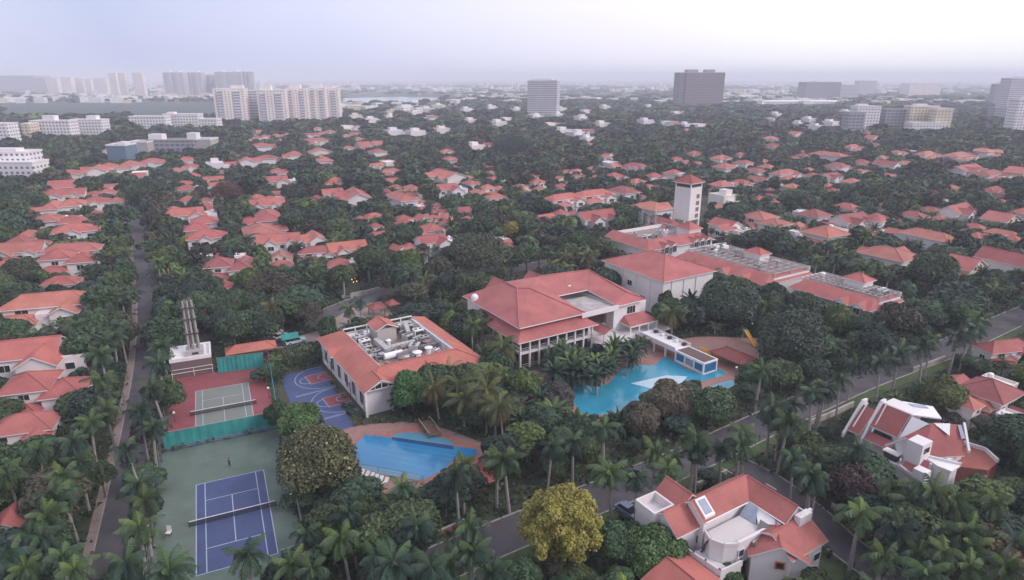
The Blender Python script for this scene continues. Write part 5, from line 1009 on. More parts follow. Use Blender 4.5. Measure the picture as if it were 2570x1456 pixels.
# garden walls
def wall_line(pxs, h, label, mat='kerb', t=.25, cap=True):
    w = [Vector(G(*p_)) for p_ in pxs]; r = empty('boundary_wall', w[0].x, w[0].y, 0, 0); b = MB(); c2 = MB()
    for p_, q_ in zip(w, w[1:]):
        d_ = q_ - p_; m_ = (p_ + q_) / 2 - w[0]; a_ = math.atan2(d_.y, d_.x); b.obox(m_.x, m_.y, 0, d_.length, t, h, a_); c2.obox(m_.x, m_.y, h, d_.length + .05, t + .12, .09, a_)
    b.build('masonry', [mat], r); c2.build('coping', ['concrete'], r); return tag(r, label, 'wall')
wall_line(((2030, 1070), (2080, 1050), (2140, 1022)), 1.3, 'pale garden wall beside the fin walled villa drive'); wall_line(((1920, 1230), (1945, 1245)), 1.2, 'short pale wall at the corner of the side road'); wall_line(((2085, 1280), (2150, 1322)), 1.3, 'pale wall along the far side of the side road, nearer the junction'); wall_line(((2180, 1345), (2255, 1395), (2330, 1432)), 1.3, 'pale wall along the far side of the side road, nearer the picture edge')
wall_line(((2290, 935), (2370, 905)), 1.2, 'pale wall beside the right road near the red roofs'); wall_line(((858, 752), (925, 738), (985, 722)), 1.4, 'pale kerbside wall behind the annex car park')
wall_line(((1010, 1385), (1080, 1355), (1165, 1318)), 1.0, 'low red garden wall left of the main road', 'red_coping'); wall_line(((1748, 1228), (1790, 1212), (1822, 1195)), 1.3, 'short pale wall behind the courtyard villa')
wall_line(((2455, 895), (2470, 905), (2500, 915)), 1.8, 'terracotta coloured wall below the red roofs at the right', 'yard_red')
# cars, scooters, people
def car(px_, py_, yaw, col, label, s=1.0):
    r = empty('parked_car', *G(px_, py_), .03, yaw, s); b = MB(); prof = [(-2.1, .35), (-2.1, .75), (-1.5, .88), (1.0, .92), (2.0, .78), (2.15, .6), (2.15, .35)]
    cab = [(-1.75, .86), (-1.2, 1.4), (.3, 1.43), (1.05, .9)]
    for i in range(len(prof)): p_, q_ = prof[i], prof[(i + 1) % len(prof)]; b.poly([(p_[0], -.85, p_[1]), (p_[0], .85, p_[1]), (q_[0], .85, q_[1]), (q_[0], -.85, q_[1])])
    b.poly([(p_[0], -.85, p_[1]) for p_ in prof][::-1]); b.poly([(p_[0], .85, p_[1]) for p_ in prof]); b.poly([(-1.2, -.62, 1.42), (.3, -.62, 1.45), (.3, .62, 1.45), (-1.2, .62, 1.42)])
    o = b.build('body', ['car_paint'], r); o.color = (*col, 1); b = MB()
    for p_, q_ in ((cab[0], cab[1]), (cab[2], cab[3])): b.poly([(p_[0], -.75 if p_[1] < 1 else -.62, p_[1]), (p_[0], .75 if p_[1] < 1 else .62, p_[1]), (q_[0], .75 if q_[1] < 1 else .62, q_[1]), (q_[0], -.75 if q_[1] < 1 else -.62, q_[1])])
    for s1 in (-1, 1): b.poly([(p_[0], s1 * (.75 if p_[1] < 1 else .62), p_[1]) for p_ in cab])
    b.poly([(-1.2, -.62, 1.4), (.3, -.62, 1.43), (.3, .62, 1.43), (-1.2, .62, 1.4)]); b.build('window_glass', ['glass_dark'], r)
    for u in (-1.3, 1.35):
        for s1 in (-.8, .8): b = MB(); b.tube((u, s1 - .1, .33), (u, s1 + .1, .33), .33, n=12); w_ = b.build('wheel', ['rubber'], r); b = MB(); b.tube((u, s1 - .11, .33), (u, s1 + .11, .33), .18, n=8); b.build('rim', ['steel'], w_)
    for s1 in (-.6, .6): b = MB(); b.box(2.1, 2.17, s1 - .18, s1 + .18, .55, .7); b.build('headlight', ['white_paint'], r)
    return tag(r, label, 'car')
car(1592, 1192, 2.75, (.03, .03, .045), 'dark car driving on the main road by the courtyard villa'); car(1578, 1292, YB - math.pi / 2 + .1, (.16, .2, .34), 'grey blue car parked in the drive of the courtyard villa', 1.15)
car(706, 848, .9, (.55, .54, .56), 'silver car parked at the back of the annex forecourt'); car(697, 868, .5, (.04, .045, .08), 'dark blue car parked beside the annex forecourt'); car(690, 838, .7, (.6, .6, .6), 'pale car half under the trees at the annex forecourt')
car(682, 893, 1.6, (.35, .02, .03), 'red car behind the teal screen of the red tennis court'); car(742, 862, .6, (.42, .6, .62), 'pale turquoise van on the annex forecourt', 1.3)
r = empty('tarpaulin_tent', *G(728, 862), .03, .5); b = MB(); b.gable(-2, 2, -1.6, 1.6, 2.0, .8, 'u', .2); b.build('canopy', ['teal_screen', 'teal_plastic'], r)
for s1 in (-1.8, 1.8):
    for s2 in (-1.4, 1.4): b = MB(); b.tube((s1, s2, 0), (s1, s2, 2.0), .05, n=5); b.build('pole', ['steel'], r)
tag(r, 'small green tarpaulin tent on the annex forecourt', 'tent')
def scooter(px_, py_, yaw):
    r = empty('scooter', *G(px_, py_), .03, yaw)
    for u in (-.6, .6): b = MB(); b.tube((u, -.06, .26), (u, .06, .26), .26, n=10); b.build('wheel', ['rubber'], r)
    b = MB(); b.box(-.75, -.1, -.16, .16, .35, .72); b.box(-.1, .4, -.14, .14, .28, .36); b.slab([(.35, -.18, .4), (.35, .18, .4), (.55, .18, .98), (.55, -.18, .98)][::-1], .08, 0, 0); b.build('body', ['rust_metal'], r); b = MB(); b.box(-.8, -.05, -.14, .14, .72, .82); b.build('seat', ['rubber'], r)
    b = MB(); b.tube((.6, 0, .3), (.45, 0, 1.05), .04, n=5); b.tube((.45, -.32, 1.08), (.45, .32, 1.08), .03, n=5); b.build('handlebar', ['dark_metal'], r)
    return tag(r, 'scooter in the row parked along the back of the orange roofed shelter', 'scooter', 'scooters behind the orange shelter')
for i in range(9): scooter(618 + i * 8.5, 866 - i * 2.6, .9 + .1 * math.sin(i * 3))
def person(px_, py_, label, shirt, trousers, yaw=0.0, sit=False, z=.06):
    r = empty('person', *G(px_, py_), z, yaw); hp = .48 if sit else .95
    def skin(name, V, E_, rad, mat, col=None):
        me = bpy.data.meshes.new(name); me.from_pydata(V, E_, []); me.materials.append(MAT[mat]); o = link(name, me, r); m_ = o.modifiers.new('s', 'SKIN'); 
        me.skin_vertices.new() if not me.skin_vertices else None
        for i, q_ in enumerate(rad): me.skin_vertices[0].data[i].radius = (q_, q_)
        me.skin_vertices[0].data[0].use_root = True; o.modifiers.new('d', 'SUBSURF').levels = 1
        if col: o.color = (*col, 1)
        return o
    ft = [(.1, .05 if not sit else .5, .06), (-.1, -.12 if not sit else .55, .06)]; kn = [(.1, .06 if not sit else .45, hp * .53 if not sit else .5), (-.1, .02 if not sit else .48, hp * .53 if not sit else .5)]
    V = [(0, 0, hp), (0, 0, hp + .25), (0, 0, hp + .48), (0, 0, hp + .6), (0, .02, hp + .72), (0, .03, hp + .8), (.2, 0, hp + .45), (.28, .06, hp + .2), (.26, .22, hp + .05), (-.2, 0, hp + .45), (-.27, .1, hp + .22), (-.2, .28, hp + .15), (.09, 0, hp - .03), kn[0], ft[0], (ft[0][0], ft[0][1] + .14, .04), (-.09, 0, hp - .03), kn[1], ft[1], (ft[1][0], ft[1][1] + .14, .04)]
    E_ = [(0, 1), (1, 2), (2, 3), (3, 4), (4, 5), (2, 6), (6, 7), (7, 8), (2, 9), (9, 10), (10, 11), (0, 12), (12, 13), (13, 14), (14, 15), (0, 16), (16, 17), (17, 18), (18, 19)]
    skin('body', V, E_, [.12, .12, .13, .055, .1, .085, .055, .042, .03, .055, .042, .03, .08, .055, .04, .03, .08, .055, .04, .03], 'skin')
    skin('shirt', [V[0], V[1], V[2], V[6], V[7], V[9], V[10]], [(0, 1), (1, 2), (2, 3), (3, 4), (2, 5), (5, 6)], [.145, .145, .155, .075, .06, .075, .06], 'cloth', shirt)
    skin('trousers', [V[0], V[12], V[13], (V[14][0], V[14][1], .14), V[16], V[17], (V[18][0], V[18][1], .14)], [(0, 1), (1, 2), (2, 3), (0, 4), (4, 5), (5, 6)], [.15, .1, .075, .06, .1, .075, .06], 'cloth', trousers)
    b = MB(); b.dome((0, .015, hp + .77), .115, .14, 10, 4); b.build('hair', ['hair'], r, True); return tag(r, label, 'person')
person(577, 1172, 'person in dark clothes standing behind the baseline of the blue court', (.03, .03, .035), (.02, .02, .03), 2.6)
person(1077, 1064, 'person in dark clothes standing on the pink deck behind the lap pool', (.05, .04, .045), (.03, .03, .04), 2.0, z=.13)
r = empty('umpire_chair', *G(424, 1345), .06, 0); b = MB(); b.box(-.35, .35, -.3, .3, .5, .6); b.build('seat', ['white_paint'], r); b = MB(); b.box(-.35, .35, .3, .38, .6, 1.5); b.build('backrest', ['white_paint'], r)
for s1 in (-.3, .3):
    for s2 in (-.25, .25): b = MB(); b.box(s1 - .04, s1 + .04, s2 - .04, s2 + .04, 0, .5); b.build('leg', ['dark_metal'], r)
tag(r, 'white chair at the left edge of the blue tennis court', 'chair')
def lamp(px_, py_, h, label, z=0, arm=True):
    r = empty('garden_lamp', *G(px_, py_), z, .5); b = MB(); b.tube((0, 0, 0), (0, 0, h), .06, .05, 6); b.build('pole', ['dark_metal'], r)
    b = MB(); b.dome((0, 0, h), .28, .28, 10, 4); b.tube((0, 0, h - .2), (0, 0, h), .18, .28, 10); b.build('lamp_globe', ['white_paint'], r); return tag(r, label, 'lamp', 'globe lamps')
lm = bpy.data.materials.new('lit_lamp'); lt_, lb_, _n, _l = nodes(lm); lb_.inputs['Base Color'].default_value = (.9, .6, .25, 1); lb_.inputs['Emission Color'].default_value = (1, .55, .18, 1); lb_.inputs['Emission Strength'].default_value = 1.4; MAT['lit_lamp'] = lm
for i, (px_, py_, h_) in enumerate(((884, 706, 1.5), (891, 702, 1.4), (896, 709, 1.3), (888, 712, 1.4))):
    r = empty('lit_garden_lamp', *G(px_, py_ + 6), 0, 0); b = MB(); b.tube((0, 0, 0), (0, 0, h_), .06, .05, 6); b.build('pole', ['dark_metal'], r); b = MB(); b.dome((0, 0, h_), .17, .2, 10, 4); b.tube((0, 0, h_ - .2), (0, 0, h_), .1, .17, 10); b.build('lamp_globe', ['lit_lamp'], r); tag(r, 'warm lit garden lamp in the cluster by the white-topped villa', 'lamp', 'lit garden lamps')
clear_lamp = True
lamp(440, 1060, 2.2, 'white globe lamp at the left edge of the red tennis court'); lamp(690, 1052, 2.5, 'white globe lamp at the right edge of the red tennis court'); lamp(676, 1000, 2.5, 'white globe lamp between the red court and the basketball court'); lamp(1845, 952, 3.0, 'white globe lamp at the right end of the lagoon pool'); lamp(1885, 838, 3, 'white globe lamp behind the yellow slide')
# round turret beside the red roofed house at the right
x, y = G(2198, 560, 5); r = empty('round_turret', x, y, 0, 0); b = MB(); b.tube((0, 0, 0), (0, 0, 6.6), 3.6, n=18); b.build('wall', ['white_wall'], r); b = MB()
for i in range(12): a0, a1 = math.pi * 2 * i / 12, math.pi * 2 * (i + 1) / 12; b.slab([(4.1 * math.cos(a0), 4.1 * math.sin(a0), 6.4), (4.1 * math.cos(a1), 4.1 * math.sin(a1), 6.4), (0, 0, 9.6)], .2, 0, 1)
b.build('roof', ['roof_tile', 'white_paint'], r); tag(r, 'round white turret with conical red roof right of the hotel wings', 'turret'); BASES.append((x, y, 4)); HOUSES.append((2198, 557, P(x, y, 5)[2], 20))
# ------------------------------------------------------------------ vegetation
nr = np.random.default_rng(11)
def quads(pos, nrm, size, asp=.62, rng=nr):
    """one leafy rhombus per point, facing nrm"""
    n = len(pos); a = rng.normal(size=(n, 3)); t = np.cross(nrm, a); t /= np.linalg.norm(t, axis=1, keepdims=True) + 1e-9; b = np.cross(nrm, t)
    s = np.asarray(size)[:, None]; V = np.empty((n, 4, 3)); V[:, 0] = pos - t * s; V[:, 1] = pos - b * s * asp + nrm * s * .12; V[:, 2] = pos + t * s; V[:, 3] = pos + b * s * asp + nrm * s * .12
    return V.reshape(-1, 3), np.arange(n * 4).reshape(n, 4)
def crown_pts(rng, r, z0, z1, n, lobes, spread=.72, lr=(.34, .52), top=1.0):
    """points and outward directions on the lobes of one crown"""
    hc, zc = (z1 - z0) / 2, (z1 + z0) / 2; L_ = []
    for i in range(lobes):
        d = rng.normal(size=3); d /= np.linalg.norm(d); q = rng.uniform(.35, 1.0) ** .5 * spread; d[2] = abs(d[2]) * 1.15 - .35
        L_.append((d[0] * q * r, d[1] * q * r, zc + d[2] * q * hc * top, rng.uniform(*lr) * r))
    if lr[1] < .3: L_[0] = (0, 0, zc, .62 * r); L_[1] = (0, 0, zc + hc * .35, .5 * r); L_[2] = (0, 0, zc - hc * .4, .5 * r)
    L_ = np.array(L_); w = L_[:, 3] ** 2; k = rng.choice(lobes, n * 2, p=w / w.sum()); d = rng.normal(size=(n * 2, 3)); d /= np.linalg.norm(d, axis=1, keepdims=True); d[:, 2] = np.where(d[:, 2] < -.45, -d[:, 2], d[:, 2])
    rad = L_[k, 3] * (.72 + .36 * rng.random(n * 2) ** .6); p = L_[k, :3] + d * rad[:, None] * np.array([1, 1, min(1.0, .55 + hc / r * .5)])
    dist = np.linalg.norm(p[:, None, :] - L_[None, :, :3], axis=2) / L_[None, :, 3]; ok = (dist < .66).sum(1) == 0
    p, d, k = p[ok][:n], d[ok][:n], k[ok][:n]; return p, d, k, L_
def leafmesh(name, rng, r, z0, z1, n, leaf, lobes, base=(1, 1, 1), jitter=.28, tips=None, **kw):
    p, d, k, L_ = crown_pts(rng, r, z0, z1, n, lobes, **kw); m = len(p)
    nrm = d * .75 + rng.normal(size=(m, 3)) * .45 + np.array([0, 0, .35]); nrm /= np.linalg.norm(nrm, axis=1, keepdims=True)
    V, Q = quads(p, nrm, leaf * (.6 + .8 * rng.random(m)), rng=rng)
    lob = rng.uniform(.78, 1.25, lobes)[k]; c = np.array(base)[None] * (lob * rng.uniform(1 - jitter, 1 + jitter, m))[:, None]
    c[:, 0] *= rng.uniform(.9, 1.15, m); c[:, 2] *= rng.uniform(.85, 1.1, m)
    if tips is not None: f = rng.random(m) < tips[1]; c[f] = np.array(tips[0]) * rng.uniform(.7, 1.3, f.sum())[:, None]
    return V, Q, c, L_
def tree_kind(name, seed, r, z0, z1, n, leaf, lobes, trunk=.28, **kw):
    rng = np.random.default_rng(seed); V, Q, c, L_ = leafmesh(name, rng, r, z0, z1, n, leaf, lobes, **kw); me = arr_mesh('crown', V, Q, ['foliage'], col=c)
    b = MB(); fork = z0 + (z1 - z0) * .12; b.chain([(0, 0, -.1), (.1, .05, fork * .5), (0, .1, fork)], [trunk * 1.25, trunk * .9, trunk * .75])
    for i in np.argsort(-L_[:, 3])[:6]: e_ = L_[i]; b.chain([(0, .1, fork * .9), (e_[0] * .5, e_[1] * .5, (fork + e_[2]) / 2 + .2), (e_[0], e_[1], e_[2])], [trunk * .55, trunk * .36, trunk * .12], 5)
    t = b.build('trunk', ['bark']); tm = t.data; bpy.data.objects.remove(t); return me, tm
def frond(rng, L_, el, az, base, droop, nseg, lw, ll, fold):
    """arched leaf: leaflets left and right of a rib, returns quads"""
    V, Q = [], []; p = np.array(base, float); ang = el; st = L_ / nseg; dirh = np.array([math.cos(az), math.sin(az), 0]); side = np.array([-math.sin(az), math.cos(az), 0])
    pts = [p.copy()]; dr = []
    for i in range(nseg): d = dirh * math.cos(ang) + np.array([0, 0, math.sin(ang)]); p = p + d * st; pts.append(p.copy()); dr.append(d); ang -= droop / nseg * (1 + 1.2 * i / nseg)
    for i in range(1, nseg + 1):
        f = i / nseg; ln = ll * (math.sin(math.pi * min(1, f * .86 + .10)) ** .6) * rng.uniform(.85, 1.1); d = dr[i - 1]; up = np.cross(side, d) * -1
        if up[2] < 0: up = -up
        for s1 in (-1, 1):
            o = side * s1 * math.cos(fold) - up * math.sin(fold) * rng.uniform(.6, 1.3) + d * .45; o /= np.linalg.norm(o); a = pts[i]; e_ = a + o * ln + np.array([0, 0, -.18 * ln]); k = len(V); w = d * lw
            V += [a - w, a + w, e_ + w * .35, e_ - w * .35]; Q.append((k, k + 1, k + 2, k + 3))
    for i in range(nseg):
        k = len(V); w = side * .05 * (1 - i / nseg * .8); V += [pts[i] - w, pts[i] + w, pts[i + 1] + w, pts[i + 1] - w]; Q.append((k, k + 1, k + 2, k + 3))
    return V, Q
PARR = []
def palm_kind(seed, H, kind):
    rng = np.random.default_rng(seed); V, Q, C = [], [], []
    if kind == 'royal': nf, Lr, els, dr, fold, ll, lw, shaft = int(rng.integers(14, 20)), (2.7, 3.9), (1.38, rng.uniform(-.65, -.15)), rng.uniform(1.3, 1.75), .8, .95, .085, 1.3
    elif kind == 'coconut': nf, Lr, els, dr, fold, ll, lw, shaft = 22, (4.0, 5.4), (1.3, -.75), 1.5, .9, 1.0, .09, 0
    else: nf, Lr, els, dr, fold, ll, lw, shaft = 26, (2.6, 3.4), (1.4, -.5), .8, .35, .55, .12, 0
    lean = (rng.uniform(-.3, .3), rng.uniform(-.3, .3)) if kind == 'royal' else (rng.uniform(-.9, .9), rng.uniform(-.9, .9)); top = H + shaft
    for i in range(nf):
        f = i / (nf - 1); el = els[0] + (els[1] - els[0]) * f ** .85 + rng.uniform(-.12, .12); az = i * 2.4 + rng.uniform(-.3, .3); Lf = rng.uniform(*Lr) * (.85 if f < .12 else 1)
        v, q = frond(rng, Lf, el, az, (lean[0], lean[1], top), dr * (.55 + .6 * f), 18, lw, ll, fold); k = len(V); V += v; Q += [tuple(k + j for j in x) for x in q]
        if kind == 'coconut' and f > .55: base = np.array([1.9, 1.15, .9]) * rng.uniform(.8, 1.15)
        elif kind == 'royal' and f > .9 and rng.random() < .5: base = np.array([2.4, 1.5, 1.2])
        elif f < .14: base = np.array([1.7, 1.5, .95])
        else: base = np.array([1, 1, 1]) * rng.uniform(.75, 1.3)
        C += [base * rng.uniform(.85, 1.15) for _ in q]
    tv = []
    for a_ in (0, math.pi / 2): tv += [(-.25 * math.cos(a_), -.25 * math.sin(a_), 0), (.25 * math.cos(a_), .25 * math.sin(a_), 0), (lean[0] + .18 * math.cos(a_), lean[1] + .18 * math.sin(a_), top), (lean[0] - .18 * math.cos(a_), lean[1] - .18 * math.sin(a_), top)]
    PARR.append((np.array(V + tv), np.array(Q + [(len(V) + i, len(V) + i + 1, len(V) + i + 2, len(V) + i + 3) for i in (0, 4)]), np.array(C + [np.array([6, 4, 5.0])] * 2), top))
    me = arr_mesh('crown', np.array(V), np.array(Q), ['foliage'], col=np.array(C)); b = MB(); ra = .23 if kind == 'royal' else .2
    b.chain([(0, 0, -.1), (lean[0] * .15, lean[1] * .15, H * .3), (lean[0] * .5, lean[1] * .5, H * .65), (lean[0], lean[1], H)], [ra * 1.3, ra * 1.05, ra, ra * .72], 8)
    t = b.build('trunk', ['palm_bark']); tm = t.data; bpy.data.objects.remove(t); sm = None
    if shaft: b = MB(); b.chain([(*lean, H), (*lean, H + .5), (*lean, top + .1)], [.2, .17, .08], 8); t = b.build('crownshaft', ['crownshaft']); sm = t.data; bpy.data.objects.remove(t)
    return me, tm, sm, top
TREES = {'near': [tree_kind('t', 31 + i, *a) for i, a in enumerate(((4.6, 2.6, 9.5, 4200, .42, 15), (5.4, 3.0, 11.0, 5200, .46, 20), (3.8, 2.2, 8.0, 3200, .38, 12), (6.2, 3.4, 11.5, 6000, .48, 24), (4.2, 2.0, 10.5, 4000, .4, 16)))]}
PALMS = {k_: [palm_kind(51 + i + 10 * j, H, k_) for i, H in enumerate(hs)] for j, (k_, hs) in enumerate((('royal', (7.5, 8.6, 9.6, 6.6, 8.0, 9.0, 7.2)), ('coconut', (8.0, 9.5, 7.0, 8.6)), ('feather', (3.2, 5.0, 4.2))))}
GREENS = [((0.029, 0.057, 0.032), 'dark green'), ((0.039, 0.075, 0.034), 'green'), ((0.053, 0.081, 0.033), 'olive green'), ((0.023, 0.044, 0.033), 'blackish green'), ((0.070, 0.106, 0.032), 'light green'), ((0.058, 0.057, 0.038), 'brownish green'), ((0.061, 0.040, 0.037), 'reddish brown')]
PG = [((0.023, 0.049, 0.032), 'dark green'), ((0.032, 0.064, 0.032), 'green'), ((0.047, 0.082, 0.032), 'light green'), ((0.027, 0.056, 0.038), 'deep green')]
CG = [((.075, .085, .036), 'yellowish'), ((.058, .08, .036), 'olive')]
PLANTS = []      # root, x, y, size word, colour word, kind word
def plant(kind, x, y, s, col, cw, word, mset=None, hz=1.0):
    if kind == 'tree':
        me, tm = mset; sm = None; nm = 'broadleaf_tree'
    else: me, tm, sm, _t = mset; nm = {'royal': 'royal_palm', 'coconut': 'coconut_palm', 'feather': 'feather_palm'}[kind]
    r = empty(nm, x, y, 0, R.uniform(0, 6.28), s); r.rotation_euler.x, r.rotation_euler.y = (R.gauss(0, .045), R.gauss(0, .045)) if kind != 'tree' else (0, 0); r.scale = (s, s, s * hz); t = link('trunk', tm, r); c_ = link('crown', me, r); j = R.uniform(.85, 1.15); j *= R.uniform(.85, 1.2); c_.color = (col[0] * j, col[1] * j, col[2] * j, 1)
    if sm: link('crownshaft', sm, r)
    PLANTS.append((r, x, y, s, cw, word)); return r
# what must stay in view from the survey point: picture outlines with the ground point that sets their distance
CLEAR = []
def clear(pts, ref=None, z=0):
    a_ = np.array(pts, float); 
    if ref is None: ref = tuple(a_.mean(0))
    x, y = G(*ref, z); CLEAR.append((a_, P(x, y, z)[2]))
for pts in (((437, 940), (665, 905), (692, 1070), (700, 1180), (695, 1395), (640, 1475), (430, 1480), (425, 1130)), ((433, 868), (465, 868), (460, 746), (500, 746), (520, 868), (535, 945), (433, 955)), ((700, 945), (806, 915), (862, 1025), (800, 1015), (740, 1020), (705, 1010)),
    ((890, 1093), (1090, 1075), (1200, 1125), (1195, 1150), (1065, 1205), (960, 1190), (888, 1165)), ((850, 1085), (930, 1060), (1050, 1062), (1090, 1085), (900, 1100), (870, 1110)),
    ((1440, 990), (1560, 930), (1680, 898), (1720, 935), (1700, 955), (1600, 1000), (1540, 1035), (1480, 1040), (1445, 1030)), ((1590, 850), (1660, 850), (1780, 925), (1800, 960), (1740, 950), (1650, 900)), ((1740, 850), (1900, 855), (1890, 915), (1800, 900)), ((1800, 940), (1850, 925), (1850, 970), (1760, 980)),
    ((800, 845), (1085, 785), (1200, 885), (1075, 915), (1040, 940), (990, 975), (920, 990), (920, 1030), (890, 1000)), ((1165, 735), (1280, 695), (1490, 680), (1640, 745), (1640, 800), (1630, 850), (1560, 850), (1390, 870), (1320, 880), (1240, 820), (1180, 780)), ((1515, 650), (1600, 622), (1700, 660), (1665, 715), (1660, 760), (1600, 745)),
    ((1690, 440), (1765, 440), (1765, 560), (1690, 560)), ((1545, 590), (1700, 560), (1790, 600), (1700, 640), (1560, 630)), ((1790, 625), (1850, 605), (2000, 655), (1970, 700), (1880, 660)), ((1990, 700), (2060, 675), (2265, 735), (2190, 775), (2080, 740)),
    ((1595, 1250), (1680, 1190), (1880, 1188), (2030, 1285), (2072, 1365), (2040, 1450), (1760, 1450), (1690, 1340), (1600, 1320)), ((2125, 1075), (2180, 1010), (2330, 1020), (2420, 1066), (2480, 1140), (2410, 1170), (2300, 1200), (2230, 1190)), ((1585, 1420), (1740, 1432), (1740, 1456), (1585, 1456)),
    ((330, 585), (358, 585), (385, 690), (392, 770), (350, 800), (340, 700)), ((335, 905), (370, 900), (345, 1010), (322, 1010)), ((322, 1010), (345, 1010), (310, 1170), (285, 1170)), ((285, 1170), (312, 1170), (285, 1310), (252, 1310)), ((252, 1310), (285, 1310), (262, 1456), (224, 1456)),
    ((2025, 1042), (2120, 995), (2120, 1040), (2035, 1082)), ((2120, 995), (2215, 945), (2320, 900), (2320, 945), (2215, 992), (2120, 1040)), ((2320, 900), (2420, 860), (2480, 830), (2480, 878), (2420, 906), (2320, 945)), ((2480, 830), (2570, 785), (2570, 838), (2480, 878)), ((1560, 1235), (1640, 1180), (1780, 1140), (1790, 1165), (1680, 1220), (1600, 1250)), ((1230, 1370), (1320, 1320), (1320, 1365), (1250, 1400)), ((2040, 1290), (2080, 1285), (2200, 1380), (2270, 1450), (2190, 1440), (2100, 1360)),
    ((845, 770), (985, 715), (985, 740), (860, 800), (840, 850)), ((690, 835), (760, 835), (770, 880), (690, 890)), ((575, 885), (670, 868), (665, 900), (580, 905)), ((920, 755), (1000, 750), (1000, 790), (920, 790)), ((1290, 680), (1340, 665), (1345, 690), (1300, 700)), ((320, 970), (690, 1180), (690, 1180))[:0] or ((985, 1150), (1000, 1150), (990, 1170)),
    ((872, 695), (905, 695), (905, 735), (872, 735)), ((2330, 920), (2440, 915), (2560, 980), (2560, 1030), (2430, 1050), (2340, 970)), ((2480, 840), (2570, 835), (2570, 900), (2490, 890)), ((545, 220), (858, 220), (858, 292), (545, 295)), ((330, 345), (535, 340), (535, 365), (330, 380)), ((0, 380), (85, 380), (85, 435), (0, 435)), ((1323, 200), (1397, 200), (1397, 244), (1323, 244)), ((2122, 268), (2380, 268), (2380, 310), (2122, 305)), ((85, 295), (262, 295), (262, 335), (85, 335)), ((330, 285), (500, 285), (500, 305), (330, 305)), ((2535, 252), (2570, 252), (2570, 325), (2535, 325)), ((1905, 248), (2086, 248), (2086, 261), (1905, 261))):
    clear(pts)
HARR = np.array(HOUSES)
def inpoly(x, y, poly):
    p_ = np.asarray(poly); ins = np.zeros(np.shape(x), bool); j = len(p_) - 1
    for i in range(len(p_)):
        c_ = ((p_[i, 1] > y) != (p_[j, 1] > y)) & (x < (p_[j, 0] - p_[i, 0]) * (y - p_[i, 1]) / (p_[j, 1] - p_[i, 1] + 1e-12) + p_[i, 0]); ins ^= c_; j = i
    return ins
def proj(x, y, z):
    z = z - CAM_H; fw = y * CP - z * SP; up = y * SP + z * CP; return 1285 + FOC * x / fw, 728 - FOC * up / fw, fw
def hides(x, y, h, r):
    """does a crown of height h and radius r standing at x, y cover something that must stay in view?"""
    bad = np.zeros(len(x), bool)
    for dx, zf in ((-.75, .6), (-.4, .85), (0, 1.0), (.4, .85), (.75, .6), (0, .7), (-.5, .45), (.5, .45)):
        X, Y, F_ = proj(x + dx * r, y, h * zf)
        for poly, fw in CLEAR: bad |= inpoly(X, Y, poly) & (F_ < fw + 4)
        for i0 in range(0, len(HARR), 40):
            H_ = HARR[i0:i0 + 40]; ex = (X[:, None] - H_[None, :, 0]) / (H_[None, :, 3] * .92); ey = (Y[:, None] - H_[None, :, 1] + H_[None, :, 3] * .08) / (H_[None, :, 3] * .37 + 1.5); bad |= ((ex ** 2 + ey ** 2 < 1) & (F_[:, None] < H_[None, :, 2] + 2)).any(1)
    return bad
BA = np.array(BASES)
def standable(x, y, m=1.0):
    bad = np.zeros(len(x), bool)
    for k_ in KEEP: bad |= inpoly(x, y, k_)
    for i0 in range(0, len(BA), 60): B_ = BA[i0:i0 + 60]; bad |= (((x[:, None] - B_[None, :, 0]) ** 2 + (y[:, None] - B_[None, :, 1]) ** 2) < (B_[None, :, 2] * m) ** 2).any(1)
    return ~bad
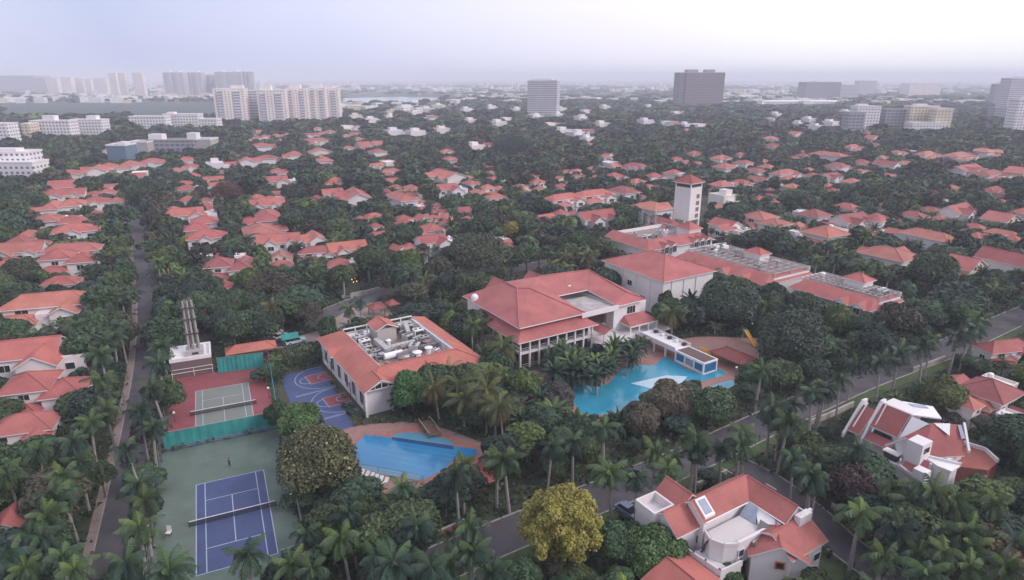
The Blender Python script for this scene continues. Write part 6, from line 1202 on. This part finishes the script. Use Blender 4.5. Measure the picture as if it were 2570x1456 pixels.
# ---- palms seen one by one: crown points of the survey
def palms(rows, kind, zc0, greens, word, smin=.9, smax=1.12, force=False):
    for (px_, py_) in rows:
        zc = zc0 + R.uniform(-1.3, 1.1) * (zc0 > 5); i = R.randrange(len(PALMS[kind])); s = R.uniform(smin, smax) * (R.uniform(.85, 1.1)); ms = PALMS[kind][i]; x, y = G(px_, py_, zc); g = R.choice(greens)
        if not force and not standable(np.array([x]), np.array([y]))[0]:
            for k_ in range(14):
                xx, yy = x + R.uniform(-3.5, 3.5), y + R.uniform(-3.5, 3.5)
                if standable(np.array([xx]), np.array([yy]))[0]: x, y = xx, yy; break
            else: continue
        top = ms[3]
        plant(kind, x, y, s, g[0], g[1], word, ms, max(.6, min(1.5, zc / (top * s))))
royal = [(1020, 1225), (1245, 1150), (885, 1290), (1130, 1215), (1205, 1290), (1375, 1120), (1440, 1105), (1520, 1075), (1610, 1120), (1540, 1185), (1700, 1100), (1775, 1095), (1820, 1125), (1880, 1115), (1935, 1065), (1985, 1020), (1905, 945), (2075, 955), (2045, 1130), (2040, 1185), (2110, 1245), (2000, 1150), (2085, 1200), (2160, 1130), (2180, 1250), (2262, 1320), (2240, 1225), (2335, 1335), (2420, 1315), (2500, 1265), (2540, 1350), (2210, 1400), (2330, 1430), (2445, 1425), (2525, 1435), (2215, 885), (2290, 870), (2340, 850), (2395, 830), (2445, 800), (2500, 770), (2545, 745), (2140, 915), (2010, 985), (1850, 1040), (1650, 1165), (2105, 940), (2250, 868), (2360, 832), (2420, 812), (2470, 790), (2060, 980), (1960, 1060), (1900, 1010), (1860, 1085), (1800, 1150), (1740, 1130), (1665, 1120), (1580, 1160), (2400, 1255), (2290, 1260), (2350, 1240), (2450, 1370), (2370, 1390), (2290, 1385),
    (395, 970), (388, 1015), (372, 1068), (368, 1125), (362, 1195), (352, 1262), (342, 1330), (430, 1425), (325, 1415), (398, 910), (405, 870), (262, 945), (258, 1000), (218, 1062), (243, 1100), (190, 1120), (203, 1180), (150, 1195), (140, 1255), (178, 1275), (110, 1300), (160, 1350), (60, 1345), (150, 1400), (60, 1425), (20, 1385), (232, 1230), (285, 880), (300, 820), (262, 860), (620, 1405), (760, 1340), (735, 1405), (935, 1390), (1185, 1385), (1135, 1400), (985, 1410), (790, 1430), (870, 1350), (1080, 1300), (1300, 1180), (1160, 1165), (175, 1432), (25, 1190), (90, 1130), (1060, 1420), (1235, 1440)]
palms(royal, 'royal', 9.6, PG, 'royal palm')
palms([(790, 675), (860, 690), (1036, 690), (905, 755), (878, 775), (1185, 815), (955, 640), (300, 740), (280, 700), (395, 660), (400, 720), (420, 600), (1390, 640), (2080, 610), (2120, 640), (2160, 690), (2000, 620), (1960, 590), (2270, 720), (460, 690), (2230, 690), (2095, 655), (190, 815), (95, 840), (235, 790), (330, 835), (250, 640), (440, 640), (2050, 650), (2200, 820), (2110, 900), (2170, 895)], 'royal', 9.0, PG, 'royal palm')
palms([(1150, 960), (1262, 1015), (1220, 985), (1130, 930), (1205, 1030), (1300, 890), (1195, 815), (1730, 670), (1782, 690), (1855, 800), (1920, 760), (1690, 780), (1420, 645), (1470, 640), (680, 770), (1100, 970), (1165, 1000), (1240, 935), (1835, 680), (1380, 665), (1070, 700), (700, 790), (1280, 850)], 'coconut', 8.2, CG, 'coconut palm')
palms([(1400, 880), (1440, 890), (1555, 870), (1600, 855), (1400, 935), (1465, 925), (1520, 920), (1575, 900), (1430, 915), (1540, 895), (1590, 885), (1380, 905), (1370, 1000), (1400, 1035), (1320, 1050), (1450, 1060), (1545, 1055), (1250, 880), (1210, 900), (1420, 890), (1485, 905), (1535, 880), (1500, 945), (1510, 925), (1590, 870), (1445, 930)], 'feather', 4.6, PG, 'bushy palm', .95, 1.35, True)
SINGLES = []
# ---- trees with a look of their own
def single(px_, py_, zc, r, h, col, cw, word, seed, n=7000, leaf=.4, lobes=26, tips=None, name=None, z0f=.2, **kw):
    x, y = G(px_, py_, zc); ms = tree_kind('t', seed, r, h * z0f, h, int(n * 1.5), leaf * .78, lobes, .34, tips=tips, **kw); SINGLES.append((x, y, r, h)); rt = plant('tree', x, y, 1.0, col, cw, word, ms); rt['label'] = name; return rt
single(1408, 1322, 7.0, 6.1, 14.4, (.235, .22, .048), 'yellow', 'tree', 91, 16000, .24, 150, None, 'large egg-shaped yellow green tree beside the main road, left of the courtyard villa', .06, lr=(.11, .2), spread=.92)
single(800, 1170, 5.5, 6.3, 12.0, (.105, .115, .05), 'olive', 'tree', 92, 13000, .32, 60, ((3.0, 2.6, 3.2), .10), 'big olive tree with pale leaf tips between the blue court and the lap pool', .1)
single(757, 1070, 4.5, 4.3, 9.0, (.06, .115, .036), 'green', 'tree', 93, 6500, .36, 20, None, 'round bright green tree at the near corner of the basketball court', .12)
single(1035, 990, 4.5, 4.4, 9.5, (.05, .12, .036), 'green', 'tree', 94, 6500, .36, 20, None, 'round green tree before the right gable of the annex', .12)
single(1990, 860, 6, 8.2, 13.5, (.045, .066, .045), 'dark green', 'tree', 95, 9500, .46, 34, None, 'massive dark green tree between the water slide and the right road', .1)
single(1830, 770, 6, 8.0, 13.0, (.043, .07, .045), 'dark green', 'tree', 96, 9000, .46, 32, None, 'massive dark green tree beside the hall, right of the clubhouse', .1)
single(2340, 690, 7, 7.5, 14, (.042, .07, .036), 'dark green', 'tree', 97, 8500, .46, 28, ((2.2, 2.0, 1.3), .03), 'tall dark tree standing right of the nearer hotel wing', .1)
single(1690, 1000, 4.2, 5.2, 7.0, (.105, .088, .06), 'brown green', 'tree', 98, 7500, .40, 24, ((2.0, 2.2, 2.6), .05), 'spreading brownish tree at the near edge of the lagoon pool', .1)
single(1612, 1045, 4, 4.0, 6.5, (.09, .082, .056), 'brown green', 'tree', 99, 5500, .40, 18, None, 'smaller brownish tree left of the spreading one by the lagoon pool', .1)
single(1400, 1000, 4, 3.6, 7.5, (.066, .066, .062), 'grey green', 'tree', 100, 4500, .38, 16, None, 'grey green tree at the left end of the lagoon pool', .1)
single(2375, 1000, 4, 4.6, 8.0, (.10, .125, .04), 'light green', 'tree', 101, 6000, .4, 18, None, 'light olive tree between the two white villas and the right road', .1)
single(1285, 585, 5, 4.6, 10.5, (.19, .17, .04), 'yellow green', 'tree', 102, 4500, .5, 14, None, 'tall yellow green tree in the middle of the villas', .1)
single(475, 608, 4, 4.0, 7, (.20, .20, .035), 'yellow green', 'tree', 103, 3500, .45, 12, None, 'low yellow green tree among the villas right of the left road', .1)
single(1200, 645, 7, 11, 14, (.06, .075, .045), 'olive', 'tree', 104, 8500, .55, 34, None, 'broad olive rain tree above the road behind the annex', .15)
single(1640, 1390, 3.5, 4.4, 7.0, (.055, .105, .034), 'green', 'tree', 105, 7000, .32, 22, ((2.6, 2.2, 2.4), .02), 'round green tree against the left wall of the courtyard villa', .05)
single(570, 480, 7, 8.0, 12, (.095, .05, .045), 'reddish', 'tree', 106, 4500, .55, 20, None, 'reddish brown tree among the far villas right of the left road', .1)
single(1285, 365, 9, 16, 17, (.03, .05, .036), 'dark green', 'tree', 107, 4500, .9, 30, None, 'very dark broad tree on the slope of forest behind the middle villas', .05)
single(2510, 1420, 4, 5.5, 8.5, (.10, .078, .042), 'brown', 'tree', 108, 7000, .4, 22, None, 'brownish feathery tree in the bottom right corner', .05)
single(45, 680, 5, 6.0, 9.5, (.05, .066, .036), 'dark green', 'tree', 109, 6000, .42, 20, None, 'round dark tree below the villas at the left edge of the picture', .05)
for k_, (a_, b_, r_, h_, c_) in enumerate(((1775, 722, 4.6, 9.5, GREENS[1]), (1860, 742, 5.2, 10.0, GREENS[2]), (1935, 757, 5.0, 9.5, GREENS[0]), (2030, 778, 4.8, 9.0, GREENS[1]), (2110, 800, 4.4, 8.5, GREENS[4]))): single(a_, b_, 5, r_, h_, c_[0], c_[1], 'tree', 120 + k_, 4000, .46, 24, None, ('first', 'second', 'third', 'fourth', 'fifth')[k_] + ' tree from the left along the front of the hotel wings', .1)
single(1820, 1448, 1.5, 2.4, 3.4, (.05, .10, .036), 'green', 'tree', 110, 2500, .28, 10, None, 'low green bush under the balcony of the courtyard villa', .02)
def shield():
    for (x, y, r, h) in SINGLES:
        a_ = np.linspace(0, 2 * math.pi, 12, endpoint=False); P_ = [P(x, y, h * .5)] ; k_ = FOC / P_[0][2]; CLEAR.append((np.stack([P_[0][0] + np.cos(a_) * r * k_ * .8, P_[0][1] + np.sin(a_) * h * .42 * k_], 1), P_[0][2] - 5))
# ---- hedge by the basketball court
def leaf_block(name, w, d, h, n, leaf, col, x, y, yaw, label, cat='hedge'):
    rng = np.random.default_rng(int(abs(x) * 7 + n)); p_ = rng.uniform(-.5, .5, (n, 3)); f = rng.integers(0, 5, n); p_[f == 0, 0] = -.5; p_[f == 1, 0] = .5; p_[f == 2, 1] = -.5; p_[f == 3, 1] = .5; p_[f == 4, 2] = .5
    p_ = p_ * np.array([w, d, h]) + np.array([0, 0, h / 2]) + rng.normal(size=(n, 3)) * .16; nr_ = p_ - np.array([0, 0, h / 2]); nr_ = nr_ / np.array([w, d, h]) + rng.normal(size=(n, 3)) * .3; nr_ /= np.linalg.norm(nr_, axis=1, keepdims=True)
    V, Q = quads(p_, nr_, leaf * rng.uniform(.7, 1.3, n), rng=rng); o = link(name, arr_mesh(name, V, Q, ['foliage'], col=np.array(col)[None] * rng.uniform(.6, 1.4, (n, 1)))); o.location = (x, y, 0); o.rotation_euler.z = yaw; return tag(o, label, cat)
hx, hy = G(758, 915); leaf_block('hedge', 13.5, 3.4, 4.2, 5200, .3, (.05, .075, .034), hx, hy + 1, YB - .02, 'tall thick clipped hedge behind the basketball court')
hx, hy = G(2470, 930); leaf_block('hedge', 12, 2, 2.6, 2500, .3, (.04, .07, .034), hx, hy, -.5, 'dark hedge between the red roofs at the right edge')
hx, hy = G(1860, 1385, 0); 
shield()
# ---- candidates for all other trees on a jittered grid, thinned by what must stay in view
def grid(y0, y1, s):
    ys = np.arange(y0, y1, s); X, Y = [], []
    for q in ys: w = q * .84 + 30; xs = np.arange(-w, w, s); X.append(xs); Y.append(np.full(len(xs), q))
    X, Y = np.concatenate(X), np.concatenate(Y); return X + nr.uniform(-.42, .42, len(X)) * s, Y + nr.uniform(-.42, .42, len(X)) * s
FOREST = []
px_pl = np.array([(p_[1], p_[2]) for p_ in PLANTS])
for (y0, y1, s, r0, r1, h0, h1) in ((60, 175, 5.2, 2.4, 4.4, 5.5, 10.0), (175, 330, 6.2, 2.8, 5.2, 6, 11.5), (330, 620, 8.0, 3.4, 6.2, 7, 12.5), (620, 1150, 11.5, 4.6, 8.2, 8, 14), (1150, 2100, 19, 6, 12, 7, 13), (2100, 5200, 52, 12, 24, 6, 11)):
    x, y = grid(y0, y1, s); ok = standable(x, y); 
    for k_ in (px([(0, 258), (545, 258), (545, 300), (0, 306)]), px([(858, 240), (1110, 240), (1110, 264), (858, 264)])): ok &= ~inpoly(x, y, k_)
    x, y = x[ok], y[ok]; n = len(x); r = r0 * .85 + (r1 * 1.35 - r0 * .85) * nr.random(n) ** 2.0; h = nr.uniform(h0, h1, n) * (.55 + .5 * r / r1)
    if y0 < 200:
        d = np.sqrt(((x[:, None] - px_pl[None, :, 0]) ** 2 + (y[:, None] - px_pl[None, :, 1]) ** 2)).min(1); ok = d > 2.2; x, y, r, h = x[ok], y[ok], r[ok], h[ok]
    for t_ in range(4):
        bad = hides(x, y, h, r); f = .62 if t_ < 3 else 0
        if t_ < 3: h = np.where(bad, h * f, h); r = np.where(bad, r * .76, r)
    keep = ~bad & (h > 1.0); x, y, r, h = x[keep], y[keep], r[keep], h[keep]
    if y0 >= 1150: pxx = proj(x, y, 5)[0]; q = nr.random(len(x)) < np.where(pxx < 1150, .28, .6) * (.7 if y0 > 2000 else 1.2); x, y, r, h = x[q], y[q], r[q], h[q]
    FOREST += list(zip(x, y, r, h))
FOREST = np.array(FOREST); fw_ = proj(FOREST[:, 0], FOREST[:, 1], FOREST[:, 3])[2]; X_, Y_, _ = proj(FOREST[:, 0], FOREST[:, 1], FOREST[:, 3] * .7)
show = (X_ > -60) & (X_ < 2630) & (Y_ < 1500); size = np.where(show, FOREST[:, 2] * FOREST[:, 3] / fw_ ** 2, 0); order = np.argsort(-size)
NIND = 255; ind = order[:NIND]; rest = order[NIND:]
for i in ind:
    x, y, r, h = FOREST[i]; j = R.randrange(5); rr_ = (4.6, 5.4, 3.8, 6.2, 4.2)[j]; hh_ = (9.5, 11, 8, 11.5, 10.5)[j]; g = R.choices(GREENS, (5, 5, 4, 4, 2, 2, .6))[0]; s = r / rr_
    if h < 3.2: wd_ = 'bush'
    else: wd_ = 'tree'
    plant('tree', x, y, s, g[0], g[1], wd_, TREES['near'][j], h / (hh_ * s))
# the rest of the woods, every crown modelled, held as one mass
LOD = {}
for key, (n, leaf, lb) in {'a': (1500, .62, 13), 'b': (520, .95, 10), 'c': (170, 1.5, 8), 'd': (60, 2.4, 6), 'e': (26, 3.4, 5)}.items():
    LOD[key] = []
    for q in range(6 if key in 'ab' else 5): rng = np.random.default_rng(300 + q + ord(key) * 10); LOD[key].append(leafmesh('l', rng, 5.0, 1.6, 10.0, n, leaf, lb, jitter=.3)[:3])
def bake(idx, name, label, feathers=False):
    VV, QQ, CC, off = [], [], [], 0
    for i in idx:
        x, y, r, h = FOREST[i]; f_ = fw_[i]; key = 'a' if f_ < 215 else 'b' if f_ < 380 else 'c' if f_ < 720 else 'd' if f_ < 1300 else 'e'
        V, Q, C = LOD[key][nr.integers(len(LOD[key]))]
        if key in 'ab' and r < 4.2 and h > 3.5 and nr.random() < .42: V, Q, C, tp = PARR[nr.integers(len(PARR))]; V = V * np.array([1, 1, 10.0 / (tp + 1)]); r = 5.0 * min(1.1, h / 9 + .25)
        a = nr.uniform(0, 6.28); ca, sa = math.cos(a), math.sin(a); s = r / 5.0; v = V.copy(); v[:, 0], v[:, 1] = (V[:, 0] * ca - V[:, 1] * sa) * s + x, (V[:, 0] * sa + V[:, 1] * ca) * s + y; v[:, 2] = V[:, 2] * h / 10.0
        g = np.array(R.choices(GREENS, (5, 5, 3.5, 4, 1.6, 2, .7))[0][0]) * nr.choice([nr.uniform(.5, .8), nr.uniform(.75, 1.1), nr.uniform(1.05, 1.6)], p=(.3, .45, .25)); VV.append(v); QQ.append(Q + off); CC.append(C * g); off += len(v)
    o = link(name, arr_mesh(name, np.concatenate(VV), np.concatenate(QQ), ['foliage'], col=np.concatenate(CC))); return tag(o, label, 'forest', kind='stuff')
rest = [i for i in rest if show[i] or (abs(FOREST[i][0]) < FOREST[i][1] * .95 + 30)]
bake(rest, 'forest', 'dense mixed green forest filling the ground between the villas out to the skyline')
# low undergrowth between the trunks
x, y = grid(62, 300, 1.25); ok = standable(x, y, .9); x, y = x[ok], y[ok]; hh = nr.uniform(.25, 1.5, len(x)); ok = ~hides(x, y, hh, np.full(len(x), .6)); x, y, hh = x[ok], y[ok], hh[ok]; n = len(x); m_ = 4
p_ = np.repeat(np.stack([x, y, hh * .5], 1), m_, 0) + nr.normal(size=(n * m_, 3)) * np.array([.5, .5, .22]); p_[:, 2] = np.abs(p_[:, 2]) + .1; nn = nr.normal(size=(n * m_, 3)) * .6 + np.array([0, 0, .8]); nn /= np.linalg.norm(nn, axis=1, keepdims=True)
V, Q = quads(p_, nn, nr.uniform(.25, .6, n * m_)); gc = np.array([g[0] for g in GREENS])[nr.choice(7, n, p=(.25, .25, .2, .15, .06, .07, .02))]; o = link('undergrowth', arr_mesh('undergrowth', V, Q, ['foliage'], col=np.repeat(gc, m_, 0) * nr.uniform(.6, 1.3, (n * m_, 1)))); tag(o, 'low leafy undergrowth and shrubs covering the ground between trunks', 'undergrowth', kind='stuff')
print('forest', len(FOREST), 'palms', len([p_ for p_ in PLANTS if 'palm' in p_[5]]), 'trees', len([p_ for p_ in PLANTS if 'palm' not in p_[5]]))
# ------------------------------------------------------------------ labels that single each plant and house out
LM = [(px_, py_, z, nm) for px_, py_, z, nm in ((565, 1320, 0, 'blue tennis court'), (565, 1020, 0, 'red tennis court'), (790, 980, 0, 'basketball court'), (1040, 1145, 0, 'lap pool'), (1590, 970, 0, 'lagoon pool'), (1000, 880, 4, 'annex'), (1380, 800, 6, 'clubhouse'), (1610, 690, 6, 'assembly hall'), (1727, 540, 6, 'water tower'), (1890, 660, 5, 'farther hotel wing'), (2110, 730, 5, 'nearer hotel wing'), (1860, 1320, 4, 'courtyard villa'), (2300, 1110, 4, 'fin walled villa'), (485, 900, 3, 'pylon store'), (300, 1180, 0, 'near left road'), (360, 700, 0, 'far left road'), (2300, 930, 0, 'upper right road'), (2150, 1390, 0, 'side road'), (1408, 1330, 3, 'yellow egg-shaped tree'), (920, 755, 0, 'road behind the annex'), (1320, 675, 0, 'road behind the clubhouse'), (700, 870, 0, 'annex forecourt'), (110, 970, 3, 'left front villas'), (120, 640, 4, 'left edge villas'), (2440, 980, 4, 'right edge red roofs'), (560, 670, 4, 'three-hip villas'), (835, 640, 4, 'white-topped villas'), (1090, 600, 4, 'middle gabled villa'), (2200, 558, 4, 'round white turret'), (2470, 650, 5, 'big right gabled roofs'), (2070, 585, 4, 'white-sided villa'), (700, 320, 0, 'pale apartment row'), (430, 365, 4, 'grey unfinished hall'), (30, 420, 4, 'stepped white block'), (1360, 250, 0, 'banded office tower'), (1757, 255, 0, 'brown tower block'), (2320, 300, 0, 'tall yellow building'), (2080, 280, 0, 'hazy grey slab block'), (1285, 375, 4, 'very dark broad tree'), (560, 500, 4, 'reddish brown tree'), (1200, 640, 4, 'broad olive rain tree'), (200, 490, 4, 'upper left villa rows'), (1020, 490, 4, 'pink roofed villas'), (1500, 500, 4, 'long hipped villa'), (640, 545, 4, 'centre left villa row'), (1840, 770, 3, 'dark tree by the hall'), (1990, 880, 3, 'dark tree by the slide'), (1980, 430, 4, 'upper right villas'), (2420, 440, 4, 'far right villas'), (1300, 1100, 0, 'gap between the two pools'), (1000, 1340, 0, 'red garden wall'), (60, 1350, 0, 'bottom left corner roof'), (2480, 1400, 0, 'bottom right corner'))]
LMW = [(*G(a_, b_, z), nm) for a_, b_, z, nm in LM]
ORD = ['nearest', 'second nearest', 'third nearest', 'fourth nearest', 'fifth nearest', 'sixth nearest', 'seventh nearest', 'eighth nearest', 'ninth nearest', 'tenth nearest', 'eleventh nearest', 'twelfth nearest', 'thirteenth nearest', 'fourteenth nearest', 'fifteenth nearest', 'sixteenth nearest']
def relabel(items, used):
    """items: root, x, y, look"""
    buckets = {}
    for r, x, y, look in items:
        q = min(LMW, key=lambda l: (x - l[0]) ** 2 + (y - l[1]) ** 2); d = math.hypot(x - q[0], y - q[1]); v = Vector((q[0], q[1])).normalized(); fwd = (x - q[0]) * v.x + (y - q[1]) * v.y; sd_ = (x - q[0]) * v.y - (y - q[1]) * v.x
        rel = ('beyond' if fwd > 0 else 'this side of') if abs(fwd) > abs(sd_) * 1.2 else ('right of' if sd_ > 0 else 'left of')
        buckets.setdefault((look, rel, q[2]), []).append((d, r))
    for (look, rel, nm), L_ in buckets.items():
        L_.sort(key=lambda t: t[0])
        for i, (d, r) in enumerate(L_):
            r['label'] = f'{look} {rel} the {nm}' + (f', {ORD[min(i, 15)]}' if len(L_) > 1 else '')
            if len(r['label'].split()) > 16: r['label'] = r['label'].replace(', white block', '').replace(', two small gables', '')
it = []
for r, x, y, s, cw, word in PLANTS:
    pl = 'palm' in word; r['category'] = 'palm' if pl else ('bush' if word == 'bush' else 'tree'); r['group'] = {'royal palm': 'royal palms along the roads and pools', 'coconut palm': 'coconut palms round the clubhouse', 'bushy palm': 'bushy palms by the lagoon pool', 'tree': 'broadleaf trees of the estate', 'bush': 'bushes of the estate'}[word]
    if 'label' in r: continue
    h = r.scale[2] * (10 if not pl else 8); sz = ('tall' if r.scale[2] > 1.15 else 'small' if r.scale[2] < .75 else '')
    it.append((r, x, y, ' '.join((sz + ' ' + cw + ' ' + ('broadleaf ' if word == 'tree' else '') + word).split())))
relabel(it, set())
it = []
for r, x, y, kind, t, note in ALLH:
    r['category'] = 'house'; r['group'] = 'red roofed villas' if kind < 8 else 'white flat roofed houses'
    shade = '' if kind >= 8 else 'bright red ' if t[0] > 1.05 else 'dull red ' if t[0] < .95 else 'red '
    it.append((r, x, y, (shade + 'villa, ' + WORD[kind] + ',') if kind < 8 else WORD[kind] + (' house' if kind == 8 else ' house with one red slope')))
relabel(it, set())
# ------------------------------------------------------------------ haze
b = MB(); b.box(-20000, 20000, -900, 19000, -1, 135); o = b.build('haze', ['foliage']); tag(o, 'thin pale haze over the whole town and forest', 'haze', kind='stuff')
m = bpy.data.materials.new('haze_air'); m.use_nodes = True; t = m.node_tree; t.nodes.clear(); oo = t.nodes.new('ShaderNodeOutputMaterial'); pv = t.nodes.new('ShaderNodeVolumePrincipled')
pv.inputs['Color'].default_value = (0.86, 0.88, 1.0, 1); pv.inputs["Density"].default_value = 0.00025; pv.inputs["Anisotropy"].default_value = 0.0
t.links.new(pv.outputs[0], oo.inputs['Volume']); o.data.materials.clear(); o.data.materials.append(m)
